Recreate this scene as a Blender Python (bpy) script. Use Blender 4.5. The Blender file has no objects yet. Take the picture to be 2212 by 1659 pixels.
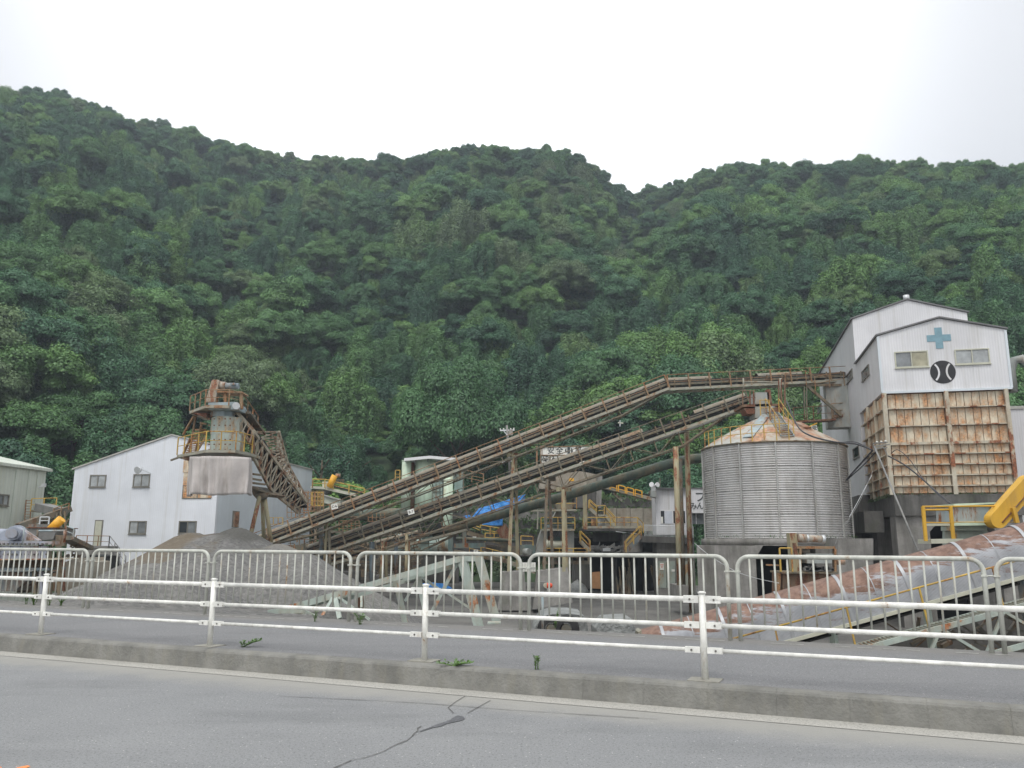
import bpy, bmesh, math, random
import numpy as np
from mathutils import Vector, Matrix, Euler, noise as mnoise

random.seed(7)
rng = np.random.default_rng(7)
R_ = math.radians
SC = bpy.context.scene
COL = SC.collection

# ---------------------------------------------------------------- camera
CAMZ = 1.5
cam_d = bpy.data.cameras.new('camera')
cam = bpy.data.objects.new('camera', cam_d)
COL.objects.link(cam)
cam_d.sensor_width = 36.0
cam_d.lens = 36.0 * 1764.0 / 2212.0
cam_d.clip_start = 0.1
cam_d.clip_end = 3000
cam.matrix_world = Matrix.Translation((0, 0, CAMZ)) @ Euler((R_(90 + 10.94), 0, 0)).to_matrix().to_4x4() @ Matrix.Rotation(R_(0.21), 4, 'Z')
SC.camera = cam
CR = cam.matrix_world.to_3x3()

# ---------------------------------------------------------------- sky
SUN_EL, SUN_AZ = 58.0, 200.0          # azimuth from +Y, clockwise
w = bpy.data.worlds.new('World')
SC.world = w
w.use_nodes = True
wn = w.node_tree.nodes; wl = w.node_tree.links
wn.clear()
out = wn.new('ShaderNodeOutputWorld'); bg = wn.new('ShaderNodeBackground')
sky = wn.new('ShaderNodeTexSky'); sky.sky_type = 'NISHITA'; sky.sun_disc = False
sky.sun_elevation = R_(SUN_EL); sky.sun_rotation = R_(SUN_AZ)
sky.air_density = 1.0; sky.dust_density = 4.0; sky.ozone_density = 1.0
tc = wn.new('ShaderNodeTexCoord'); sep = wn.new('ShaderNodeSeparateXYZ')
wl.new(tc.outputs['Generated'], sep.inputs[0])
rmp = wn.new('ShaderNodeMapRange')   # overcast layer: brighter towards the zenith
rmp.inputs['From Min'].default_value = 0.0; rmp.inputs['From Max'].default_value = 1.0
rmp.inputs['To Min'].default_value = 9.4; rmp.inputs['To Max'].default_value = 14.5
wl.new(sep.outputs['Z'], rmp.inputs['Value'])
nz = wn.new('ShaderNodeTexNoise'); nz.inputs['Scale'].default_value = 1.7; nz.inputs['Detail'].default_value = 3
wl.new(tc.outputs['Generated'], nz.inputs['Vector'])
nr = wn.new('ShaderNodeMapRange'); nr.inputs['From Min'].default_value = .35; nr.inputs['From Max'].default_value = .65
nr.inputs['To Min'].default_value = .93; nr.inputs['To Max'].default_value = 1.07
wl.new(nz.outputs['Fac'], nr.inputs['Value'])
mul = wn.new('ShaderNodeMath'); mul.operation = 'MULTIPLY'
# the cloud is thinner, hence brighter, in the direction the road looks across
ax1 = wn.new('ShaderNodeMath'); ax1.operation = 'ADD'; ax1.inputs[1].default_value = .04; wl.new(sep.outputs['X'], ax1.inputs[0])
ax2 = wn.new('ShaderNodeMath'); ax2.operation = 'ABSOLUTE'; wl.new(ax1.outputs[0], ax2.inputs[0])
axr = wn.new('ShaderNodeMapRange'); axr.interpolation_type = 'SMOOTHSTEP'; axr.inputs['From Min'].default_value = .22; axr.inputs['From Max'].default_value = .56
axr.inputs['To Min'].default_value = 1.12; axr.inputs['To Max'].default_value = .56; wl.new(ax2.outputs[0], axr.inputs['Value'])
mu0 = wn.new('ShaderNodeMath'); mu0.operation = 'MULTIPLY'; wl.new(rmp.outputs[0], mu0.inputs[0]); wl.new(axr.outputs[0], mu0.inputs[1])
wl.new(mu0.outputs[0], mul.inputs[0]); wl.new(nr.outputs[0], mul.inputs[1])
cc = wn.new('ShaderNodeMix'); cc.data_type = 'RGBA'; cc.blend_type = 'MULTIPLY'; cc.inputs['Factor'].default_value = 1
cc.inputs['A'].default_value = (.965, .975, 1.0, 1)
wl.new(mul.outputs[0], cc.inputs['B'])
mx = wn.new('ShaderNodeMix'); mx.data_type = 'RGBA'; mx.inputs['Factor'].default_value = .93
wl.new(sky.outputs[0], mx.inputs['A']); wl.new(cc.outputs['Result'], mx.inputs['B'])
wl.new(mx.outputs['Result'], bg.inputs['Color']); bg.inputs['Strength'].default_value = 0.10
wl.new(bg.outputs[0], out.inputs['Surface'])

# ---------------------------------------------------------------- sun (behind thin cloud)
sl = bpy.data.lights.new('sun', 'SUN'); sl.energy = 1.0; sl.angle = R_(16); sl.color = (1, .965, .91)
so = bpy.data.objects.new('sun', sl); COL.objects.link(so)
_el, _az = R_(SUN_EL), R_(SUN_AZ)
_dir = Vector((math.sin(_az) * math.cos(_el), math.cos(_az) * math.cos(_el), math.sin(_el)))
so.rotation_euler = _dir.to_track_quat('Z', 'Y').to_euler()

# ---------------------------------------------------------------- colour management
SC.view_settings.view_transform = 'Standard'; SC.view_settings.look = 'None'
SC.view_settings.exposure = 0.50; SC.view_settings.gamma = 1.0
SC.view_settings.use_curve_mapping = False
SC.render.engine = 'CYCLES'
SC.cycles.max_bounces = 5; SC.cycles.diffuse_bounces = 3; SC.cycles.glossy_bounces = 2
SC.cycles.transmission_bounces = 2; SC.cycles.transparent_max_bounces = 6

# ---------------------------------------------------------------- helpers
def ray(u, v):
    return CR @ Vector(((u - 1106) / 1764.0, (829.5 - v) / 1764.0, -1))
def P(u, v, Y):
    """point of the place seen at (u, v) of the photograph (2212 wide) at depth Y"""
    d = ray(u, v)
    return Vector((0, 0, CAMZ)) + d * (Y / d.y)
def PZ(u, v, z):
    d = ray(u, v)
    return Vector((0, 0, CAMZ)) + d * ((z - CAMZ) / d.z)
def PL(u, v, o, n):
    """point on the plane through o with normal n"""
    d = ray(u, v); c = Vector((0, 0, CAMZ))
    return c + d * ((o - c).dot(n) / d.dot(n))
RA = R_(-23.6)
RD = Vector((math.cos(RA), math.sin(RA), 0)); RN = Vector((-math.sin(RA), math.cos(RA), 0))
def SN(s, n, z=0.0):
    return RD * s + RN * n + Vector((0, 0, z))
YARD = -3.6

def tag(o, label=None, cat=None, group=None, kind=None):
    if label: o['label'] = label
    if cat: o['category'] = cat
    if group: o['group'] = group
    if kind: o['kind'] = kind
    return o
def empty(name, loc, label=None, cat=None, group=None, kind=None, rz=0.0):
    o = bpy.data.objects.new(name, None); COL.objects.link(o)
    o.location = loc; o.rotation_euler = (0, 0, rz); o.empty_display_size = .3
    return tag(o, label, cat, group, kind)
def link(name, mesh, parent=None, loc=(0, 0, 0), rot=(0, 0, 0), scale=(1, 1, 1)):
    o = bpy.data.objects.new(name, mesh); COL.objects.link(o)
    o.location = loc; o.rotation_euler = rot; o.scale = scale
    if parent: o.parent = parent
    return o
def copy_tree(o, parent=None):
    c = o.copy(); COL.objects.link(c)
    if parent: c.parent = parent
    for ch in list(o.children): copy_tree(ch, c)
    return c
UP = Vector((0, 0, 1))
class MB:
    def __init__(s): s.v = []; s.f = []; s.m = []; s.sm = []
    def add(s, vs, fs, m=0, smooth=False):
        b = len(s.v); s.v += [tuple(x) for x in vs]
        for f in fs:
            s.f.append(tuple(b + i for i in f)); s.m.append(m); s.sm.append(smooth)
        return s
    def box(s, c, sx, sy, sz, ax=None, m=0):
        c = Vector(c)
        if ax is None: X, Y, Z = Vector((1, 0, 0)), Vector((0, 1, 0)), UP
        else: X, Y, Z = ax
        vs = [c + X * (a * sx / 2) + Y * (b * sy / 2) + Z * (d * sz / 2) for d in (-1, 1) for b in (-1, 1) for a in (-1, 1)]
        return s.add(vs, [(0, 2, 3, 1), (4, 5, 7, 6), (0, 1, 5, 4), (2, 6, 7, 3), (0, 4, 6, 2), (1, 3, 7, 5)], m)
    def beam(s, p, q, w, h=None, up=UP, m=0):
        p, q = Vector(p), Vector(q); h = h or w
        d = q - p; L = d.length
        if L < 1e-6: return s
        d.normalize(); sd = d.cross(up)
        if sd.length < 1e-3: sd = d.cross(Vector((0, 1, 0)))
        sd.normalize(); u = sd.cross(d)
        return s.box((p + q) / 2, L, w, h, (d, sd, u), m)
    def ibeam(s, p, q, w, h, t=.015, up=UP, m=0):
        p, q = Vector(p), Vector(q); d = (q - p).normalized(); sd = d.cross(up)
        if sd.length < 1e-3: sd = d.cross(Vector((0, 1, 0)))
        sd.normalize(); u = sd.cross(d)
        s.beam(p + u * (h / 2), q + u * (h / 2), w, t, up, m); s.beam(p - u * (h / 2), q - u * (h / 2), w, t, up, m)
        return s.beam(p, q, t, h - t, up, m)
    def tube(s, p, q, r, r2=None, n=10, m=0, caps=True):
        p, q = Vector(p), Vector(q); r2 = r if r2 is None else r2
        d = (q - p); L = d.length
        if L < 1e-6: return s
        d.normalize(); a = d.cross(UP)
        if a.length < 1e-3: a = Vector((1, 0, 0))
        a.normalize(); b = d.cross(a); vs = []
        for (c, rr) in ((p, r), (q, r2)):
            for i in range(n):
                t = 2 * math.pi * i / n; vs.append(c + a * (rr * math.cos(t)) + b * (rr * math.sin(t)))
        s.add(vs, [(i, (i + 1) % n, n + (i + 1) % n, n + i) for i in range(n)], m, True)
        if caps: s.add([], [], m); bse = len(s.v) - 2 * n; s.f += [tuple(bse + i for i in reversed(range(n))), tuple(bse + n + i for i in range(n))]; s.m += [m, m]; s.sm += [False, False]
        return s
    def path(s, pts, r, n=8, m=0):
        """swept tube through points with mitred joints"""
        pts = [Vector(p) for p in pts]; rings = []; pa = None
        for i, p in enumerate(pts):
            t = (pts[min(i + 1, len(pts) - 1)] - pts[max(i - 1, 0)]).normalized()
            if pa is None:
                pa = t.cross(UP)
                if pa.length < 1e-3: pa = t.cross(Vector((0, 1, 0)))
            pa = (pa - t * pa.dot(t)).normalized(); b = t.cross(pa)
            rr = r[i] if isinstance(r, (list, tuple)) else r
            rings.append([p + pa * (rr * math.cos(2 * math.pi * k / n)) + b * (rr * math.sin(2 * math.pi * k / n)) for k in range(n)])
        vs = [x for R in rings for x in R]; fs = []
        for i in range(len(pts) - 1):
            for k in range(n): fs.append((i * n + k, i * n + (k + 1) % n, (i + 1) * n + (k + 1) % n, (i + 1) * n + k))
        s.add(vs, fs, m, True)
        b0 = len(s.v) - len(vs); L = (len(pts) - 1) * n
        s.f += [tuple(b0 + i for i in reversed(range(n))), tuple(b0 + L + i for i in range(n))]; s.m += [m, m]; s.sm += [False, False]
        return s
    def prism(s, poly, d, m=0):
        """closed polygon (list of points) extruded by vector d"""
        poly = [Vector(p) for p in poly]; d = Vector(d); n = len(poly)
        s.add(poly + [p + d for p in poly], [tuple(reversed(range(n))), tuple(range(n, 2 * n))] + [(i, (i + 1) % n, n + (i + 1) % n, n + i) for i in range(n)], m)
        return s
    def lathe(s, c, prof, n=32, m=0, ax=None):
        """prof = [(radius, height)] turned about the vertical through c"""
        c = Vector(c); X, Y, Z = ax or (Vector((1, 0, 0)), Vector((0, 1, 0)), UP); vs = []
        for (r, z) in prof:
            for i in range(n):
                t = 2 * math.pi * i / n; vs.append(c + X * (r * math.cos(t)) + Y * (r * math.sin(t)) + Z * z)
        fs = [(j * n + i, j * n + (i + 1) % n, (j + 1) * n + (i + 1) % n, (j + 1) * n + i) for j in range(len(prof) - 1) for i in range(n)]
        return s.add(vs, fs, m, True)
    def mesh(s, name, mats, origin=None):
        me = bpy.data.meshes.new(name)
        o = Vector(origin) if origin is not None else Vector((0, 0, 0))
        me.from_pydata([(x - o.x, y - o.y, z - o.z) for x, y, z in s.v], [], s.f)
        for mt in (mats if isinstance(mats, (list, tuple)) else [mats]): me.materials.append(mt)
        me.polygons.foreach_set('material_index', s.m); me.polygons.foreach_set('use_smooth', s.sm)
        bm = bmesh.new(); bm.from_mesh(me); bmesh.ops.recalc_face_normals(bm, faces=bm.faces); bm.to_mesh(me); bm.free()
        return me
    def build(s, name, mats, parent=None, label=None):
        """link as one mesh object; the vertices are in world space"""
        if parent is not None:
            org = parent.location.copy(); q = parent.parent
            while q is not None: org += q.location; q = q.parent
            o = link(name, s.mesh(name, mats, org), parent)
        else:
            n = max(1, len(s.v)); c = [sum(v[i] for v in s.v) / n for i in range(2)] + [min(v[2] for v in s.v)]
            o = link(name, s.mesh(name, mats, c), None, c)
        if label: o['label'] = label
        return o
def single(mb, name, mats, label, cat, group=None, kind=None):
    return tag(mb.build(name, mats), label, cat, group, kind)
def lerp(a, b, t): return a + (b - a) * t

# ---------------------------------------------------------------- materials
def new_mat(name):
    m = bpy.data.materials.new(name); m.use_nodes = True
    nt = m.node_tree; b = nt.nodes['Principled BSDF']
    return m, nt, b
def node(nt, t, **kw):
    n = nt.nodes.new(t)
    for k, v in kw.items():
        if k in n.inputs: n.inputs[k].default_value = v
        else: setattr(n, k, v)
    return n
def coords(nt, scale=(1, 1, 1), kind='Object'):
    t = node(nt, 'ShaderNodeTexCoord'); mp = node(nt, 'ShaderNodeMapping')
    nt.links.new(t.outputs[kind], mp.inputs['Vector']); mp.inputs['Scale'].default_value = scale
    return mp.outputs[0]
def geo_pos(nt, scale=(1, 1, 1)):
    t = node(nt, 'ShaderNodeNewGeometry'); mp = node(nt, 'ShaderNodeMapping')
    nt.links.new(t.outputs['Position'], mp.inputs['Vector']); mp.inputs['Scale'].default_value = scale
    return mp.outputs[0]
def noise_fac(nt, vec, scale, detail=5, rough=.6, lo=.35, hi=.65, a=0., b=1.):
    n = node(nt, 'ShaderNodeTexNoise'); n.inputs['Scale'].default_value = scale; n.inputs['Detail'].default_value = detail
    n.inputs['Roughness'].default_value = rough
    nt.links.new(vec, n.inputs['Vector'])
    r = node(nt, 'ShaderNodeMapRange'); r.inputs['From Min'].default_value = lo; r.inputs['From Max'].default_value = hi
    r.inputs['To Min'].default_value = a; r.inputs['To Max'].default_value = b
    nt.links.new(n.outputs['Fac'], r.inputs['Value'])
    return r.outputs[0]
def mixc(nt, fac, a, b, mode='MIX'):
    m = node(nt, 'ShaderNodeMix'); m.data_type = 'RGBA'; m.blend_type = mode
    if isinstance(fac, (int, float)): m.inputs['Factor'].default_value = fac
    else: nt.links.new(fac, m.inputs['Factor'])
    for k, x in (('A', a), ('B', b)):
        if isinstance(x, (tuple, list)): m.inputs[k].default_value = (*x[:3], 1)
        else: nt.links.new(x, m.inputs[k])
    return m.outputs['Result']
def bump(nt, b, height, strength=.3, dist=.02):
    n = node(nt, 'ShaderNodeBump'); n.inputs['Strength'].default_value = strength; n.inputs['Distance'].default_value = dist
    nt.links.new(height, n.inputs['Height'])
    nt.links.new(n.outputs[0], b.inputs['Normal'])
def mth(nt, op, a, b=0.0):
    n = node(nt, 'ShaderNodeMath'); n.operation = op
    for i, x in enumerate((a, b)):
        if isinstance(x, (int, float)): n.inputs[i].default_value = x
        else: nt.links.new(x, n.inputs[i])
    return n.outputs[0]

def m_plain(name, col, var=.18, scale=1.5, rough=.6, metal=0., dirt=None, dirt_amt=.35, bmp=0.):
    m, nt, b = new_mat(name); v = geo_pos(nt)
    f = noise_fac(nt, v, scale, 6, .65)
    dark = tuple(c * (1 - var) for c in col); lite = tuple(min(1, c * (1 + var * .6)) for c in col)
    c = mixc(nt, f, dark, lite)
    if dirt:
        st = noise_fac(nt, geo_pos(nt, (1, 1, .18)), scale * 2.3, 5, .6, .5, .68, 0, dirt_amt)
        c = mixc(nt, st, c, dirt)
    nt.links.new(c, b.inputs['Base Color']); b.inputs['Roughness'].default_value = rough; b.inputs['Metallic'].default_value = metal
    if bmp: bump(nt, b, noise_fac(nt, v, scale * 12, 4, .6, .3, .7), bmp, .01)
    return m
def m_rusty(name, paint, amount=.5, scale=1.2, rust=(.20, .075, .028), streak=.25, rough=.7, sharp=.06):
    """painted steel gone rusty: blotches and downward streaks"""
    m, nt, b = new_mat(name)
    v = geo_pos(nt, (1, 1, streak)); v2 = geo_pos(nt)
    th = .62 - .24 * amount
    f1 = noise_fac(nt, v, scale, 7, .68, th, th + sharp)
    rc = mixc(nt, noise_fac(nt, v2, scale * 5, 5, .6), tuple(x * .5 for x in rust), tuple(min(1, x * 1.7) for x in rust))
    pc = mixc(nt, noise_fac(nt, v, scale * 1.7, 5, .6), tuple(x * .78 for x in paint), tuple(min(1, x * 1.08) for x in paint))
    halo = noise_fac(nt, v, scale, 7, .68, th - .10, th + sharp, 0, .5)
    pc = mixc(nt, halo, pc, (.34, .22, .11))
    c = mixc(nt, f1, pc, rc)
    nt.links.new(c, b.inputs['Base Color']); b.inputs['Roughness'].default_value = rough
    bump(nt, b, noise_fac(nt, v2, scale * 14, 4, .6, .3, .7), .25, .006)
    return m
def m_concrete(name, col=(.27, .26, .24), stain=(.07, .065, .055), amt=.7, scale=.5):
    m, nt, b = new_mat(name); v = geo_pos(nt)
    c = mixc(nt, noise_fac(nt, v, scale * 2, 8, .7), tuple(x * .72 for x in col), tuple(x * 1.12 for x in col))
    st = noise_fac(nt, geo_pos(nt, (1, 1, .12)), scale * 1.8, 7, .7, .44, .66, 0, amt)
    c = mixc(nt, st, c, stain)
    moss = noise_fac(nt, v, scale * 1.1, 6, .7, .56, .68, 0, .5)
    c = mixc(nt, moss, c, (.09, .10, .06))
    nt.links.new(c, b.inputs['Base Color']); b.inputs['Roughness'].default_value = .9
    bump(nt, b, noise_fac(nt, v, 9, 8, .7, .3, .7), .35, .02)
    return m
def m_ribbed(name, col, axis, pitch=.12, streak=(.5, .42, .30), amt=.25, var=.08, ribv=.10, bstr=.5):
    """profiled sheet cladding: vertical ribs along the horizontal direction 'axis'"""
    m, nt, b = new_mat(name); g = node(nt, 'ShaderNodeNewGeometry')
    dp = node(nt, 'ShaderNodeVectorMath'); dp.operation = 'DOT_PRODUCT'; nt.links.new(g.outputs['Position'], dp.inputs[0])
    dp.inputs[1].default_value = tuple(axis)
    k = mth(nt, 'MULTIPLY', dp.outputs['Value'], 2 * math.pi / pitch); sn = mth(nt, 'SINE', k)
    h = mth(nt, 'MULTIPLY_ADD', sn, .5); nt.nodes[-1].inputs[2].default_value = .5
    v = geo_pos(nt)
    base = mixc(nt, noise_fac(nt, v, .25, 4, .6), tuple(x * (1 - var) for x in col), tuple(min(.95, x * (1 + var)) for x in col))
    pn = mth(nt, 'MULTIPLY', dp.outputs['Value'], 1 / .9); fl = mth(nt, 'FLOOR', pn)
    wn_ = node(nt, 'ShaderNodeTexWhiteNoise'); wn_.noise_dimensions = '1D'; nt.links.new(fl, wn_.inputs['W'])
    base = mixc(nt, mth(nt, 'MULTIPLY', wn_.outputs['Value'], .10), base, tuple(x * .6 for x in col))
    st = noise_fac(nt, geo_pos(nt, (1.6, 1.6, .06)), 1.4, 6, .65, .52, .74, 0, amt)
    c = mixc(nt, st, base, streak)
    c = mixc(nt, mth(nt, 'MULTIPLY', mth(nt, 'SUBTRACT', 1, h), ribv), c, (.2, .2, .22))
    nt.links.new(c, b.inputs['Base Color']); b.inputs['Roughness'].default_value = .55
    bump(nt, b, h, bstr, .02)
    return m

def m_asphalt(name, lo, hi, dust=None):
    m, nt, b = new_mat(name); v = geo_pos(nt)
    big = noise_fac(nt, geo_pos(nt), .55, 5, .6, .3, .7)
    c = mixc(nt, big, lo, hi)
    fine = noise_fac(nt, v, 90, 3, .7, .3, .7)
    c = mixc(nt, mth(nt, 'MULTIPLY', fine, .6), c, tuple(x * 1.9 for x in hi), 'MIX')
    c = mixc(nt, noise_fac(nt, geo_pos(nt, (.35, 1, 1)), .9, 6, .7, .5, .72, 0, .35), c, tuple(x * .62 for x in lo))
    c = mixc(nt, noise_fac(nt, v, 42, 4, .85, .53, .64, 0, .75), c, tuple(x * .4 for x in lo))
    sp = node(nt, 'ShaderNodeTexVoronoi'); sp.inputs['Scale'].default_value = 24; nt.links.new(v, sp.inputs['Vector'])
    spf = node(nt, 'ShaderNodeMapRange'); spf.inputs['From Min'].default_value = .17; spf.inputs['From Max'].default_value = .08
    nt.links.new(sp.outputs['Distance'], spf.inputs['Value'])
    rare = noise_fac(nt, v, 14, 2, .5, .50, .58)
    c = mixc(nt, mth(nt, 'MULTIPLY', spf.outputs[0], rare), c, (.55, .54, .50))
    if dust is not None:   # pale silt along the gutter: (n position, width, colour)
        g = node(nt, 'ShaderNodeNewGeometry'); dp = node(nt, 'ShaderNodeVectorMath'); dp.operation = 'DOT_PRODUCT'
        nt.links.new(g.outputs['Position'], dp.inputs[0]); dp.inputs[1].default_value = tuple(RN)
        wob = noise_fac(nt, v, 2.2, 5, .6, .3, .7, -.12, .12)
        s = mth(nt, 'ADD', dp.outputs['Value'], wob)
        for (n0, n1, colr, am) in dust:
            r = node(nt, 'ShaderNodeMapRange'); r.interpolation_type = 'SMOOTHSTEP'
            r.inputs['From Min'].default_value = n0; r.inputs['From Max'].default_value = n1; r.inputs['To Max'].default_value = am
            nt.links.new(s, r.inputs['Value']); c = mixc(nt, r.outputs[0], c, colr)
    nt.links.new(c, b.inputs['Base Color']); b.inputs['Roughness'].default_value = .85
    bump(nt, b, noise_fac(nt, v, 70, 4, .7, .3, .7), .5, .006)
    return m

M = {}
M['asphalt'] = m_asphalt('road_asphalt', (.143, .147, .149), (.203, .206, .205), [(6.85, 7.55, (.31, .302, .272), .88)])
M['gutter'] = m_asphalt('gutter_concrete', (.30, .292, .262), (.33, .320, .288))
M['walk'] = m_asphalt('pavement_asphalt', (.125, .128, .132), (.165, .165, .165), [(10.9, 11.6, (.21, .20, .18), .7)])
M['kerb'] = m_plain('kerb_concrete', (.215, .212, .192), .28, 3, .9, bmp=.5, dirt=(.23, .22, .18), dirt_amt=.5)
M['kerb_pad'] = m_plain('post_pad_concrete', (.30, .29, .25), .2, 8, .9, bmp=.4)
M['white_paint'] = m_rusty('white_rail_paint', (.84, .835, .78), -.28, 5, (.30, .17, .08), .6, .4, .04)
M['fence_paint'] = m_rusty('galvanised_fence', (.54, .55, .49), -.12, 4, (.24, .15, .08), .5, .5, .05)
M['bolt'] = m_plain('bolt_steel', (.22, .21, .19), .2, 20, .4, .8)
M['dash'] = m_plain('worn_white_mark', (.46, .46, .42), .3, 9, .8)
M['orange'] = m_plain('orange_road_paint', (.85, .28, .08), .12, 12, .7)
M['crack'] = m_plain('crack_fill', (.115, .112, .104), .4, 30, .95)
M['patch'] = m_plain('bitumen_patch', (.140, .143, .150), .3, 25, .9, bmp=.6)
def m_yard():
    m, nt, b = new_mat('yard_ground'); v = geo_pos(nt)
    c = mixc(nt, noise_fac(nt, v, .35, 8, .7), (.10, .097, .09), (.17, .165, .15))
    c = mixc(nt, noise_fac(nt, v, 6, 5, .7, .5, .7, 0, .5), c, (.23, .22, .20))
    nt.links.new(c, b.inputs['Base Color']); b.inputs['Roughness'].default_value = .95
    bump(nt, b, noise_fac(nt, v, 8, 8, .7, .3, .7), .6, .05); return m
M['yard'] = m_yard()
def m_gravel():
    m, nt, b = new_mat('crushed_stone'); v = geo_pos(nt)
    c = mixc(nt, noise_fac(nt, v, .28, 6, .6, .4, .62), (.150, .148, .142), (.255, .248, .222))
    c = mixc(nt, noise_fac(nt, geo_pos(nt, (1, 1, .4)), 2.2, 8, .78, .45, .7, 0, .5), c, (.10, .098, .092))
    c = mixc(nt, noise_fac(nt, v, .55, 3, .5, .60, .72, 0, .45), c, (.22, .16, .09))
    vo = node(nt, 'ShaderNodeTexVoronoi'); vo.inputs['Scale'].default_value = 9; nt.links.new(v, vo.inputs['Vector'])
    sp = node(nt, 'ShaderNodeSeparateColor'); nt.links.new(vo.outputs['Color'], sp.inputs[0])
    c = mixc(nt, mth(nt, 'MULTIPLY', sp.outputs[0], .5), c, (.36, .35, .33))
    c = mixc(nt, mth(nt, 'MULTIPLY', sp.outputs[1], .35), c, (.07, .07, .07))
    nt.links.new(c, b.inputs['Base Color']); b.inputs['Roughness'].default_value = .95
    for (ctr, rad_, colr, am) in (((-13.2, 39.6, 2.4), 3.3, (.085, .083, .072), .85), ((-15.6, 37.2, 1.6), 2.6, (.20, .15, .085), .6), ((-9.6, 38.2, .6), 2.4, (.27, .25, .20), .5)):
        dn = node(nt, 'ShaderNodeVectorMath'); dn.operation = 'DISTANCE'; nt.links.new(v, dn.inputs[0]); dn.inputs[1].default_value = ctr
        mr_ = node(nt, 'ShaderNodeMapRange'); mr_.interpolation_type = 'SMOOTHSTEP'; mr_.inputs['From Min'].default_value = rad_; mr_.inputs['From Max'].default_value = rad_ * .45; mr_.inputs['To Max'].default_value = am
        nt.links.new(mth(nt, 'ADD', dn.outputs['Value'], noise_fac(nt, v, .8, 5, .7, .3, .7, -1.3, 1.3)), mr_.inputs['Value']); c = mixc(nt, mr_.outputs[0], c, colr)
    nt.links.new(c, b.inputs['Base Color'])
    hh = mth(nt, 'ADD', mth(nt, 'SUBTRACT', 1, vo.outputs['Distance']), noise_fac(nt, v, 18, 4, .7, .3, .7))
    bump(nt, b, hh, .8, .06); return m
M['gravel'] = m_gravel()
def m_leaf(name, hue=0):
    m, nt, b = new_mat(name); nt.nodes.remove(b)
    at = node(nt, 'ShaderNodeAttribute'); at.attribute_name = 'shade'
    oi = node(nt, 'ShaderNodeObjectInfo')
    g = geo_pos(nt)
    cr = node(nt, 'ShaderNodeValToRGB'); e = cr.color_ramp.elements
    cols = [(0, (.048, .118, .062)), (.3, (.066, .152, .064)), (.55, (.094, .192, .064)), (.75, (.136, .250, .068)), (.9, (.142, .222, .084)), (1, (.130, .188, .088))]
    if hue: cols = [(0, (.11, .22, .05)), (.5, (.15, .27, .06)), (1, (.19, .31, .07))]
    e[0].position = cols[0][0]; e[0].color = (*cols[0][1], 1); e[1].position = cols[-1][0]; e[1].color = (*cols[-1][1], 1)
    for p_, c_ in cols[1:-1]:
        x = e.new(p_); x.color = (*c_, 1)
    big = noise_fac(nt, g, .018, 3, .5, .3, .7, -.22, .22)
    f = mth(nt, 'ADD', oi.outputs['Random'], big); nt.links.new(f, cr.inputs['Fac'])
    sh = node(nt, 'ShaderNodeMapRange'); sh.inputs['To Min'].default_value = .62; sh.inputs['To Max'].default_value = 1.6
    nt.links.new(at.outputs['Fac'], sh.inputs['Value'])
    vm = node(nt, 'ShaderNodeVectorMath'); vm.operation = 'SCALE'; nt.links.new(cr.outputs[0], vm.inputs[0]); nt.links.new(sh.outputs[0], vm.inputs['Scale'])
    d = node(nt, 'ShaderNodeBsdfDiffuse'); t = node(nt, 'ShaderNodeBsdfTranslucent'); gl = node(nt, 'ShaderNodeBsdfGlossy')
    gl.inputs['Roughness'].default_value = .5; gl.inputs['Color'].default_value = (.6, .7, .65, 1)
    nt.links.new(vm.outputs[0], d.inputs['Color']); nt.links.new(vm.outputs[0], t.inputs['Color'])
    a = node(nt, 'ShaderNodeMixShader'); a.inputs[0].default_value = .22; nt.links.new(d.outputs[0], a.inputs[1]); nt.links.new(t.outputs[0], a.inputs[2])
    a2 = node(nt, 'ShaderNodeMixShader'); a2.inputs[0].default_value = .05; nt.links.new(a.outputs[0], a2.inputs[1]); nt.links.new(gl.outputs[0], a2.inputs[2])
    nt.links.new(a2.outputs[0], nt.nodes['Material Output'].inputs['Surface'])
    return m
M['leaf'] = m_leaf('forest_leaves'); M['leaf_bright'] = m_leaf('young_leaves', 1)
M['bark'] = m_plain('bark', (.10, .075, .05), .3, 4, .9)
M['under'] = m_plain('forest_floor', (.055, .095, .040), .5, .6, .95)
# ================================================================ SETTING
def strip(name, n0, n1, s0, s1, z, mat, step=2.0):
    mb = MB(); k = int((s1 - s0) / step)
    for i in range(k):
        a, b = s0 + i * step, s0 + (i + 1) * step
        mb.add([SN(a, n0, z), SN(b, n0, z), SN(b, n1, z), SN(a, n1, z)], [(0, 1, 2, 3)])
    o = mb.build(name, mat); o['kind'] = 'structure'; return o
big = MB(); big.add([(-700, -150, -3.75), (700, -150, -3.75), (700, 640, -3.75), (-700, 640, -3.75)], [(0, 1, 2, 3)])
big.build('ground', M['yard'])['kind'] = 'structure'
rd = MB(); rd.add([SN(-300, -12, 0), SN(160, -12, 0), SN(160, 7.95, 0), SN(-300, 7.95, 0)], [(0, 1, 2, 3)])
rd.add([SN(-300, -12, 0), SN(160, -12, 0), SN(160, -12, -3.6), SN(-300, -12, -3.6)], [(0, 1, 2, 3)])
rd.build('road', M['asphalt'])['kind'] = 'structure'
strip('gutter', 7.625, 7.93, -260, 120, .004, M['gutter'], 4)
pv = MB(); pv.add([SN(-260, 8.09, .216), SN(120, 8.09, .216), SN(120, 11.85, .216), SN(-260, 11.85, .216),
                   SN(120, 11.95, -3.6), SN(-260, 11.95, -3.6)], [(0, 1, 2, 3), (3, 2, 4, 5)])
pv.build('pavement', M['walk'])['kind'] = 'structure'
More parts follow.
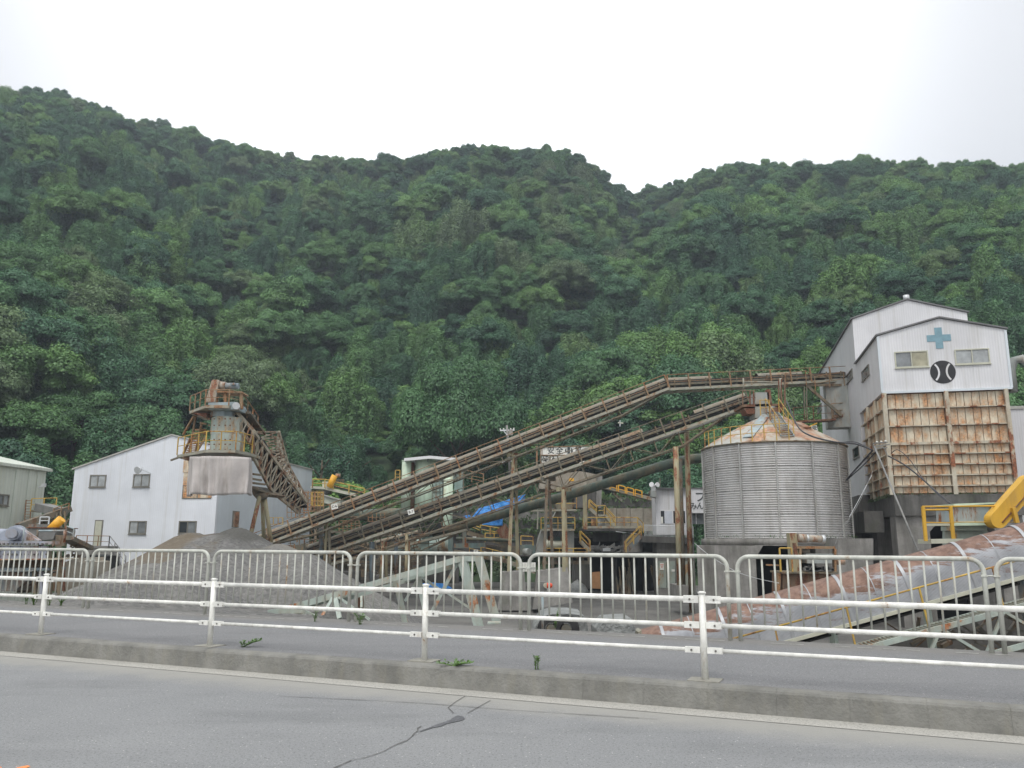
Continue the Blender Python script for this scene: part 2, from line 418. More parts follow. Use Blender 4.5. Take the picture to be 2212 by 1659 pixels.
# kerb of separate stones
kerb = empty('kerb', SN(0, 8, 0), kind='structure')
kp = MB(); L = .5985
prof = [(-.085, 0), (-.060, .185), (-.045, .205), (-.020, .215), (.085, .218), (.085, 0)]
kp.v = []; pts = [RD * (sx * L / 2) + RN * a + UP * b for sx in (-1, 1) for a, b in prof]; npf = len(prof)
kp.add(pts, [tuple(reversed(range(npf))), tuple(range(npf, 2 * npf))] + [(i, (i + 1) % npf, npf + (i + 1) % npf, npf + i) for i in range(npf)])
kme = kp.mesh('kerb_stone', M['kerb'])
for i in range(-62, 22):
    link('kerb_stone', kme, kerb, RD * (i * .6) + Vector((0, 0, random.uniform(-.002, .002))) + RN * random.uniform(-.002, .002))
far = MB()
for (a, b) in ((-260, -37.5), (12.9, 120)):
    far.prism([SN(a, 8 + x, z) for x, z in prof], RD * (b - a))
fo = far.build('kerb_far_run', M['kerb'], kerb); fo['kind'] = 'stuff'
# white dashes along the back of the pavement
ds = MB()
s = -34.0
while s < 8:
    l = random.uniform(.12, .26)
    if random.random() < .78:
        n = 11.47 + random.uniform(-.006, .006)
        ds.add([SN(s, n, .221), SN(s + l, n, .221), SN(s + l, n + .035, .221), SN(s, n + .035, .221)], [(0, 1, 2, 3)])
    s += l + random.uniform(.05, .13)
o = ds.build('edge_marking', M['dash']); tag(o, kind='structure')
# crack and patch on the road
cr = MB()
cpts = [PZ(u, v, .006) for u, v in [(720, 1659), (745, 1648), (780, 1638), (830, 1622), (860, 1606), (890, 1590), (903, 1578), (910, 1568)]]
for a, b in zip(cpts, cpts[1:]):
    m_ = (a + b) / 2 + Vector((random.uniform(-.02, .02), random.uniform(-.02, .02), 0))
    for p, q in ((a, m_), (m_, b)):
        d = (q - p).normalized().cross(UP) * random.uniform(.0025, .006); cr.add([p - d, q - d, q + d, p + d], [(0, 1, 2, 3)])
cp2 = [PZ(u, v, .006) for u, v in [(600, 1503), (700, 1508), (820, 1513), (920, 1519), (1010, 1526), (1100, 1533), (1260, 1543), (1420, 1553)]]
for a, b in zip(cp2, cp2[1:]):
    for t in range(4):
        p, q = a.lerp(b, t / 4), a.lerp(b, (t + 1) / 4)
        d = Vector((0, random.uniform(.003, .007), 0)); cr.add([p - d, q - d, q + d, p + d], [(0, 1, 2, 3)])
for line in ([(980, 1540), (968, 1528), (985, 1515), (1005, 1503)], [(1010, 1540), (1035, 1526), (1060, 1512)]):
    pp = [PZ(u, v, .006) for u, v in line]
    for p, q in zip(pp, pp[1:]):
        d = (q - p).normalized().cross(UP) * .004; cr.add([p - d, q - d, q + d, p + d], [(0, 1, 2, 3)])
cr.build('road_crack', M['crack'])['kind'] = 'structure'
pt = MB(); poly = [(905, 1581), (918, 1577), (938, 1571), (952, 1569), (965, 1563), (983, 1559), (998, 1556), (1004, 1552), (1000, 1547), (988, 1545), (980, 1549), (972, 1555), (958, 1560), (942, 1565), (926, 1572), (908, 1578)]
pt.add([PZ(u, v, .005) for u, v in poly], [tuple(range(len(poly)))]); pt.build('road_patch', M['patch'])['kind'] = 'structure'
om = MB(); om.add([PZ(u, v, .004) for u, v in [(10, 1672), (38, 1657), (60, 1653), (66, 1655), (48, 1662), (30, 1674)]], [tuple(range(6))])
om.add([PZ(u, v, .004) for u, v in [(-8, 1662), (0, 1656), (4, 1657), (-2, 1668)]], [tuple(range(4))])
om.build('road_marking', M['orange'])['kind'] = 'structure'

# ---------------------------------------------------------------- yard and gravel surface
def fbm(x, y, s, oct=4, z=0.0):
    a, t = 0.0, 1.0
    for i in range(oct):
        a += t * mnoise.noise(Vector((x * s, y * s, z + i * 7.3))); s *= 2; t *= .5
    return a
def smooth(t): t = max(0, min(1, t)); return t * t * (3 - 2 * t)
CONES = [(P(512, 1139, 40), .70), (P(420, 1152, 38.5), .60), (P(600, 1176, 38.5), .60), (P(470, 1150, 38), .55), (P(330, 1215, 30), .50), (P(640, 1190, 36), .62), (P(230, 1280, 24), .45)]
def heap_h(x, y):
    p = Vector((x, y, 0)); n = p.dot(RN); s = p.dot(RD)
    h = -9.0
    for c, sl_ in CONES:
        d = math.hypot(x - c.x, y - c.y)
        h = max(h, c.z - sl_ * (math.sqrt(d * d + .5) - .7))
    # bank along the pavement, left half
    k = smooth((-8.3 - s) / 3.0)
    b = .10 - .06 * (n - 12.2) if n < 17 else .10 - .06 * 4.8 - .45 * (n - 17)
    if s < -14: b -= .1 * smooth((-14 - s) / 4)
    h = max(h, lerp(-9, b, k) if k > .02 else -9)
    h += .10 * fbm(x, y, .5) + .05 * fbm(x, y, 2.0, 3)
    return h
def yard_h(x, y):
    return YARD + .12 * fbm(x, y, .12)
gh = MB(); nx, ny = 150, 130; vs = []; fs = []
S0, S1, N0, N1 = -44, -3.0, 12.0, 56
for j in range(ny + 1):
    for i in range(nx + 1):
        s_, n_ = lerp(S0, S1, i / nx), lerp(N0, N1, (j / ny) ** 1.3)
        q = SN(s_, n_); z = heap_h(q.x, q.y)
        if j == 0: z = min(z, .16)
        vs.append((q.x, q.y, max(z, -4.2)))
for j in range(ny):
    for i in range(nx):
        a = j * (nx + 1) + i; q = (a, a + 1, a + nx + 2, a + nx + 1)
        if max(vs[t][2] for t in q) > -3.5: fs.append(q)
gh.add(vs, fs, 0, True)
o = gh.build('gravel_heap', M['gravel']); tag(o, 'long heap of grey crushed stone piled against the fence under the stacker tower', 'gravel heap')
o['kind'] = 'stuff'
yd = MB(); nx, ny = 60, 50; vs = []; fs = []
for j in range(ny + 1):
    for i in range(nx + 1):
        s_, n_ = lerp(-110, 110, i / nx), lerp(12.6, 150, (j / ny) ** 1.5)
        q = SN(s_, n_); z = yard_h(q.x, q.y)
        if j == 0: z = YARD - .4
        vs.append((q.x, q.y, z))
for j in range(ny):
    for i in range(nx):
        a = j * (nx + 1) + i; fs.append((a, a + 1, a + nx + 2, a + nx + 1))
yd.add(vs, fs, 0, True); yd.build('yard', M['yard'])['kind'] = 'structure'
# loose stones on the heap: stuff
def stone_mesh():
    bm = bmesh.new(); bmesh.ops.create_icosphere(bm, subdivisions=1, radius=1)
    for v in bm.verts: v.co *= random.uniform(.7, 1.15); v.co.z *= .7
    me = bpy.data.meshes.new('stone'); bm.to_mesh(me); bm.free(); me.materials.append(M['gravel']); return me

# ---------------------------------------------------------------- hill
RIDGE = [(-900, 150), (-400, 165), (-150, 185), (0, 197), (60, 196), (130, 200), (180, 212), (250, 238), (350, 267), (450, 298), (560, 324), (640, 342), (720, 338), (800, 346), (880, 338), (930, 326), (980, 315), (1040, 312), (1120, 317), (1200, 320), (1245, 334), (1290, 366), (1330, 396), (1370, 409), (1430, 406), (1500, 378), (1560, 360), (1640, 350), (1720, 356), (1830, 346), (1920, 342), (2000, 352), (2130, 350), (2212, 358), (2400, 372), (2800, 420), (3400, 520)]
def tab(t, x):
    for (a, b), (c, d) in zip(t, t[1:]):
        if x <= c: return lerp(b, d, max(0, (x - a) / (c - a)))
    return t[-1][1]
DB = [(-900, 90), (0, 96), (400, 104), (900, 112), (1300, 108), (1700, 104), (2212, 96), (3400, 96)]
DR = [(-900, 380), (0, 360), (500, 330), (1000, 290), (1250, 285), (1370, 330), (1500, 300), (2212, 285), (3400, 270)]
def hill(u, t):
    """u = horizontal direction (as picture column), t = 0 foot .. 1 crest .. >1 beyond"""
    v = tab(RIDGE, u); d = ray(u, v)
    hd = Vector((d.x, d.y, 0)); el = d.z / hd.length
    hu = hd.normalized(); db, dr = tab(DB, u), tab(DR, u)
    zt = CAMZ + el * dr - 6.5
    if t <= 1:
        D = lerp(db, dr, t); z = lerp(YARD + 1, zt, t ** .96)
        D0 = hu * D; m_ = 4 * t * (1 - t)
        z += m_ * (9 * mnoise.noise(Vector((D0.x * .012, D0.y * .007, 3.1))) + 3.5 * fbm(D0.x, D0.y, .04, 3))
        # gully falling from the notch
        z -= m_ * 9 * math.exp(-((u - lerp(1180, 1400, t)) / 150) ** 2)
    else:
        D = dr + (t - 1) * 160; z = zt - (t - 1) * 50; D0 = hu * D
    return Vector((D0.x, D0.y, z))
hm = MB(); us = [(-900 + 4300 * i / 130) for i in range(131)]; ts = [-.04] + [i / 60 for i in range(61)] + [1.1, 1.3, 1.7, 2.5]
vs = []
for t in ts:
    for u in us:
        q = hill(u, max(t, 0)); 
        if t < 0: q = Vector((q.x * .97, q.y * .97, YARD - 1))
        vs.append(q)
nu = len(us); fs = [(j * nu + i, j * nu + i + 1, (j + 1) * nu + i + 1, (j + 1) * nu + i) for j in range(len(ts) - 1) for i in range(nu - 1)]
hm.add(vs, fs, 0, True); hm.build('hill', M['under'])['kind'] = 'structure'

# ---------------------------------------------------------------- foliage source meshes
def leaf_mesh(name, pts, nrm, size, shade, mat, aspect=1.5):
    n = len(pts); pts = np.array(pts); nrm = np.array(nrm); nrm /= np.linalg.norm(nrm, axis=1)[:, None] + 1e-9
    r = rng.normal(size=(n, 3)); a = np.cross(nrm, r); a /= np.linalg.norm(a, axis=1)[:, None] + 1e-9; b = np.cross(nrm, a)
    s = np.array(size)[:, None]
    q = np.stack([pts - a * s * aspect * .5, pts - b * s * .5 - nrm * s * .12, pts + a * s * aspect * .5, pts + b * s * .5 - nrm * s * .12], 1).reshape(-1, 3)
    me = bpy.data.meshes.new(name); me.vertices.add(4 * n); me.vertices.foreach_set('co', q.astype(np.float32).ravel())
    me.loops.add(4 * n); me.loops.foreach_set('vertex_index', np.arange(4 * n, dtype=np.int32))
    me.polygons.add(n); me.polygons.foreach_set('loop_start', np.arange(0, 4 * n, 4, dtype=np.int32))
    at = me.attributes.new('shade', 'FLOAT', 'FACE'); at.data.foreach_set('value', np.array(shade, dtype=np.float32))
    me.materials.append(mat); me.update(); me.validate(); return me
def rdir(n, zmin=-.35):
    v = rng.normal(size=(n * 3 + 30, 3)); v /= np.linalg.norm(v, axis=1)[:, None]; v = v[v[:, 2] > zmin]; return v[:n]
def crown(kind, n=21000, mat=None, leaf=.036):
    """unit-radius crown whose foot is at z = 0; kinds: round, tiered, draped, low"""
    L_ = []
    if kind == 'round':
        for i in range(58):
            d = rdir(1, -.15)[0]; r = rng.uniform(.10, .30) ** 1.0; L_.append((np.array([0, 0, 1.1]) + d * np.array([.80, .80, .72]) * rng.uniform(.55, 1.12), r, rng.uniform(.55, 1.1)))
    elif kind == 'tiered':
        for i in range(60):
            a = rng.uniform(0, 6.28); h = rng.uniform(.3, 1.9); rr = max(.15, (1 - abs(h - .85) * .62)) * rng.uniform(.15, 1.08)
            L_.append((np.array([math.cos(a) * rr, math.sin(a) * rr, h]), rng.uniform(.12, .28), rng.uniform(.6, .95)))
    elif kind == 'draped':
        for i in range(17):
            a = rng.uniform(0, 6.28); rr = rng.uniform(.1, .9); h = 1.75 - rr * rng.uniform(.5, 1.1) + rng.uniform(-.2, .2); w_ = rng.uniform(.10, .22)
            for k in range(9):
                hh = h - k * .19
                if hh > -.2: L_.append((np.array([math.cos(a) * (rr + .035 * k) + rng.normal(0, .03), math.sin(a) * (rr + .035 * k) + rng.normal(0, .03), hh]), w_ * rng.uniform(.8, 1.15), 1.2))
    else:
        for i in range(48):
            a = rng.uniform(0, 6.28); rr = rng.uniform(0, 1.0) ** .6; L_.append((np.array([math.cos(a) * rr, math.sin(a) * rr, .1 + .4 * (1 - rr) + rng.uniform(0, .25)]), rng.uniform(.11, .26), rng.uniform(.5, .9)))
    tot = sum(r * r for _, r, _ in L_); pts, nr, sz, sh = [], [], [], []
    C_ = np.array([c for c, _, _ in L_]); RR = np.array([r for _, r, _ in L_]); FF = np.array([f for _, _, f in L_])
    for ii, (c, r, fl) in enumerate(L_):
        m_ = int(n * 1.7 * r * r / tot) + 8; d = rdir(m_, -.5)
        rad = r * np.clip(rng.normal(.95, .20, len(d)), .5, 1.6)
        p = c + d * rad[:, None] * np.array([1, 1, fl])
        q = (p[:, None, :] - C_[None]); q[:, :, 2] /= FF[None]; dist = np.linalg.norm(q, axis=2) / RR[None]; dist[:, ii] = 9
        keep = (dist > .62).all(axis=1)
        p = p[keep]; d = d[keep]
        if len(p) == 0: continue
        nn = d + np.array([0, 0, .5]) + rng.normal(size=d.shape) * .36
        pts.append(p); nr.append(nn); sz.append(rng.uniform(.55, 1.5, len(p)) * leaf)
        base = rng.uniform(.15, .8); sh.append(np.clip(base * .75 + rng.normal(.12, .10, len(p)), 0, 1))
    pts = np.concatenate(pts); nr = np.concatenate(nr); sz = np.concatenate(sz); sh = np.concatenate(sh)
    return leaf_mesh(kind + '_crown', pts, nr, sz, sh, mat or M['leaf'])
def trunk_mesh():
    mb = MB(); mb.path([(0, 0, -.6), (.02, 0, .0), (.0, .03, .6), (.05, 0, 1.15), (.04, .02, 1.6)], [.075, .06, .05, .035, .015], 7)
    for i in range(6):
        a = i * 1.05 + random.uniform(0, .4); z0 = .5 + .13 * i
        mb.path([(0, 0, z0), (.3 * math.cos(a), .3 * math.sin(a), z0 + .2), (.6 * math.cos(a), .6 * math.sin(a), z0 + .42)], [.03, .02, .008], 5)
    return mb.mesh('trunk', M['bark'])
CROWNS = [('round', crown('round')), ('round', crown('round')), ('tiered', crown('tiered')), ('tiered', crown('tiered')), ('draped', crown('draped', 23000)), ('draped', crown('draped', 23000)), ('round', crown('round', 24000, leaf=.032)), ('low', crown('low', 14000, leaf=.042)), ('low', crown('low', 14000, leaf=.042))]
TRUNK = trunk_mesh()
src = bpy.data.collections.new('forest_sources')
for i, (k, me) in enumerate(CROWNS):
    o = bpy.data.objects.new('crown_source_%02d' % i, me); src.objects.link(o)
# planting
cand = []
t = .004
while t < 1.0:
    base_sp = 7.3
    D = lerp(105, 310, t); du = base_sp / D * 1797; u = -560 + random.uniform(0, du)
    while u < 2800:
        uu = u + random.uniform(-.4, .4) * du; tt = t + random.uniform(-.4, .4) * base_sp / 255
        q = hill(uu, max(0, tt)); big_ = mnoise.noise(Vector((q.x * .022, q.y * .022, 9)))
        cand.append((uu, tt, q, big_))
        u += du
    t += base_sp / 255
pts_f, ind_f, sc_f, rot_f = [], [], [], []
near = []
for (u, t, q, bg_) in cand:
    big_tree = random.random() < .50 + .9 * bg_
    if t > .88: big_tree = random.random() < .9
    if big_tree: k = random.choice([0, 1, 2, 6, 6, 4, 5, 3]) if t > .35 else random.choice([0, 1, 4, 3, 4, 5, 5, 6])
    else: k = random.choice([4, 5, 7, 4, 5, 8])
    s = random.uniform(3.4, 5.4) * (1.0 + .7 * max(0, bg_)) if k < 7 else random.uniform(3.6, 5.6)
    if big_tree and random.random() < .12: s *= 1.3
    s = min(s * 1.1, 7.4); sz = s * random.uniform(.8, 1.15)
    if t > .93: s = random.uniform(2.2, 3.9); sz = s * random.uniform(.8, 1.35); k = random.choice([0, 1, 2, 3, 6, 2, 3])
    elif t > .75: s *= .82; sz *= .82
    if t < .085 and k < 7 and -60 < u < 2270:
        f_ = min(1, 5.6 / s); near.append((u, t, q, k, s * f_, sz * f_)); continue
    pts_f.append(q - Vector((0, 0, .4))); ind_f.append(k); sc_f.append((s, s, sz)); rot_f.append(random.uniform(0, 6.28))
# dense undergrowth and vines over the slope
for i in range(3800):
    u = random.uniform(-560, 2800); t = random.random() ** .8 * .98; q = hill(u, t)
    s = random.uniform(1.6, 3.4)
    pts_f.append(q + Vector((0, 0, random.uniform(-.3, .6)))); ind_f.append(random.choice([7, 8, 4, 7])); sc_f.append((s, s, s * random.uniform(.6, 1.2))); rot_f.append(random.uniform(0, 6.28))
def scatter(name, pts, ind, sc, rot, collection, label, cat):
    me = bpy.data.meshes.new(name); me.from_pydata([tuple(p) for p in pts], [], [])
    a = me.attributes.new('idx', 'INT', 'POINT'); a.data.foreach_set('value', ind)
    a = me.attributes.new('scl', 'FLOAT_VECTOR', 'POINT'); a.data.foreach_set('vector', [c for s_ in sc for c in s_])
    a = me.attributes.new('rot', 'FLOAT_VECTOR', 'POINT'); a.data.foreach_set('vector', [c for r_ in rot for c in (random.uniform(-.12, .12), random.uniform(-.12, .12), r_)])
    ob = link(name, me)
    ng = bpy.data.node_groups.new(name + '_nodes', 'GeometryNodeTree')
    ng.interface.new_socket('Geometry', in_out='INPUT', socket_type='NodeSocketGeometry'); ng.interface.new_socket('Geometry', in_out='OUTPUT', socket_type='NodeSocketGeometry')
    N = ng.nodes; Lk = ng.links; gi = N.new('NodeGroupInput'); go = N.new('NodeGroupOutput'); ip = N.new('GeometryNodeInstanceOnPoints')
    ci = N.new('GeometryNodeCollectionInfo'); ci.inputs['Collection'].default_value = collection; ci.inputs['Separate Children'].default_value = True; ci.inputs['Reset Children'].default_value = True
    def attr(nm, ty):
        x = N.new('GeometryNodeInputNamedAttribute'); x.data_type = ty; x.inputs['Name'].default_value = nm; return x.outputs['Attribute']
    Lk.new(gi.outputs[0], ip.inputs['Points']); Lk.new(ci.outputs[0], ip.inputs['Instance']); ip.inputs['Pick Instance'].default_value = True
    Lk.new(attr('idx', 'INT'), ip.inputs['Instance Index']); Lk.new(attr('scl', 'FLOAT_VECTOR'), ip.inputs['Scale'])
    er = N.new('FunctionNodeEulerToRotation'); Lk.new(attr('rot', 'FLOAT_VECTOR'), er.inputs[0]); Lk.new(er.outputs[0], ip.inputs['Rotation'])
    Lk.new(ip.outputs[0], go.inputs[0])
    md = ob.modifiers.new('scatter', 'NODES'); md.node_group = ng
    return tag(ob, label, cat, kind='stuff')
u = -560
while u < 2800:      # closed canopy along the crest
    t = random.uniform(.955, 1.01); q = hill(u, min(1, t)); s = random.uniform(2.0, 3.3)
    pts_f.append(q - Vector((0, 0, .3))); ind_f.append(random.choice([0, 1, 2, 3, 6, 7])); sc_f.append((s * 1.2, s * 1.2, s * random.uniform(.9, 1.4))); rot_f.append(random.uniform(0, 6.28)); u += 9
scatter('forest', pts_f, ind_f, sc_f, rot_f, src, 'dense green broadleaf forest covering the steep hillside behind the plant', 'forest')
KIND = {'round': 'rounded broadleaf tree', 'tiered': 'loose spreading tree', 'draped': 'vine-draped tree'}
for (u, t, q, k, s, sz) in near:
    kn = CROWNS[k][0]
    reg = ['behind the cream shed', 'left of the hall roof', 'behind the stacker tower', 'behind the yellow conveyor', 'behind the green tanks', 'behind the upper conveyor', 'behind the sign board', 'behind the silo', 'left of the tall building', 'behind the tall building'][min(9, max(0, int((u + 60) / 232)))]
    lab = '%s at the hill foot %s' % (KIND[kn], reg)
    e = empty('tree', q - Vector((0, 0, .4)), lab, 'tree', lab.replace(' at', 's at'), rz=random.uniform(0, 6.28))
    link('crown', CROWNS[k][1], e, scale=(s, s, sz)); link('trunk', TRUNK, e, scale=(s, s, sz))
# two trees that stand out
for (u, v, Y, s, sz, k, lab, mt) in [(990, 985, 118, 9.4, 13, 6, 'largest rounded dark green tree standing alone behind the pale green tanks', None),
                                     (690, 1040, 100, 5.5, 4.4, 7, 'low bright green shrub mass on the slope right of the white building roof', 'b')]:
    q = P(u, v, Y); q.z = 2.4 if k == 6 else max(q.z - 3, hill(u, .01).z)
    e = empty('tree', q, lab, 'tree'); me = CROWNS[k][1]
    if mt: me = crown('low', 8000, M['leaf_bright'], .05)
    elif k == 6: me = crown('round', 46000, M['leaf'], .021)
    link('crown', me, e, scale=(s, s, sz)); link('trunk', TRUNK, e, scale=(s * .8, s * .8, sz * .8))

# ================================================================ GUARD RAIL
GN, G0, GP = 8.2, -1.57, 3.05
def rail_unit(with_post=True): pass
pc = MB(); pc.tube((0, 0, 0), (0, 0, .80), .033, n=18); pc.tube((0, 0, .80), (0, 0, .815), .040, n=18); pc.tube((0, 0, .815), (0, 0, .822), .036, .02, n=18)
post_me = pc.mesh('post', M['white_paint'])
padm = MB().box((0, 0, .004), .30, .24, .012, (RD, RN, UP)).mesh('foot_pad', M['kerb_pad'])
GR = [(.745, .0265), (.505, .022), (.275, .0195)]
rail_mes = []; bracket = []
for z, r in GR:
    rail_mes.append(MB().tube(RD * .075 + UP * z, RD * (GP - .075) + UP * z, r, n=14).mesh('rail', M['white_paint']))
    b = MB(); b2 = []
    for sg in (-1, 1):
        b.box(RD * (sg * .105) + UP * z - RN * (.0), .145, .05 + 0, r * 2 + .014, (RD, RN, UP))
        b2.append(MB().tube(RD * (sg * .115) - RN * .024 + UP * z, RD * (sg * .115) - RN * .034 + UP * z, .010, n=8).mesh('bolt', M['bolt']))
    bracket.append((b.mesh('rail_bracket', M['white_paint']), b2))
glabels = {0: 'rightmost white guardrail post in the foreground', 1: 'white guardrail post in front of the white truss legs', 2: 'white guardrail post in front of the gravel heap', 3: 'white guardrail post nearest the left end of the photograph'}
grail = empty('guardrail', SN(G0, GN, .216), 'white three-rail pipe guardrail running along the kerb in the foreground', 'guardrail')
for i in range(-2, 9):
    base = RD * (-i * GP)
    e = link('post', post_me, grail, base)
    if i in glabels: e['label'] = glabels[i]
    link('foot_pad', padm, grail, base)
    for (z, r), rm, (bm_, bo_) in zip(GR, rail_mes, bracket):
        link('rail', rm, grail, base); bb = link('rail_bracket', bm_, grail, base); [link('bolt', x_, bb) for x_ in bo_]

# ================================================================ BARRED FENCE behind the pavement
FN, F0 = 11.6, -1.73
FW = 3.05 - .135
def fence_panel_meshes():
    H, rc, r = 1.10, .16, .029
    pts = [Vector((0, 0, 0)), Vector((0, 0, H - rc))]
    for k in range(1, 7):
        a = k / 7 * math.pi / 2; pts.append(RD * (rc * (1 - math.cos(a))) + UP * (H - rc + rc * math.sin(a)))
    pts += [RD * rc + UP * H, RD * (FW - rc) + UP * H]
    for k in range(1, 7):
        a = k / 7 * math.pi / 2; pts.append(RD * (FW - rc + rc * math.sin(a)) + UP * (H - rc + rc * math.cos(a)))
    pts += [RD * FW + UP * (H - rc), RD * FW]
    fr = MB().path(pts, r, 12).mesh('frame', M['fence_paint'])
    br = MB().tube(RD * .03 + UP * .17, RD * (FW - .03) + UP * .17, .019, n=10).mesh('bottom_rail', M['fence_paint'])
    bar = MB().tube((0, 0, .18), (0, 0, H - .01), .0135, n=8).mesh('bar', M['fence_paint'])
    tie = MB().tube(RD * (-.15) + UP * .90, RD * .02 + UP * .90, .010, n=6); tie.box(RD * 0 + UP * .90, .075, .075, .02, (RD, RN, UP)); tie.box(RD * (-.135) + UP * .90, .075, .075, .02, (RD, RN, UP))
    return fr, br, bar, tie.mesh('panel_tie', M['fence_paint'])
fr, br, bar, tie = fence_panel_meshes()
flab = ['grey barred fence panel in front of the rusty sheathed conveyor foot', 'grey barred fence panel in front of the dark sheds and concrete footings', 'grey barred fence panel in front of the white steel truss', 'grey barred fence panel in front of the right side of the gravel heap', 'grey barred fence panel in front of the left side of the gravel heap', 'grey barred fence panel in front of the blue-grey screening machine', None, None, None, None]
labs = {-1: 'grey barred fence panel at the right edge of the photograph'}
for i in range(-2, 9):
    s0 = F0 - i * 3.05
    if i == -1: lab = flab[0] if False else 'grey barred fence panel cut off by the right edge of the photograph'
    elif i == -2: continue
    elif 0 <= i <= 5: lab = flab[i]
    else: lab = 'far grey barred fence panel continuing beyond the left edge of the photograph'
    e = empty('fence_panel', SN(s0, FN, .216), lab, 'fence', 'barred fence panels along the back of the pavement')
    link('frame', fr, e); link('bottom_rail', br, e); link('tie', tie, e)
    for k in range(17): link('bar', bar, e, RD * (FW * (k + 1) / 18))
# ================================================================ PLANT: helpers
def Zf(x0, y0, k): return lambda x, y: ((x0 + x / k) / 1.6492, (y0 + y / k) / 1.6492)
z1 = Zf(0, 1300, 1.843); z2 = Zf(550, 1300, 2.37); z3 = Zf(1100, 1500, 2.0738); z4 = Zf(1700, 1500, 2.0738); z5 = Zf(2200, 1250, 1.8433)
z6 = Zf(2850, 1000, 1.6592); zL = Zf(0, 1700, 3.6875); zM = Zf(1000, 1650, 3.318); zN = Zf(1400, 1700, 4.148); zO = Zf(1850, 1700, 4.148)
zR = Zf(3200, 1700, 3.6875); zF = Zf(2300, 1700, 8.296); zS = Zf(1900, 1560, 7.373); z7 = Zf(2248, 1800, 1.58); z9 = Zf(1400, 1950, 2.37)
def Q(zf, x, y, Y): return P(*zf(x, y), Y)
AB = R_(-14); BD = Vector((math.cos(AB), math.sin(AB), 0)); BN = Vector((-math.sin(AB), math.cos(AB), 0))
M['wall_white'] = m_ribbed('white_profiled_sheet', (.69, .69, .70), BD, .16, (.40, .38, .32), .5, ribv=.10, bstr=.3)
M['wall_side'] = m_ribbed('white_profiled_sheet_side', (.66, .66, .67), BN, .16, (.42, .40, .34), .32, ribv=.10, bstr=.3)
M['wall_pale'] = m_ribbed('pale_bluish_sheet', (.62, .67, .70), Vector((.1045, .9945, 0)), .2, (.42, .42, .36), .25, ribv=.05, bstr=.15)
M['wall_left'] = m_ribbed('bluish_white_sheet', (.72, .745, .78), Vector((.9945, -.1045, 0)), .16, (.48, .46, .40), .55, ribv=.05, bstr=.15)
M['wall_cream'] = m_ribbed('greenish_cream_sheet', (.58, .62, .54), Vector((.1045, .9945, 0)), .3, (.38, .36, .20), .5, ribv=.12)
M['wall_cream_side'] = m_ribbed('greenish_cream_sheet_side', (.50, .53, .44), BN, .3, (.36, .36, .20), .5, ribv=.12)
M['roof'] = m_plain('roof_sheet', (.16, .16, .16), .2, 1, .6)
M['roof_pale'] = m_plain('pale_roof_sheet', (.42, .42, .38), .15, 1, .6, dirt=(.3, .26, .2))
M['frame_dark'] = m_plain('aluminium_frame', (.22, .21, .18), .1, 3, .5, .3)
M['frame_cream'] = m_plain('cream_frame', (.50, .50, .40), .1, 3, .5)
M['frame_white'] = m_plain('white_frame', (.72, .72, .72), .05, 3, .5)
def m_glass(name, col, rough=.15):
    m, nt, b = new_mat(name); c = mixc(nt, noise_fac(nt, geo_pos(nt), 1.2, 5, .65), tuple(x * .7 for x in col), tuple(x * 1.25 for x in col))
    nt.links.new(c, b.inputs['Base Color']); b.inputs['Roughness'].default_value = rough; b.inputs['Specular IOR Level'].default_value = .6; return m
M['glass'] = m_glass('dusty_glass', (.20, .215, .22)); M['glass_dark'] = m_glass('dark_glass', (.03, .035, .04), .1)
M['glass_yel'] = m_glass('yellowed_glass', (.34, .32, .22), .4); M['glass_grey'] = m_glass('frosted_glass', (.36, .38, .38), .4)
M['curtain'] = m_plain('curtain', (.60, .63, .68), .08, 2, .9)
M['void'] = m_plain('dark_interior', (.018, .019, .018), .2, 1, 1)  # near-black, so the shade inside openings sits in the colour
M['conc'] = m_concrete('weathered_concrete'); M['conc_dark'] = m_concrete('dark_concrete', (.13, .125, .115), (.035, .035, .03), .8)  # second: a darker concrete tone, also used where shade is painted in
M['conc_warm'] = m_concrete('brownish_concrete', (.36, .33, .27), (.20, .15, .10), .6)
M['bin_panel'] = m_rusty('rusty_cream_panel', (.68, .61, .47), .80, 1.5, (.42, .20, .08), .45, sharp=.22)
M['bin_frame'] = m_rusty('rusty_cream_frame', (.52, .48, .38), .38, 1.6, (.22, .08, .035), .5)
M['rust_dark'] = m_rusty('dark_rust', (.13, .085, .06), .7, 2, (.13, .05, .025))
M['steel_old'] = m_rusty('grimy_steel', (.155, .145, .105), .34, 1.3, (.11, .065, .035), .6)
M['steel_dark'] = m_rusty('dark_grimy_steel', (.13, .125, .10), .35, 1.5, (.12, .065, .035), .6)
M['steel_pale'] = m_rusty('pale_channel', (.34, .335, .27), .22, 1.2, (.22, .12, .06), .7)
M['post_rust'] = m_rusty('orange_rust_rail', (.24, .165, .095), .5, 2.5, (.25, .12, .05))
M['yellow'] = m_rusty('yellow_safety_paint', (.56, .37, .07), .34, 2.2, (.28, .13, .04))
M['yellow_bright'] = m_rusty('yellow_chute_paint', (.64, .37, .04), .22, 1.2, (.34, .16, .04))
M['orange_bright'] = m_plain('orange_guard_paint', (.82, .42, .03), .12, 2, .5)
M['cover'] = m_rusty('belt_cover', (.23, .215, .17), .38, .9, (.20, .13, .075), .8, sharp=.14)
M['belt'] = m_plain('rubber_belt', (.030, .030, .030), .4, 3, .8, dirt=(.12, .11, .09))
M['pole'] = m_rusty('peeling_pole', (.36, .33, .21), .36, 1.8, (.20, .085, .04), .3, sharp=.03)
M['silo'] = m_plain('galvanised_sheet', (.66, .65, .635), .12, .8, .45, .35, dirt=(.30, .27, .22), dirt_amt=.35)
M['silo_rib'] = m_plain('galvanised_rib', (.40, .40, .38), .15, 2, .5, .3, dirt=(.25, .2, .15))
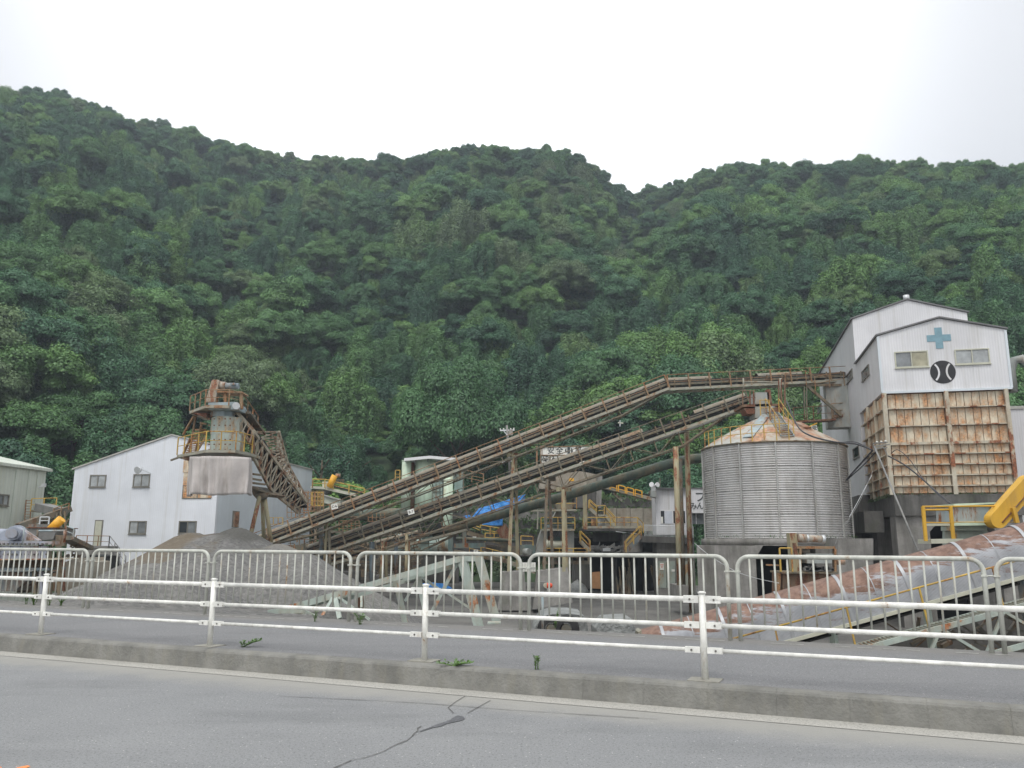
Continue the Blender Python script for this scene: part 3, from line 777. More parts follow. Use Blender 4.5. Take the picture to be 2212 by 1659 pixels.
M['roof_rust'] = m_rusty('rusty_cone_sheet', (.46, .44, .38), .80, .5, (.27, .135, .075), .7, sharp=.14)
M['roof_clean'] = m_rusty('cone_sheet', (.46, .48, .45), .55, .6, (.36, .20, .11), .7, sharp=.1)
M['blue_paint'] = m_rusty('pale_blue_plate', (.34, .42, .44), .25, 1.4)
M['bluegrey'] = m_rusty('blue_grey_machine', (.34, .37, .43), .18, 1.2, (.2, .12, .08))
M['bluedull'] = m_rusty('dull_blue_steel', (.14, .18, .20), .35, 1.5, (.14, .09, .06))
M['greypaint'] = m_plain('grey_steel_plate', (.21, .21, .20), .25, 1.2, .6, .2, dirt=(.34, .32, .28))
M['duct'] = m_rusty('dark_green_duct', (.075, .105, .080), .25, 1.0, (.12, .10, .06), .5, sharp=.15)
M['tank'] = m_rusty('pale_green_tank', (.60, .74, .58), .30, .7, (.38, .22, .07), .25, sharp=.14)
M['tank2'] = m_rusty('teal_tank', (.36, .48, .43), .22, .7, (.22, .14, .07), .3)
M['teal'] = m_rusty('teal_machine', (.13, .19, .18), .22, 1.5)
M['mach_grey'] = m_rusty('grey_green_machine', (.32, .34, .32), .3, 1.2, (.22, .15, .10), .4, sharp=.15)
M['green_pale'] = m_rusty('pale_green_truss', (.40, .46, .41), .22, 1.6, (.30, .11, .04), .6)
M['greenpanel'] = m_rusty('greenish_panel', (.33, .38, .33), .22, 1.3, (.3, .15, .05), .4)
def m_tarp(name, col):
    m, nt, b = new_mat(name); v = geo_pos(nt)
    c = mixc(nt, noise_fac(nt, v, 1.5, 5, .6), tuple(x * .75 for x in col), tuple(min(1, x * 1.2) for x in col))
    nt.links.new(c, b.inputs['Base Color']); b.inputs['Roughness'].default_value = .45
    bump(nt, b, noise_fac(nt, v, 2.4, 6, .6, .3, .7), .8, .12); return m
M['tarp'] = m_tarp('blue_tarpaulin', (.07, .34, .92)); M['canvas'] = m_plain('grey_canvas', (.50, .465, .44), .13, .9, .9, dirt=(.27, .24, .21), dirt_amt=.6)
M['tarp_pale'] = m_tarp('pale_sheet', (.25, .26, .25))
M['red'] = m_plain('red_lamp', (.70, .08, .03), .05, 2, .3); M['black'] = m_plain('black_paint', (.018, .018, .02), .2, 3, .6)
M['cable'] = m_plain('black_cable', (.03, .03, .035), .1, 3, .5); M['sign_white'] = m_plain('sign_white', (.80, .80, .74), .06, 2, .6, dirt=(.5, .42, .32), dirt_amt=.3)
M['lattice'] = m_rusty('lattice_steel', (.40, .37, .29), .42, 1.6, (.22, .12, .07), .6)
M['shaft'] = m_rusty('blue_green_shaft', (.42, .50, .46), .5, 1.6, (.36, .20, .08), .3, sharp=.14)
M['letter'] = m_plain('faded_letter_paint', (.075, .085, .085), .35, 6, .8); M['cross'] = m_plain('faded_green_cross', (.20, .34, .40), .14, 2.5, .7)
M['wood'] = m_plain('plywood_orange', (.42, .22, .10), .15, 2, .8); M['alu'] = m_plain('pale_metal', (.62, .64, .64), .1, 2, .4, .3)
M['motor'] = m_rusty('grey_motor', (.27, .33, .36), .2, 3); M['motor_rust'] = m_rusty('rusty_motor', (.42, .38, .32), .5, 3, (.24, .11, .06))
M['tyre'] = m_plain('tyre_rubber', (.03, .03, .03), .2, 5, .9); M['weed'] = m_plain('weed_leaves', (.13, .24, .06), .3, 20, .7)
def m_cover_sheet():
    m, nt, b = new_mat('corrugated_cover_sheet')
    g = node(nt, 'ShaderNodeNewGeometry'); oi = node(nt, 'ShaderNodeObjectInfo')
    at = node(nt, 'ShaderNodeAttribute'); at.attribute_name = 'up'
    v = geo_pos(nt)
    n1 = noise_fac(nt, geo_pos(nt, (.55, .55, 3.0)), 1.9, 7, .72, .3, .7, -.62, .62)
    t = mth(nt, 'ADD', mth(nt, 'ADD', at.outputs['Fac'], n1), mth(nt, 'MULTIPLY', oi.outputs['Random'], .22))
    r = node(nt, 'ShaderNodeMapRange'); r.inputs['From Min'].default_value = .40; r.inputs['From Max'].default_value = .66; nt.links.new(t, r.inputs['Value'])
    rc = mixc(nt, noise_fac(nt, v, 5, 5, .6), (.165, .095, .07), (.31, .20, .15))
    mc = mixc(nt, noise_fac(nt, v, 1.7, 5, .6), (.32, .33, .35), (.46, .47, .49))
    nt.links.new(mixc(nt, r.outputs[0], mc, rc), b.inputs['Base Color']); b.inputs['Roughness'].default_value = .55; b.inputs['Metallic'].default_value = .25
    return m
M['cover_sheet'] = m_cover_sheet()
M['band'] = m_plain('galvanised_band', (.36, .37, .38), .1, 3, .45, .3)

def railing(mb, pts, h=1.1, sp=1.5, r=.022, mids=(.5,), n=5, top=True):
    pts = [Vector(p) for p in pts]
    for si, (a, b) in enumerate(zip(pts, pts[1:])):
        L = (b - a).length; k = max(1, round(L / sp))
        for i in range(1 if si else 0, k + 1):
            q = a.lerp(b, i / k); mb.beam(q, q + UP * h, r * 1.9)
        if top: mb.tube(a + UP * h, b + UP * h, r, n=n, caps=False)
        for m_ in mids: mb.tube(a + UP * h * m_, b + UP * h * m_, r * .7, n=4, caps=False)
    return mb
def truss(mb, a, b, h, bays, w, up=UP, zig=True, posts=True, m=0):
    """flat truss from a to b (bottom chord), height h along up"""
    a, b = Vector(a), Vector(b)
    mb.beam(a, b, w, w * 1.2, m=m); mb.beam(a + up * h, b + up * h, w, w * 1.2, m=m)
    for i in range(bays + 1):
        p = a.lerp(b, i / bays)
        if posts: mb.beam(p, p + up * h, w * .7, m=m)
        if i < bays and zig:
            q = a.lerp(b, (i + 1) / bays)
            if i % 2: mb.beam(p + up * h, q, w * .6, m=m)
            else: mb.beam(p, q + up * h, w * .6, m=m)
    return mb
def text_mesh(txt, size, mat, thick=.004):
    cu = bpy.data.curves.new('lettering', 'FONT'); cu.body = txt; cu.size = size; cu.extrude = thick; cu.align_x = 'CENTER'; cu.align_y = 'CENTER'
    cu.resolution_u = 4; cu.offset = size * .012
    ob = bpy.data.objects.new('lettering', cu); COL.objects.link(ob)
    dg = bpy.context.evaluated_depsgraph_get(); me = bpy.data.meshes.new_from_object(ob.evaluated_get(dg))
    bpy.data.objects.remove(ob); me.materials.clear(); me.materials.append(mat); return me
def facing_rot(normal, tilt=0.0):
    """rotation whose local +Z is normal and local +Y is up, turned in its own plane by tilt"""
    z = Vector(normal).normalized(); x = UP.cross(z).normalized(); y = z.cross(x)
    m_ = Matrix((x, y, z)).transposed() @ Matrix.Rotation(tilt, 3, 'Z')
    return m_.to_euler()
def put_text(name, txt, size, mat, c, normal, parent, tilt=0.0, sx=1.0):
    org = parent.location.copy(); q = parent.parent
    while q is not None: org += q.location; q = q.parent
    return link(name, text_mesh(txt, size, mat), parent, Vector(c) - org, facing_rot(normal, tilt), (sx, 1, 1))
def wall_window(root, o, ax, nrm, a0, a1, zz0, zz1, panes, fmat, fr=.06, mull=None, sill=True):
    """window on the wall plane through o (a along ax, z up); nrm points out of the wall; panes = glass materials left to right"""
    def pt(a, z, d): q = o + ax * a; q.z = z; return q + nrm * d
    fm = MB(); W = a1 - a0
    for (p, q) in (((a0, zz0), (a1, zz0)), ((a0, zz1), (a1, zz1))): fm.beam(pt(p[0] - fr / 2, p[1], .02), pt(q[0] + fr / 2, q[1], .02), .10, fr)
    xs = [a0, a1] + [lerp(a0, a1, i / len(panes)) for i in range(1, len(panes))]
    for i, x in enumerate(xs): fm.beam(pt(x, zz0 + fr / 2, .02), pt(x, zz1 - fr / 2, .02), fr if i < 2 else fr * .8, .10, up=nrm)
    wn_ = fm.build('window', fmat, root)
    for i, g in enumerate(panes):
        b0, b1 = lerp(a0, a1, i / len(panes)), lerp(a0, a1, (i + 1) / len(panes))
        MB().prism([pt(b0 + .03, zz0 + .03, .012 + .006 * i), pt(b1 - .03, zz0 + .03, .012 + .006 * i), pt(b1 - .03, zz1 - .03, .012 + .006 * i), pt(b0 + .03, zz1 - .03, .012 + .006 * i)], -nrm * .008).build('pane', g, wn_)
    if sill: MB().beam(pt(a0 - .08, zz0 - fr / 2 - .035, .05), pt(a1 + .08, zz0 - fr / 2 - .035, .05), .12, .05).build('sill', fmat, wn_)
    return wn_

# ================================================================ TALL BATCHING BUILDING (right)
C0 = P(1906, 848, 52)
def B(a, t, z): q = C0 + BD * a + BN * t; q.z = z; return q
tb = empty('batching_building', B(3.7, 8, YARD), 'tall white gabled building with a green cross over a rusty panelled bin', 'building')
W1 = 7.5
def gable(mb, a0, a1, t0, t1, zb, ze, za):
    am = (a0 + a1) / 2
    f = [B(a0, t0, zb), B(a1, t0, zb), B(a1, t0, ze), B(am, t0, za), B(a0, t0, ze)]; bk = [q + BN * (t1 - t0) for q in f]
    mb.add(f + bk, [(0, 1, 2, 3, 4), (9, 8, 7, 6, 5), (0, 5, 6, 1)], 0)
    mb.add(f + bk, [(0, 4, 9, 5), (1, 6, 7, 2)], 1); return mb
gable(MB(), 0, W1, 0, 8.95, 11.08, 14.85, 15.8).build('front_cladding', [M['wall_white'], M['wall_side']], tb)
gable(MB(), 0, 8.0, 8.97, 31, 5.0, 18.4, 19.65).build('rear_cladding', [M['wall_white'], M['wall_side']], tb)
def roof(root, a0, a1, t0, t1, ze, za, mat, th=.10, ov=.14):
    for sg in (0, 1):
        am = (a0 + a1) / 2; ae = a0 - ov if sg == 0 else a1 + ov; sl_ = (za - ze) / (am - a0)
        q = [B(ae, t0 - ov, ze - ov * sl_ + .03), B(am, t0 - ov, za + .03), B(am, t1, za + .03), B(ae, t1, ze - ov * sl_ + .03)]
        MB().prism(q, UP * th).build('roof', mat, root)
roof(tb, 0, W1, 0, 8.95, 14.85, 15.8, M['roof']); roof(tb, 0, 8.0, 8.97, 31, 18.4, 19.65, M['roof'])
# corner flashings
fl = MB()
for a, t, zb_, zt_ in ((0, 0, 11.08, 14.8), (W1, 0, 11.08, 14.8)): fl.beam(B(a, t, zb_) + BN * .0, B(a, t, zt_), .14, .14, up=BN)
fl.beam(B(-.02, -.03, 11.06), B(W1 + .02, -.03, 11.06), .12, .14)
fl.build('corner_flashing', M['wall_pale'], tb)
MB().tube(B(4.0, 9.2, 19.7), B(4.0, 9.2, 20.1), .22, n=12).build('roof_vent', M['alu'], tb)
def fwin(x0, y0, x1, y1, panes, fm=None):
    p, q = PL(*z6(x0, y1), C0, BN), PL(*z6(x1, y0), C0, BN)
    return wall_window(tb, C0, BD, -BN, (p - C0).dot(BD), (q - C0).dot(BD), p.z, q.z, panes, fm or M['frame_cream'], .07)
fwin(567, 416, 750, 514, [M['glass'], M['glass_yel']]); fwin(922, 402, 1112, 494, [M['glass_grey'], M['glass_grey']])
def swin(x0, y0, x1, y1, panes, t_max=30):
    p, q = PL(*z6(x0, y1), C0, BD), PL(*z6(x1, y0), C0, BD); a, b = sorted(((p - C0).dot(BN), (q - C0).dot(BN)))
    return wall_window(tb, C0, BN, -BD, a, b, min(p.z, q.z), max(p.z, q.z), panes, M['frame_dark'], .06)
swin(372, 495, 408, 595, [M['glass']]); swin(280, 520, 310, 608, [M['glass']]); swin(319, 975, 349, 1055, [M['glass_dark']]); swin(107, 725, 128, 790, [M['glass']])
# cross and emblem
cq = PL(*z6(820, 339), C0, BN); ca = (cq - C0).dot(BD)
def onf(a, z, d=.03): return B(a, -d, z)
k = .40; cw = 1.0 * (PL(*z6(891, 339), C0, BN) - PL(*z6(748, 339), C0, BN)).length / 2
cm = MB(); kk = cw * .31
poly = [(-kk, -cw), (kk, -cw), (kk, -kk), (cw, -kk), (cw, kk), (kk, kk), (kk, cw), (-kk, cw), (-kk, kk), (-cw, kk), (-cw, -kk), (-kk, -kk)]
cm.prism([onf(ca + x, cq.z + y * .98) for x, y in poly], BN * .02); cm.build('green_cross', M['cross'], tb)
eq = PL(*z6(844, 540), C0, BN); ea = (eq - C0).dot(BD); er = (PL(*z6(920, 540), C0, BN) - PL(*z6(768, 540), C0, BN)).length / 2
em = MB(); em.prism([onf(ea + er * math.cos(i / 48 * 6.2832), eq.z + er * math.sin(i / 48 * 6.2832)) for i in range(48)], BN * .02)
eo = em.build('emblem', M['black'], tb)
for sg in (-1, 1):
    am = MB(); cx = ea + sg * er * 1.28; R1 = er * .98
    for i in range(14):
        a0, a1 = [math.pi / 2 * (1 + sg) + sg * 0 + (-.78 + 1.56 * j / 14) for j in (i, i + 1)]
        # arc bulging towards the centre
        def ap(a, r): return onf(cx - sg * 0 + r * math.cos(a) , eq.z + r * math.sin(a), .036)
        a0b, a1b = (math.pi - (a0 - math.pi) if False else a0), a1
        am.prism([ap(a0, R1 - .055), ap(a0, R1 + .055), ap(a1, R1 + .055), ap(a1, R1 - .055)], BN * .012)
    am.build('emblem_stripe', M['wall_white'], eo)
# rusty bin under the cladding
zb0, zt0 = 4.52, 11.0
levels = [11.0, PL(*z6(530, 758), C0, BN).z, PL(*z6(540, 861), C0, BN).z, PL(*z6(548, 965), C0, BN).z, PL(*z6(552, 1027), C0, BN).z, PL(*z6(556, 1089), C0, BN).z, PL(*z6(560, 1152), C0, BN).z, PL(*z6(563, 1214), C0, BN).z, 4.55]
pm = MB().box((0, 0, 0), 1, 1, 1).mesh('wall_panel', M['bin_panel'])
core = MB(); core.prism([B(.2, .25, 4.5), B(7.2, .25, 4.5), B(7.2, 8.4, 4.5), B(.2, 8.4, 4.5)], UP * 6.55); core.build('bin_core', M['rust_dark'], tb)
def panel(o, ax, nrm, a0, a1, zz0, zz1, d, m_=pm):
    q = o + ax * ((a0 + a1) / 2) + nrm * d; q.z = (zz0 + zz1) / 2
    ob = link('wall_panel', m_, tb, q - tb.location, (0, 0, math.atan2(ax.y, ax.x)), (a1 - a0, .05, zz1 - zz0)); return ob
mid = 3.73
for z_hi, z_lo in zip(levels, levels[1:]):
    for h0, h1 in ((.30, mid - .14), (mid + .14, 7.05)):
        for i in range(7):
            a0, a1 = lerp(h0, h1, i / 7) + .018, lerp(h0, h1, (i + 1) / 7) - .018
            panel(C0 + BN * .2, BD, -BN, a0, a1, z_lo + .06, z_hi - .06, random.uniform(0, .015))
    n_s = 12
    for i in range(n_s):
        a0, a1 = lerp(.4, 8.1, i / n_s) + .02, lerp(.4, 8.1, (i + 1) / n_s) - .02
        panel(C0 + BD * .15, BN, -BD, a0, a1, z_lo + .06, z_hi - .06, random.uniform(0, .015))
for i, z in enumerate(levels[1:-1]):
    h = .16 if i == 2 else .07
    MB().beam(B(.12, .07, z), B(7.2, .07, z), .26, h).build('rib', M['bin_frame'], tb, 'thick red-rusty rib across the middle' if i == 2 else None)
    MB().beam(B(.04, .2, z), B(.04, 8.3, z), .26, h).build('rib', M['bin_frame'], tb)
for a, wd in ((.08, .26), (mid, .24), (7.15, .22)): MB().beam(B(a, .03, 4.5), B(a, .03, 11.02), wd, .30, up=BN).build('column', M['bin_frame'], tb)
for t in (2.9, 5.6): MB().beam(B(.0, t, 4.5), B(.0, t, 11.02), .2, .16, up=BN).build('column', M['bin_frame'], tb)
cb = MB()
# concrete substructure
def cbox(mb, a0, a1, t0, t1, zz0, zz1, m=0): return mb.prism([B(a0, t0, zz0), B(a1, t0, zz0), B(a1, t1, zz0), B(a0, t1, zz0)], UP * (zz1 - zz0), m)
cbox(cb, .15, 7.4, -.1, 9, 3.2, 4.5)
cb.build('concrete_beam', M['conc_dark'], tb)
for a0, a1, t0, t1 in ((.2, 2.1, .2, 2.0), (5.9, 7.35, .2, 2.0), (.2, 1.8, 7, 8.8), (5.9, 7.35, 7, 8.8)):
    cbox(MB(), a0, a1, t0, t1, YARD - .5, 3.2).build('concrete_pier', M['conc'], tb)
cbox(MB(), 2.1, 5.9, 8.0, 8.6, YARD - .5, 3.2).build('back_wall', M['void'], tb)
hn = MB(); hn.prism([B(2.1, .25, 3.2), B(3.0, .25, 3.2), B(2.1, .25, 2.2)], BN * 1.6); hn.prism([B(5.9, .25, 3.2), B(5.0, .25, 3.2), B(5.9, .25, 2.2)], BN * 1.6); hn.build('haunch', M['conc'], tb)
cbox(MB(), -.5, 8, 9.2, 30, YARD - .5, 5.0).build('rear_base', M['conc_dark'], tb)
cbox(MB(), -1.2, 0, 3, 14, 2.2, 3.6).build('side_ledge', M['conc_dark'], tb)
ms = MB()
for i in range(420):
    a = random.uniform(.2, 7.2) if i < 260 else random.uniform(-.1, .1); t = .02 if i < 260 else random.uniform(0, 8)
    q = B(a, t - random.uniform(0, .12), 4.5 + random.uniform(-.12, .08)); d1 = Vector((random.gauss(0, 1), random.gauss(0, 1), random.gauss(0, 1))).normalized() * .09
    d2 = Vector((random.gauss(0, 1), random.gauss(0, 1), random.gauss(0, 1))).normalized() * .06; ms.add([q - d1, q - d2, q + d1, q + d2], [(0, 1, 2, 3)])
o = ms.build('moss_fringe', M['leaf'], tb); o['kind'] = 'stuff'
# downpipes on the right edge
dp_ = MB(); dp_.path([B(7.75, .6, 10.9), B(7.75, .6, 12.3), B(7.95, .5, 12.9), B(8.4, .45, 13.0), B(8.75, .4, 12.6), B(8.8, .4, 4)], .28, 12)
single(dp_, 'dust_pipe', M['mach_grey'], 'curved grey dust pipe rising beside the right edge of the tall building', 'pipe')
nb = empty('side_shed', B(12, 9, YARD), 'white shed wall half visible beyond the right side of the tall building', 'building')
cbox(MB(), 8.4, 16, 6, 14, YARD - .5, 10.6).build('wall', M['wall_white'], nb); cbox(MB(), 8.3, 16.2, 5.9, 14.2, 10.6, 10.8).build('roof', M['roof_pale'], nb)

# ================================================================ STEEL SILO
_a1, _a2 = math.atan(P(1520, 1060, 58).x / 58), math.atan(P(1836, 1060, 58).x / 58)
SC_ = Vector((58 * math.tan((_a1 + _a2) / 2), 58, 0)); SR = SC_.length * math.sin((_a2 - _a1) / 2) - .05
zbot = P(1677, 1163, 58 - SR).z; ztop = P(1677, 954, 58 - SR).z
sil = empty('silo', Vector((SC_.x, SC_.y, zbot)), 'large round corrugated steel silo with a rusty cone roof and yellow handrail', 'silo')
ncor = 40; ring = []
hgt = ztop - zbot; tiers = 4
for ti in range(tiers):
    prof = []; zz0 = zbot + hgt * ti / tiers + .01; zz1 = zbot + hgt * (ti + 1) / tiers - .01; nn = ncor // tiers * 6
    for i in range(nn + 1):
        t = i / nn; prof.append((SR + .07 * math.sin(t * ncor / tiers * 2 * math.pi), lerp(zz0, zz1, t)))
    MB().lathe((SC_.x, SC_.y, 0), prof, 96).build('wall_ring', M['silo'], sil)
for i in range(26):
    a = 2 * math.pi * i / 26 + .09; d = Vector((math.cos(a), math.sin(a), 0))
    if d.y > .35: continue
    q = SC_ + d * (SR + .08); tg = Vector((-d.y, d.x, 0))
    if i % 2 == 0: MB().beam(Vector((q.x, q.y, zbot)), Vector((q.x, q.y, ztop)), .11, .09, up=tg).build('stiffener', M['silo_rib'], sil)
bs = MB()
for ti in range(tiers):
    for i in range(80):
        a = 2 * math.pi * i / 80; d = Vector((math.cos(a), math.sin(a), 0))
        if d.y > .3: continue
        bs.box(SC_ + d * (SR + .055) + UP * (zbot + hgt * ti / tiers + .02), .035, .035, .035)
o = bs.build('bolt_row', M['bolt'], sil); o['kind'] = 'stuff'
MB().lathe((SC_.x, SC_.y, 0), [(SR + .02, ztop - .02), (SR + .16, ztop), (SR + .16, ztop + .08), (SR - .05, ztop + .10)], 64).build('rim', M['steel_old'], sil)
zap = P(1663, 900, 58).z; nsec = 16; r_in = .6
for i in range(nsec):
    a0, a1 = 2 * math.pi * i / nsec, 2 * math.pi * (i + 1) / nsec
    vs = []
    for j in range(5):
        t = j / 4; rr = lerp(SR + .10, r_in, t); z = ztop + .06 + (zap - ztop) * (t ** .92)
        for k in range(5):
            a = lerp(a0, a1, k / 4); lift = .05 if k in (0, 4) else 0.0
            vs.append(SC_ + Vector((rr * math.cos(a), rr * math.sin(a), z + lift)))
    mm = MB().add(vs, [(j * 5 + k, j * 5 + k + 1, (j + 1) * 5 + k + 1, (j + 1) * 5 + k) for j in range(4) for k in range(4)], 0, False)
    am = (a0 + a1) / 2; rust = math.cos(am - R_(-58)) > .55
    mm.build('roof_sheet', M['roof_rust'] if rust else M['roof_clean'], sil, 'rust-brown roof sheet' if rust else None)
MB().tube(SC_ + UP * (zap - .1), SC_ + UP * (zap + .75), .5, n=20).build('inlet_collar', M['mach_grey'], sil)
# hatch, ladder walkway on the cone, handrail
def cone_pt(a, t): rr = lerp(SR, r_in, t); return SC_ + Vector((rr * math.cos(a), rr * math.sin(a), ztop + .08 + (zap - ztop) * (t ** .92)))
aw = R_(-95)
lad = MB(); tg = Vector((-math.sin(aw), math.cos(aw), 0))
for sg in (-1, 1): lad.beam(cone_pt(aw, .08) + tg * .42 * sg + UP * .12, cone_pt(aw, 1) + tg * .42 * sg + UP * .12, .05, .10)
for i in range(14): q = cone_pt(aw, .08 + .92 * i / 13) + UP * .14; lad.beam(q - tg * .42, q + tg * .42, .16, .03)
lad.build('roof_walkway', M['blue_paint'], sil)
yr = MB()
for sg in (-1, 1): railing(yr, [cone_pt(aw, .12) + tg * .45 * sg + UP * .12, cone_pt(aw, .98) + tg * .45 * sg + UP * .12], 1.05, 1.4, .028)
arc = [cone_pt(lerp(R_(-95), R_(-178), i / 9), .0) + UP * .02 for i in range(10)]
railing(yr, arc, 1.1, 1.6, .03, (.5,))
yr.build('handrail', M['yellow'], sil)
hm_ = MB(); ah = R_(-60)
pa, pb = cone_pt(ah, .40), cone_pt(ah, .58); t2 = Vector((-math.sin(ah), math.cos(ah), 0))
hm_.beam(pa + UP * .12, pb + UP * .12, .75, .12); hm_.build('roof_hatch', M['roof_rust'], sil)
pl_ = MB(); ap_ = R_(-128); pl_.beam(cone_pt(ap_, .1) + UP * .1, cone_pt(ap_, .95) + UP * .1, .7, .05); pl_.build('blue_plank', M['blue_paint'], sil)
# plinth and piers
pl = empty('silo_plinth', Vector((SC_.x, SC_.y, YARD)), 'stained concrete plinth with dark arched openings carrying the steel silo', 'plinth')
zs = zbot
def wbox(mb, x0, x1, y0, y1, zz0, zz1, rot=0): return mb.prism([Vector((x0, y0, zz0)), Vector((x1, y0, zz0)), Vector((x1, y1, zz0)), Vector((x0, y1, zz0))], UP * (zz1 - zz0))
MB().lathe((SC_.x, SC_.y, 0), [(0, zs - .45), (SR + .35, zs - .45), (SR + .38, zs - .05), (SR + .2, zs), (0, zs)], 48).build('slab', M['conc'], pl)
PO = P(1677, 1100, 52.2)
def pf_(x, z, d=0.0): q = PL(*z5(x, 1300), PO, BN) + BN * d; q.z = z; return q
zo = PL(*z5(1000, 1275), PO, BN).z
def pbox(x0, x1, z0, z1, d0, d1, name, mat): return MB().prism([pf_(x0, z0, d0), pf_(x1, z0, d0), pf_(x1, z1, d0), pf_(x0, z1, d0)], BN * (d1 - d0)).build(name, M[mat], pl)
pbox(520, 905, YARD - .5, zs - .46, 0, 9, 'pier', 'conc'); pbox(1300, 1640, YARD - .5, zs - .46, 0, 9, 'pier', 'conc'); pbox(906, 1299, zo, zs - .46, .02, 9, 'lintel', 'conc')
MB().prism([pf_(905, zo, .03), pf_(960, zo, .03), pf_(905, zo - .8, .03)], BN * 2).build('haunch', M['conc'], pl)
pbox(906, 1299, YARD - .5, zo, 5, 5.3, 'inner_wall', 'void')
fr_ = MB()
for i in range(130):
    a = random.choice((-2.6, -1.9, -1.55, -1.2, -.6)) + random.gauss(0, .13); q = SC_ + Vector((math.cos(a), math.sin(a), 0)) * (SR + random.uniform(.05, .35)) + UP * (zs + random.uniform(0, .18)) 
    d1 = Vector((random.gauss(0, .4), random.gauss(0, .4), 1)).normalized() * random.uniform(.04, .14); d2 = Vector((random.gauss(0, 1), random.gauss(0, 1), 0)).normalized() * .03
    fr_.add([q - d2, q + d2, q + d1], [(0, 1, 2)])
o = fr_.build('weed_fringe', M['leaf'], pl); o['kind'] = 'stuff'

# ================================================================ BELT CONVEYOR GALLERIES
def gallery(root, A, Bp, width=1.5, cover_r=.34, drop=1.25, post_sp=2.0, truss_h=0.0, truss_t0=None, truss_t1=None, gaps=(), postmat='post_rust', taper=True, seed=1, tstyle=1):
    """A-Bp = line of the belt cover's top; everything hangs below it"""
    rs = random.Random(seed); A, Bp = Vector(A), Vector(Bp); d = (Bp - A); L = d.length; d.normalize(); sd = d.cross(UP).normalized(); n = sd.cross(d)
    if sd.y > 0: sd = -sd   # sd points to the viewer
    # half-round cover in lengths
    k = max(1, int(L / 3.7)); seg = L / k; na = 9; vs = []
    for x in (0.02, seg - .02):
        for i in range(na):
            a = math.pi * i / (na - 1); vs.append(d * x + sd * (cover_r * 1.25 * math.cos(a)) + n * (cover_r * math.sin(a)))
    cme = MB().add(vs, [(i, i + 1, na + i + 1, na + i) for i in range(na - 1)], 0, True).mesh('belt_cover', M['cover'])
    for i in range(k):
        if i in gaps: continue
        link('belt_cover', cme, root, A + d * (seg * i) - n * cover_r - root.location + n * rs.uniform(-.02, .02))
    belt = MB(); belt.beam(A - n * (cover_r + .16), Bp - n * (cover_r + .16), width * .66, .22); belt.beam(A - n * (cover_r + .50), Bp - n * (cover_r + .50), width * .62, .07); belt.build('belt', M['belt'], root)
    st = MB()
    for sg in (-1, 1):
        st.beam(A + sd * sg * width * .36 - n * (cover_r + .36), Bp + sd * sg * width * .36 - n * (cover_r + .36), .08, .16)
    st.build('stringer', M['steel_old'], root)
    ch = MB()
    for sg in (-1, 1): ch.beam(A + sd * sg * width * .5 - n * drop, Bp + sd * sg * width * .5 - n * drop, .12, .20)
    kk = int(L / 1.0)
    for i in range(kk + 1):
        q = A + d * (L * i / kk) - n * drop; ch.beam(q - sd * width * .5, q + sd * width * .5, .06, .06)
    ch.build('walkway_channel', M['steel_pale'], root)
    # idler brackets
    im = MB(); im.beam(sd * width * .36 - n * (cover_r + .34), sd * width * .40 - n * (cover_r - .02), .10, .10); im.beam(-sd * width * .36 - n * (cover_r + .34), -sd * width * .40 - n * (cover_r - .02), .10, .10)
    im.tube(sd * width * .34 - n * (cover_r + .52), -sd * width * .34 - n * (cover_r + .52), .07, n=6)
    ime = im.mesh('idler', M['steel_old']); ki = int(L / 1.25)
    for i in range(ki): link('idler', ime, root, A + d * (L * (i + .5) / ki) - root.location)
    # handrail
    po = MB(); hh = drop + .10
    po.beam(sd * width * .52 - n * drop, sd * width * .52 - n * (drop - hh), .10); po.beam(sd * width * .40 - n * (cover_r + .4), sd * width * .52 - n * (drop - .1), .05)
    pme = po.mesh('railing_post', M[postmat]); kp_ = int(L / post_sp)
    for i in range(kp_ + 1): link('railing_post', pme, root, A + d * (L * i / kp_) - root.location)
    hr = MB(); off = sd * width * .52
    hr.tube(A + off + n * .10, Bp + off + n * .10, .03, n=5); hr.tube(A + off - n * (drop * .45), Bp + off - n * (drop * .45), .025, n=4); hr.tube(A - off - n * (drop * .3), Bp - off - n * (drop * .3), .03, n=4)
    hr.build('handrail', M[postmat], root)
    if truss_h:
        t0, t1 = truss_t0 or 0, truss_t1 or 1; a, b = A + d * (L * t0), A + d * (L * t1); tl = (b - a).length; nb_ = max(2, int(tl / 1.9))
        for sg in (-1, 1):
            tm = MB(); o_ = sd * sg * width * .42; pb_ = None
            for i in range(nb_ + 1):
                t = i / nb_; hloc = truss_h * (min(1, min(t, 1 - t) * nb_ / 2.0) if taper else 1)
                p_ = a.lerp(b, t) + o_ - n * drop; q_ = p_ - n * max(.02, hloc)
                tm.beam(p_, q_, .06)
                if pb_ is not None:
                    tm.beam(pb_[1], q_, .10, .10); tm.beam(pb_[1] if i % 2 else pb_[0], p_ if i % 2 else q_, .055)
                pb_ = (p_, q_)
            tm.build('truss', M['steel_old'], root)
        cr_ = MB()
        for i in range(nb_ + 1):
            q_ = a.lerp(b, i / nb_) - n * (drop + truss_h * .9); 
            if 0 < i < nb_: cr_.beam(q_ - sd * width * .42, q_ + sd * width * .42, .05)
        cr_.build('cross_bracing', M['steel_old'], root)
    return d, sd, n
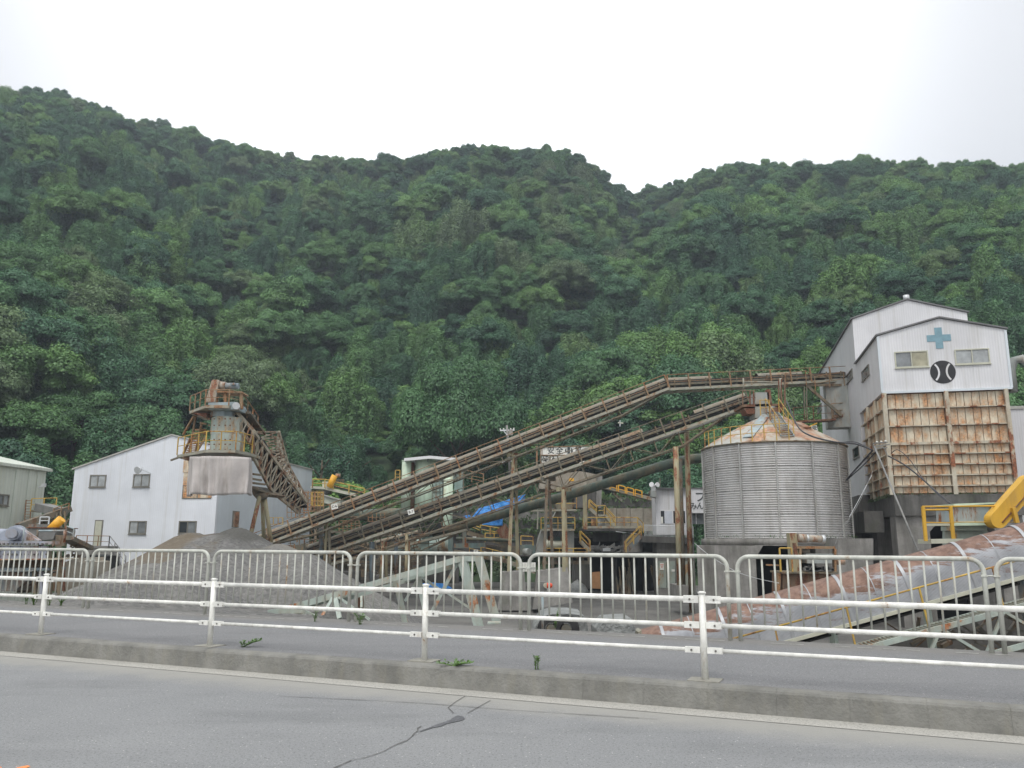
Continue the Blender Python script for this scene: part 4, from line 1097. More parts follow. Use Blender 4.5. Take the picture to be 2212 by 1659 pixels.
# side wall point where the upper gallery enters the tall building
E1 = PL(*z5(1483, 120), C0 - BD * .05, BD)
b1 = Q(z5, 302, 178, 63.5); a1 = Q(z2, 800, 1462, 65.5)
cu_ = empty('upper_conveyor', Vector((b1.x, b1.y, YARD)), 'upper long inclined belt conveyor with orange railing running to the tall building', 'conveyor')
dU, sU, nU = gallery(cu_, a1, b1, 1.5, .27, 1.02, 1.75, .62, .03, .99, gaps=(10, 13), seed=3)
gallery(cu_, b1, E1, 1.5, .27, 1.05, 1.75, .0, gaps=(1, 3), seed=4)
sg_ = empty('conveyor_number_sign', Q(zM, 635, 540, 74), 'small white sign reading C-6 on the upper conveyor', 'sign')
def plate(root, c, w_, h_, nrm, mat, tilt=0.0, th=.03, name='board'):
    e = facing_rot(nrm, tilt).to_matrix(); X, Y_, Z_ = e @ Vector((1, 0, 0)), e @ Vector((0, 1, 0)), e @ Vector((0, 0, 1))
    return MB().box(c, w_, h_, th, (X, Y_, Z_)).build(name, mat, root)
FC = Vector((0, -1, 0))
def small_sign(root, c, w_, h_, txt, size, tilt=0.0, nrm=FC):
    root.location = c; plate(root, c, w_, h_, nrm, M['sign_white'], tilt); put_text('lettering', txt, size, M['black'], c + nrm * .022, nrm, root, tilt)
cS = Q(zM, 635, 513, 63.9); small_sign(sg_, cS, .50, .40, 'C-6', .27, R_(14))
cS2 = Q(zN, 266, 512, 63.0); sb_ = empty('conveyor_number_sign', cS2, 'small white sign reading B-7 on the lower conveyor', 'sign'); small_sign(sb_, cS2, .48, .38, 'B-7', .26, R_(16))
b2 = Q(z5, 830, 275, 60.5); a2 = Q(zM, 330, 965, 67)
cl_ = empty('lower_conveyor', Vector((b2.x - 8, b2.y, YARD)), 'lower long inclined belt conveyor with brown steel truss rising to the silo top', 'conveyor')
gallery(cl_, a2, b2, 1.6, .30, 1.15, 1.6, 1.15, .05, .95, gaps=(7, 14), postmat='steel_old', seed=5)
# inner pipe inside the lower truss and second lighter conveyor strand beneath
pp = MB(); pp.path([Q(z5, 0, 650, 62.5), Q(z5, 300, 560, 62), Q(z5, 545, 480, 61.5), Q(z5, 790, 385, 61)], .17, 10)
single(pp, 'white_pipe', M['alu'], 'pale pipe running inside the truss of the lower conveyor', 'pipe')
# third parallel gallery below the lower conveyor at the left
a3 = Q(zM, 560, 1060, 70); b3 = Q(zN, 1080, 600, 69)
c3_ = empty('parallel_conveyor', Vector((a3.x + 8, a3.y, YARD)), 'grimy narrow conveyor running just below and behind the lower conveyor', 'conveyor')
gallery(c3_, a3, b3, 1.3, .20, 1.0, 1.8, .9, .05, .95, gaps=(0, 2, 3, 6, 8, 9, 11), postmat='steel_dark', seed=6)
# entry structure at the tall building
ent = empty('entry_platform', E1, 'rusty steel platform and strut under the conveyor end beside the tall building wall', 'platform')
em_ = MB(); pA = Q(z5, 1410, 440, E1.y - 1.2); pB = Q(z5, 1525, 430, E1.y - 1.0)
em_.prism([pA, pB, pB + BN * 1.6, pA + BN * 1.6], UP * .22)
em_.build('deck', M['rust_dark'], ent)
st_ = MB(); st_.beam(Q(z5, 1240, 225, E1.y - 1.2), Q(z5, 1470, 425, E1.y - 1.2), .16, .22); st_.beam(Q(z5, 1235, 225, E1.y - 1.2), Q(z5, 1500, 225, E1.y - 1), .14, .2); st_.build('strut', M['steel_old'], ent)
railing(MB(), [pA, pB], 1.15, 1.2, .03).build('handrail', M['post_rust'], ent)
railing(MB(), [Q(z5, 1105, 240, E1.y - 1.6), Q(z5, 1240, 222, E1.y - 1.6), Q(z5, 1300, 260, E1.y - 1.6), Q(z5, 1490, 228, E1.y - 1.2)], 1.15, 1.4, .028).build('handrail', M['post_rust'], ent)
bx = MB(); p_ = Q(z5, 1450, 350, E1.y - .3); bx.box(p_, 2.0, 1.5, 4.0, (BD, BN, UP)); bx.build('chute_box', M['mach_grey'], ent)
wk = MB(); w0, w1 = Q(z5, 1160, 470, E1.y - 1.2), Q(z5, 1420, 455, E1.y - 1.2); wk.beam(w0, w1, 1.0, .14); wk.build('walkway', M['rust_dark'], ent)
railing(MB(), [w0, w1], 1.2, 1.3, .028).build('handrail', M['rust_dark'], ent)
hg = MB()
for x in (1100, 1225, 1240): hg.beam(Q(z5, x, 235, E1.y - 1.4), Q(z5, x + 4, 470 if x > 1100 else 440, E1.y - 1.4), .08)
hg.build('hanger', M['steel_old'], ent)
# head station on the silo top
hs = empty('head_station', SC_ + UP * (zap + .6), 'rusty conveyor head station with platform on top of the silo', 'head station')
sh_ = SC_ + UP * 0
def H(x, y, Y=57.5): return Q(z5, x, y, Y)
MB().prism([H(905, 440), H(1000, 440), H(992, 272), H(905, 272)], Vector((0, 1.4, 0))).build('head_chute', M['mach_grey'], hs)
MB().prism([H(988, 350), H(1015, 350), H(1005, 252), H(980, 252)], Vector((0, .5, 0))).build('side_plate', M['rust_dark'], hs)
dk = MB(); dk.prism([H(820, 352), H(1100, 345), H(1095, 360), H(822, 368)], Vector((0, 2.6, 0))); dk.build('deck', M['rust_dark'], hs)
MB().prism([H(1010, 375), H(1090, 362), H(1075, 405), H(1010, 410)], Vector((0, 1.5, 0))).build('drive_housing', M['rust_dark'], hs)
for x in (822, 870, 893, 1058, 1075, 1097): MB().beam(H(x, 352), H(x, 262 if x < 1000 else 185), .08).build('post', M['rust_dark'], hs)
rr = MB()
rr.tube(H(820, 262), H(905, 262), .03, n=5); rr.tube(H(820, 305), H(905, 305), .025, n=5); rr.build('cross_rail', M['rust_dark'], hs)
r2 = MB(); r2.tube(H(822, 205, 58.5), H(1068, 202, 58.5), .045, n=6); r2.tube(H(822, 215, 58.5), H(1068, 212, 58.5), .03, n=6); r2.tube(H(826, 180, 58.5), H(828, 260, 58.5), .06, n=6); r2.tube(H(1070, 180, 58.5), H(1076, 330, 58.5), .08, n=6); r2.build('pipe_frame', M['steel_pale'], hs)
railing(MB(), [H(940, 425, 56.5), H(1000, 425, 56.5)], 1.1, .8, .03).build('handrail', M['yellow'], hs)
kb = MB()
for i in range(5): kb.beam(H(830 + i * 14, 380 + i * 4, 57.8), H(860 + i * 10, 410, 57.8), .09)
kb.prism([H(830, 375, 57.6), H(905, 375, 57.6), H(905, 412, 57.6), H(850, 412, 57.6)], Vector((0, 1.2, 0))); kb.build('bracket', M['rust_dark'], hs)

# ================================================================ POLES AND TRESTLES
def pole(name, top, bot, r, label, mat='pole', group=None):
    mb = MB().tube(bot, top, r, n=14); return single(mb, name, M[mat], label, 'pole', group)
pole('support_pole', Q(z4, 1545, -2, 62.5), Q(z4, 1585, 1420, 62.5), .20, 'tallest peeling steel pole carrying the bend of the upper conveyor')
pole('support_pole', Q(z4, 1466, 190, 60.5), Q(z4, 1500, 1330, 60.5), .205, 'thick rusty pole just left of the tallest pole, under the lower conveyor')
pole('support_pole', Q(z4, 1500, 280, 62.0), Q(z4, 1528, 1330, 62.0), .15, 'darker rusty pole tucked behind the thick pole left of the tallest one', 'steel_dark')
def cap(root, c, mat='steel_old'): MB().box(c, 1.5, 1.5, .25).build('cap', M[mat], root)
def trestle(label, tops, bots, r, mat, Y, foot=None, cat='trestle'):
    c = Vector((sum(b.x for b in bots) / len(bots), Y, YARD)); e = empty('trestle', c, label, cat)
    for a, b in zip(tops, bots): MB().beam(a, b, r * 2, r * 2, up=Vector((0, 1, 0))).build('leg', M[mat], e)
    m_ = MB(); m_.beam(tops[0] - Vector((.4, 0, 0)), tops[-1] + Vector((.4, 0, 0)), .3, .3)
    m_.build('cap_beam', M[mat], e); return e
def footing(poly_top, poly_bot, depth, label):
    """tapered concrete block; four points bottom-left/right and top-left/right at the front"""
    mb = MB(); (tl, tr), (bl, br_) = poly_top, poly_bot; ti = Vector((0, depth * .75, 0)); bi = Vector((0, depth, 0)); sh = Vector((0, depth * .12, 0))
    mb.add([bl, br_, br_ + bi, bl + bi, tl + sh, tr + sh, tr + ti + sh, tl + ti + sh], [(0, 3, 2, 1), (4, 5, 6, 7), (0, 1, 5, 4), (1, 2, 6, 5), (2, 3, 7, 6), (3, 0, 4, 7)])
    return single(mb, 'footing', M['conc'], label, 'footing')
trestle('two-legged rusty trestle standing on the left tapered concrete footing', [Q(z4, 268, 250, 64), Q(z4, 282, 250, 65.5)], [Q(z4, 232, 1135, 64), Q(z4, 300, 1125, 65.5)], .13, 'pole', 64)
trestle('dark rusty two-legged trestle at the left side of the crusher house', [Q(z4, 516, 430, 62.5), Q(z4, 530, 430, 64)], [Q(z4, 492, 1150, 62.5), Q(z4, 562, 1150, 64)], .11, 'steel_dark', 62)
trestle('pale rusty trestle standing on the right tapered concrete footing', [Q(z4, 634, 505, 61.5), Q(z4, 644, 505, 63)], [Q(z4, 641, 1120, 61.5), Q(z4, 662, 1110, 63)], .12, 'pole', 61)
footing((Q(z4, 182, 1120, 62), Q(z4, 348, 1110, 62)), (Q(z4, 150, 1400, 62), Q(z4, 375, 1400, 62)), 3.5, 'left tapered concrete footing seen through the fence under a trestle')
footing((Q(z4, 448, 1110, 61), Q(z4, 672, 1085, 61)), (Q(z4, 410, 1390, 61), Q(z4, 705, 1340, 61)), 3.5, 'right wider tapered concrete footing behind the red beacon')
MB_ = MB(); MB_.prism([Q(z4, 1480, 1215, 60), Q(z4, 1560, 1215, 60), Q(z4, 1560, 1340, 60), Q(z4, 1480, 1340, 60)], Vector((0, 3, 0)))
single(MB_, 'footing', M['conc'], 'small square concrete footing under the tall rusty poles', 'footing')
# trestles under the conveyors at the left
for i, (x, y0, x1, y1, Y, r, mt, lb) in enumerate([
    (415, 740, 405, 1120, 72, 0.099, 'steel_old', 'slim grey post nearest the gravel heap under the upper conveyor'),
    (480, 720, 478, 1120, 71, 0.198, 'bluedull', 'thick dark blue-grey column under the low end of the upper conveyor'),
    (548, 700, 505, 1230, 70.5, 0.105, 'pole', 'leaning orange-rusty post beside the dark column at the left'),
    (572, 760, 585, 1320, 70, 0.105, 'steel_old', 'long grey post right of the orange-rusty leaning post'),
    (1005, 940, 1003, 1230, 70, 0.087, 'steel_old', 'slim post left of the middle dark column'),
    (1080, 930, 1080, 1330, 69.5, 0.211, 'bluedull', 'middle dark column under the lower conveyor'),
    (1210, 920, 1180, 1300, 69, 0.124, 'pole', 'left leg of pale rusty pair under the middle of the conveyor'),
    (1240, 920, 1250, 1310, 70, 0.124, 'pole', 'right leg of pale rusty pair under the middle of the conveyor'),
    (1365, 935, 1365, 1330, 71, 0.161, 'bluedull', 'dark blue column right of the pale rusty pair'),
    (1490, 830, 1480, 1290, 68.5, 0.130, 'pole', 'pale rusty post below the small B-7 sign'),
    (1515, 900, 1520, 1290, 69.5, 0.093, 'post_rust', 'thin rusty post just right of the post below the B-7 sign')]):
    Y -= 3.5 + (x < 600) * 1.2
    pole('support_post', Q(zM, x, y0, Y), Q(zM, x1, y1 + 120, Y), r, lb, mt)

# ================================================================ OFFICE
off = empty('office', Q(z4, 1425, 850, 78), 'small white two-storey office with painted letters on its wall, left of the silo', 'building')
YO = 78
OD = Vector((math.cos(R_(-6)), math.sin(R_(-6)), 0)); ON = Vector((-OD.y, OD.x, 0)); O0 = P(*zF(292, 345), YO)
def OF(x, y, d=0.0): return PL(*zF(x, y), O0, ON) - ON * d
def orect(x0, y0, x1, y1, depth, name, mat, d=0.0, root=None):
    a, b, c_, e = OF(x0, y1, d), OF(x1, y1, d), OF(x1, y0, d), OF(x0, y0, d); c_.z = e.z = (c_.z + e.z) / 2; a.z = b.z = (a.z + b.z) / 2; b.x = c_.x = (b.x + c_.x) / 2; a.x = e.x = (a.x + e.x) / 2; b.y = c_.y = (b.y + c_.y) / 2; a.y = e.y = (a.y + e.y) / 2
    return MB().prism([a, b, c_, e], ON * depth).build(name, mat, root or off)
orect(305, 345, 1365, 1700, 6, 'wall', M['wall_white']); orect(1345, 330, 2000, 1062, 6, 'wall', M['wall_white'], .35)
orect(290, 318, 2050, 345, 6.4, 'roof_edge', M['roof'], .45)
w_ = orect(435, 965, 1175, 1385, .08, 'window', M['frame_white'], .03)
orect(450, 995, 556, 1365, .03, 'pane', M['glass_dark'], .05, w_); orect(556, 1005, 785, 1372, .03, 'curtain', M['curtain'], .055, w_); orect(820, 1000, 1010, 1362, .03, 'pane', M['glass_dark'], .05, w_); orect(1090, 1000, 1165, 1362, .03, 'pane', M['glass_dark'], .05, w_)
w_ = orect(1375, 1070, 1900, 1385, .08, 'window', M['glass'], -.3); orect(1495, 1070, 1515, 1385, .03, 'mullion', M['frame_white'], -.26, w_)
orect(455, 1170, 512, 1370, .02, 'notice', M['sign_white'], .085)
put_text('lettering', 'フ', 1.05, M['letter'], OF(1600, 608, .38), -ON, off, 0, 1.0)
put_text('lettering', 'み', .72, M['letter'], OF(1395, 870, .38), -ON, off, 0); put_text('lettering', 'ん', .72, M['letter'], OF(1600, 865, .38), -ON, off, 0)
dkm = MB(); d0, d1 = Q(z4, 1222, 850, YO - 1.6), Q(z4, 1600, 862, YO - 1.6); dkm.prism([d0, d1, d1 + ON * 8, d0 + ON * 8], -UP * .55); dkm.build('deck', M['conc_dark'], off)
rl = MB(); rh = 1.0
ra, rb = d0 + Vector((0.2, 0.1, 0)), d1 + Vector((0, .1, 0)); n_ = 42
for i in range(n_ + 1): q = ra.lerp(rb, i / n_); rl.beam(q, q + UP * rh, .035)
rl.tube(ra + UP * rh, rb + UP * rh, .035, n=6); rl.build('railing', M['alu'], off)
bw = MB(); g0, g1 = Q(z4, 1325, 868, YO - .8), Q(z4, 1600, 868, YO - .8)
lo = Vector((0, 0, YARD - .6))
bw.prism([Vector((g0.x, g0.y, YARD - .6)), Vector((g1.x, g1.y, YARD - .6)), g1, g0], ON * 6); bw.build('ground_floor_wall', M['conc'], off)
def gq(x, y, d=.05): return Q(z4, x, y, YO - .8 - d)
dr = MB(); dr.prism([gq(1338, 1232), gq(1462, 1232), gq(1462, 1035), gq(1338, 1035)], Vector((0, .1, 0))); do_ = dr.build('door', M['greenpanel'], off)
MB().prism([gq(1399, 1230, .07), gq(1403, 1230, .07), gq(1403, 1040, .07), gq(1399, 1040, .07)], Vector((0, .02, 0))).build('door_gap', M['black'], do_)
MB().prism([gq(1350, 1100, .1), gq(1380, 1100, .1), gq(1380, 1048, .1), gq(1350, 1048, .1)], Vector((0, .03, 0))).build('notice', M['sign_white'], do_)
MB().prism([gq(1436, 1112, .1), gq(1460, 1112, .1), gq(1460, 1095, .1), gq(1436, 1095, .1)], Vector((0, .03, 0))).build('notice', M['sign_white'], do_)
tri = MB(); tri.prism([gq(1354, 1058, .14), gq(1376, 1058, .14), gq(1365, 1088, .14)], Vector((0, .01, 0))); tri.prism([gq(1358, 1061, .16), gq(1372, 1061, .16), gq(1365, 1080, .16)], Vector((0, .01, 0)), 1); tri.build('warning_triangle', [M['red'], M['sign_white']], do_)
MB().prism([gq(1530, 1232), gq(1600, 1232), gq(1600, 1035), gq(1530, 1035)], Vector((0, .1, 0))).build('door', M['greenpanel'], off)
hb = empty('loudspeaker', OF(235, 300), 'white twin horn loudspeaker on the office roof corner', 'loudspeaker')
for (x0, y0, x1, y1) in ((225, 265, 140, 235), (240, 262, 325, 240), (215, 290, 195, 350)):
    MB().tube(OF(x0, y0, .6), OF(x1, y1, .6) + Vector((0, -.4, 0)), .05, .24, n=14).build('horn', M['frame_white'], hb)
MB().tube(OF(235, 270, .5), OF(300, 345, .1), .05, n=8).build('bracket', M['alu'], hb)
single(MB().tube(OF(425, 345), OF(425, 40), .05, n=6), 'antenna_rod', M['steel_old'], 'thin grey rod standing on the office roof', 'rod')
fb = empty('feeder_box', OF(190, 560), 'pale grey box at the low end of the orange-railed conveyor', 'machine')
MB().prism([OF(120, 590, 1.2), OF(290, 615, 1.2), OF(290, 440, 1.2), OF(135, 400, 1.2)], ON * 1.5).build('housing', M['mach_grey'], fb); MB().prism([OF(75, 480, 1.1), OF(120, 540, 1.1), OF(135, 395, 1.1), OF(90, 430, 1.1)], ON * 1.3).build('end_plate', M['steel_dark'], fb)

# ================================================================ CRUSHER HOUSE, STAIRS, RETAINING WALLS
rw = empty('retaining_wall', Q(z4, 1140, 800, 88), 'long stained beige concrete retaining wall behind the yellow platform railing', 'wall')
def qd(zf, pts, Y, depth): return MB().prism([Q(zf, x, y, Y) for x, y in pts], Vector((0, depth, 0)))
xs_ = [930, 1030, 1130, 1225, 1330]
for a, b in zip(xs_, xs_[1:]): qd(z4, [(a + 2, 812), (b - 1, 812), (b - 1, 642), (a + 2, 646)], 88 + random.uniform(0, .05), 1).build('wall_panel', M['conc_warm'], rw)
tw = empty('terrace_wall', Q(z4, 400, 900, 92), 'mossy dark terraced retaining walls behind the crusher house', 'wall')
for y0, y1, Y in ((560, 640, 99), (640, 730, 97), (730, 800, 95), (800, 1000, 92)): qd(z4, [(-480, y1), (1320, y1), (1320, y0 + 3), (-480, y0 + 3)], Y, 1.5).build('terrace', M['conc_dark'] if y0 != 640 else M['conc'], tw)
iv = MB()
for i in range(2600):
    t_ = random.choice(((560, 99), (642, 97), (732, 95), (802, 92))); x = random.uniform(-480, 1310); q = Q(z4, x, t_[0] + random.gauss(8, 16), t_[1] - random.uniform(.05, .7))
    d1 = Vector((random.gauss(0, 1), random.gauss(0, .6), random.gauss(0, 1))).normalized() * random.uniform(.15, .32); d2 = Vector((random.gauss(0, 1), random.gauss(0, .6), random.gauss(0, 1))).normalized() * .14
    iv.add([q - d1, q - d2, q + d1, q + d2], [(0, 1, 2, 3)])
o = iv.build('creeper', M['leaf']); tag(o, 'green creeper hanging over the mossy terraced walls', 'creeper', kind='stuff')
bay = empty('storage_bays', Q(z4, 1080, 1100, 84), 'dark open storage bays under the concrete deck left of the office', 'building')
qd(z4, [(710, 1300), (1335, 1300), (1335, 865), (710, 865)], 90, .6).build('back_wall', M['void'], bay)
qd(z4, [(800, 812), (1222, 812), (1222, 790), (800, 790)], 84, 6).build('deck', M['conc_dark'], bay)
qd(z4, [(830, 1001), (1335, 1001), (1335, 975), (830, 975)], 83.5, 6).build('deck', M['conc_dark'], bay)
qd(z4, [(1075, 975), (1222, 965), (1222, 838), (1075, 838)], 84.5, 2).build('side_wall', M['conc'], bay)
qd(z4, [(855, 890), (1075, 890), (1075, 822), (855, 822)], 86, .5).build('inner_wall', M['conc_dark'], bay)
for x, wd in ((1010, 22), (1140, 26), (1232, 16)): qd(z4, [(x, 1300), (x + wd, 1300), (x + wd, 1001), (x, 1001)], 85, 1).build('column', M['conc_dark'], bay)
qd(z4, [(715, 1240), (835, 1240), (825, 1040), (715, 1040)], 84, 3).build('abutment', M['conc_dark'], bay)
for lab, pts, Y, mt, nm, ct in [
    ('orange plywood board leaning at the mouth of the dark bays', [(848, 1236), (912, 1240), (908, 1112), (838, 1118)], 80, 'wood', 'board', 'board'),
    ('rolled pale hoses and sacks lying on the deck above the bays', [(930, 962), (985, 962), (985, 938), (930, 938)], 83, 'alu', 'sack', 'sack'),
    ('long pale plank lying across the dark deck opening', [(1025, 818), (1190, 832), (1180, 836), (1025, 812)], 83.8, 'alu', 'plank', 'plank')]:
    single(qd(z4, pts, Y, .12 if nm != 'sack' else .6), nm, M[mt], lab, ct)
rub = MB()
for i in range(60):
    x, y = random.uniform(815, 1075), random.uniform(925, 970); s = random.uniform(.1, .45); q = Q(z4, x, y, 83.5)
    rub.box(q, s * 2.2, s, s * .5, (Vector((math.cos(i), .2, math.sin(i) * .4)).normalized(), Vector((0, 1, 0)), UP))
o = rub.build('scrap_pile', M['greypaint']); tag(o, 'untidy pile of grey scrap sheets on the deck above the bays', 'scrap', kind='stuff')
for k, (x, y) in enumerate(((1060, 1225), (1090, 1235), (1120, 1200), (1310, 1215), (740, 1225))):
    mb = MB(); q = Q(z4, x, y, 82 + k * .3)
    if k == 4:
        vs_ = []
        for j in range(7):
            for i in range(14):
                a = i / 14 * 6.283; r = 1.3 * (1 - (j / 6) ** 2) + .01; vs_.append(q + Vector((r * math.cos(a) * random.uniform(.85, 1.1), r * math.sin(a) * .7, j / 6 * 1.6 + random.uniform(-.05, .05) - .9)))
        mb.add(vs_, [(j * 14 + i, j * 14 + (i + 1) % 14, (j + 1) * 14 + (i + 1) % 14, (j + 1) * 14 + i) for j in range(6) for i in range(14)], 0, True)
        single(mb, 'covered_pile', M['tarp_pale'], 'pale sheet-covered pile beside the right footing', 'pile')
    else:
        for j in range(5): mb.beam(q + Vector((random.uniform(-.5, .5), random.uniform(-.3, .3), -1.2)), q + Vector((random.uniform(-.4, .4), .2, random.uniform(.2, 2.4))), .10)
        single(mb, 'timber_stack', M['steel_old'], ['leaning timbers at the first dark bay opening', 'short leaning rods beside the bay column', 'tall leaning rods against the bay column', 'leaning sticks at the foot of the office wall'][k], 'timber')
# crusher house
ch_ = empty('crusher_house', Q(z4, 580, 1000, 74), 'grey-green crusher with feed hopper, drum and yellow railed platforms', 'crusher')
YC = 74
qd(z4, [(430, 1000), (520, 1000), (520, 800), (478, 800), (455, 870)], YC, 4).build('side_housing', M['mach_grey'], ch_)
qd(z4, [(640, 1000), (716, 1000), (716, 815), (700, 800), (640, 800)], YC, 4).build('side_housing', M['mach_grey'], ch_)
qd(z4, [(520, 1000), (640, 1000), (640, 880), (520, 880)], YC + 2, 3).build('lower_housing', M['steel_dark'], ch_)
qd(z4, [(556, 800), (700, 800), (700, 720), (640, 715), (560, 715)], YC + .4, 3).build('feed_box', M['teal'], ch_)
qd(z4, [(560, 715), (650, 715), (690, 665), (585, 665)], YC + .4, 3).build('feed_chute', M['mach_grey'], ch_)
for i in range(4): qd(z4, [(553, 730 + i * 20), (704, 730 + i * 20), (704, 734 + i * 20), (553, 734 + i * 20)], YC + .25, .2).build('rib', M['mach_grey'], ch_)
dm = MB(); c_ = Q(z4, 595, 845, YC + 1.2); dm.tube(c_ - Vector((1.1, 0, .0)), c_ + Vector((1.1, 0, .0)), .95, n=28); dm.build('drum', M['teal'], ch_)
sl_m = MB()
for i in range(4): sl_m.box(Q(z4, 565 + i * 20, 835, YC - .75), .16, .3, .45)
sl_m.build('drum_slots', M['black'], ch_)
sh_m = MB(); sh_m.tube(Q(z4, 522, 912, YC - .3), Q(z4, 640, 912, YC - .3), .34, n=20); sh_m.tube(Q(z4, 508, 912, YC - .3), Q(z4, 524, 912, YC - .3), .43, n=20); sh_m.build('shaft', M['frame_cream'], ch_)
qd(z4, [(595, 665), (700, 665), (725, 600), (570, 600)], YC + 1.5, 3).build('hopper', M['steel_old'], ch_)
qd(z4, [(460, 500), (915, 500), (915, 400), (760, 370), (560, 395), (460, 460)], YC + 9, 6).build('upper_cladding', M['conc_warm'], ch_)
qd(z4, [(880, 640), (915, 640), (925, 400), (885, 400)], YC + 8.6, 4).build('side_column', M['conc'], ch_)
qd(z4, [(720, 640), (880, 640), (880, 500), (720, 500)], YC + 9, 4).build('dark_bay', M['conc_dark'], ch_)
for pts, Y in (([(400, 662), (735, 657)], YC - .8), ([(472, 804), (722, 804)], YC - .8), ([(506, 1000), (812, 1000)], YC - 1)):
    a, b = [Q(z4, x, y, Y) for x, y in pts]; MB().beam(a + Vector((0, .6, 0)), b + Vector((0, .6, 0)), 1.2, .16).build('platform_deck', M['steel_pale'], ch_)
    railing(MB(), [a + UP * .08, b + UP * .08], 1.0 if Y == YC - .8 else .6, 1.4, .04, (.5,)).build('platform_railing', M['yellow'], ch_)
big_post = [(795, 540, 800, 800), (448, 665, 445, 800)]
for x, y, x1, y1 in big_post: MB().beam(Q(z4, x, y, YC - 1), Q(z4, x1, y1, YC - 1), .35 if x > 700 else .12).build('post', M['pole'] if x > 700 else M['steel_pale'], ch_)
lowf = MB()
for x in range(500, 830, 40): lowf.beam(Q(z4, x, 1000, YC), Q(z4, x + 3, 1045, YC), .14)
lowf.beam(Q(z4, 480, 1045, YC), Q(z4, 830, 1045, YC), .3, .3); lowf.build('base_frame', M['steel_old'], ch_)
qd(z4, [(320, 990), (430, 990), (430, 915), (320, 915)], YC + 2, 3).build('gear_housing', M['teal'], ch_)
MB().tube(Q(z4, 350, 965, YC + 1.9), Q(z4, 385, 965, YC + 1.4), .3, n=16).build('pulley', M['mach_grey'], ch_)
# stairs with yellow rails
def stair(zf, x0, y0, x1, y1, Y, label, width=1.0, mat='yellow', h=.95, flip=1):
    a, b = Q(zf, x0, y0, Y), Q(zf, x1, y1, Y); e = empty('stair', (a + b) / 2, label, 'stair')
    s_ = MB()
    for o_ in (0, width): s_.beam(a + Vector((0, o_, 0)), b + Vector((0, o_, 0)), .08, .32)
    s_.build('stringer', M['steel_pale'] if mat == 'yellow' else M['bluedull'], e)
    n_ = max(4, int(abs(a.z - b.z) / .3)); tr = MB().box((0, width / 2, 0), .3, width, .05).mesh('tread', M['steel_old'])
    for i in range(n_ + 1): link('tread', tr, e, a.lerp(b, i / n_) - e.location)
    railing(MB(), [a, b], h, 1.3, .045).build('handrail', M['yellow'], e); railing(MB(), [a + Vector((0, width, 0)), b + Vector((0, width, 0))], h, 1.3, .04).build('handrail', M['yellow'], e)
    return e
stair(z4, 832, 645, 890, 698, 80, 'uppermost short yellow stair right of the crusher hopper', h=.85)
stair(z4, 948, 700, 1020, 778, 80, 'yellow stair coming down to the long yellow platform', h=.9)
stair(z4, 765, 890, 835, 962, 76, 'yellow stair beside the lower right of the crusher', h=.95)
stair(z4, 1212, 850, 1100, 970, 78, 'grey-green stair with yellow rails descending left from the office deck', mat='teal', h=.95)
pf = empty('yellow_platform', Q(z4, 1000, 785, 80), 'long platform with yellow railing in front of the beige wall', 'platform')
a, b, c_ = Q(z4, 780, 785, 80), Q(z4, 1180, 785, 80), Q(z4, 1228, 825, 80)
MB().beam(a, b, 1.4, .22).build('deck', M['steel_pale'], pf); railing(MB(), [a + Vector((0, -.6, 0)), b + Vector((0, -.6, 0)), c_], .92, 1.4, .045).build('railing', M['yellow'], pf)
b0, b1_ = Q(z4, 890, 698, 80), Q(z4, 948, 698, 80); lp = empty('stair_landing', b0, 'small yellow railed landing between the two upper stairs', 'platform')
MB().beam(b0, b1_, 1.2, .15).build('deck', M['steel_pale'], lp); railing(MB(), [b0, b1_], .95, 1.2, .045).build('railing', M['yellow'], lp)
# barrel row on the platform
for k, (x, r, mt, lb) in enumerate([(860, .25, 'wood', 'rusty orange barrel standing on the yellow platform'), (915, .36, 'alu', 'pale round drum standing on the yellow platform')]):
    q = Q(z4, x, 783, 81); single(MB().tube(q, q + UP * .75, r, n=14), 'barrel', M[mt], lb, 'barrel')
# conveyor with orange railings running down to the office
oc = empty('orange_railed_conveyor', Q(z4, 1100, 530, 88), 'descending conveyor with separate orange railings behind the office', 'conveyor')
a, b = Q(z4, 905, 480, 88), Q(z4, 1315, 585, 88); MB().beam(a, b, 1.2, .35).build('frame', M['steel_pale'], oc); MB().beam(a + UP * .35, b + UP * .35, .8, .12).build('belt', M['belt'], oc)
for i in range(4):
    q0, q1 = Q(z4, 982 + i * 62, 505 + i * 16, 87.3), Q(z4, 1032 + i * 62, 518 + i * 16, 87.3)
    railing(MB(), [q0, q1], .68, .6, .05, (.4,)).build('railing', M['orange_bright'], oc)
for x, y, x1, y1 in ((1005, 530, 1070, 590), (1062, 535, 1062, 585), (1300, 590, 1305, 680), (1110, 545, 1110, 570), (1170, 565, 1170, 590)): MB().beam(Q(z4, x, y, 88), Q(z4, x1, y1, 88), .25 if x in (1005, 1300) else .1).build('leg', M['steel_pale'], oc)

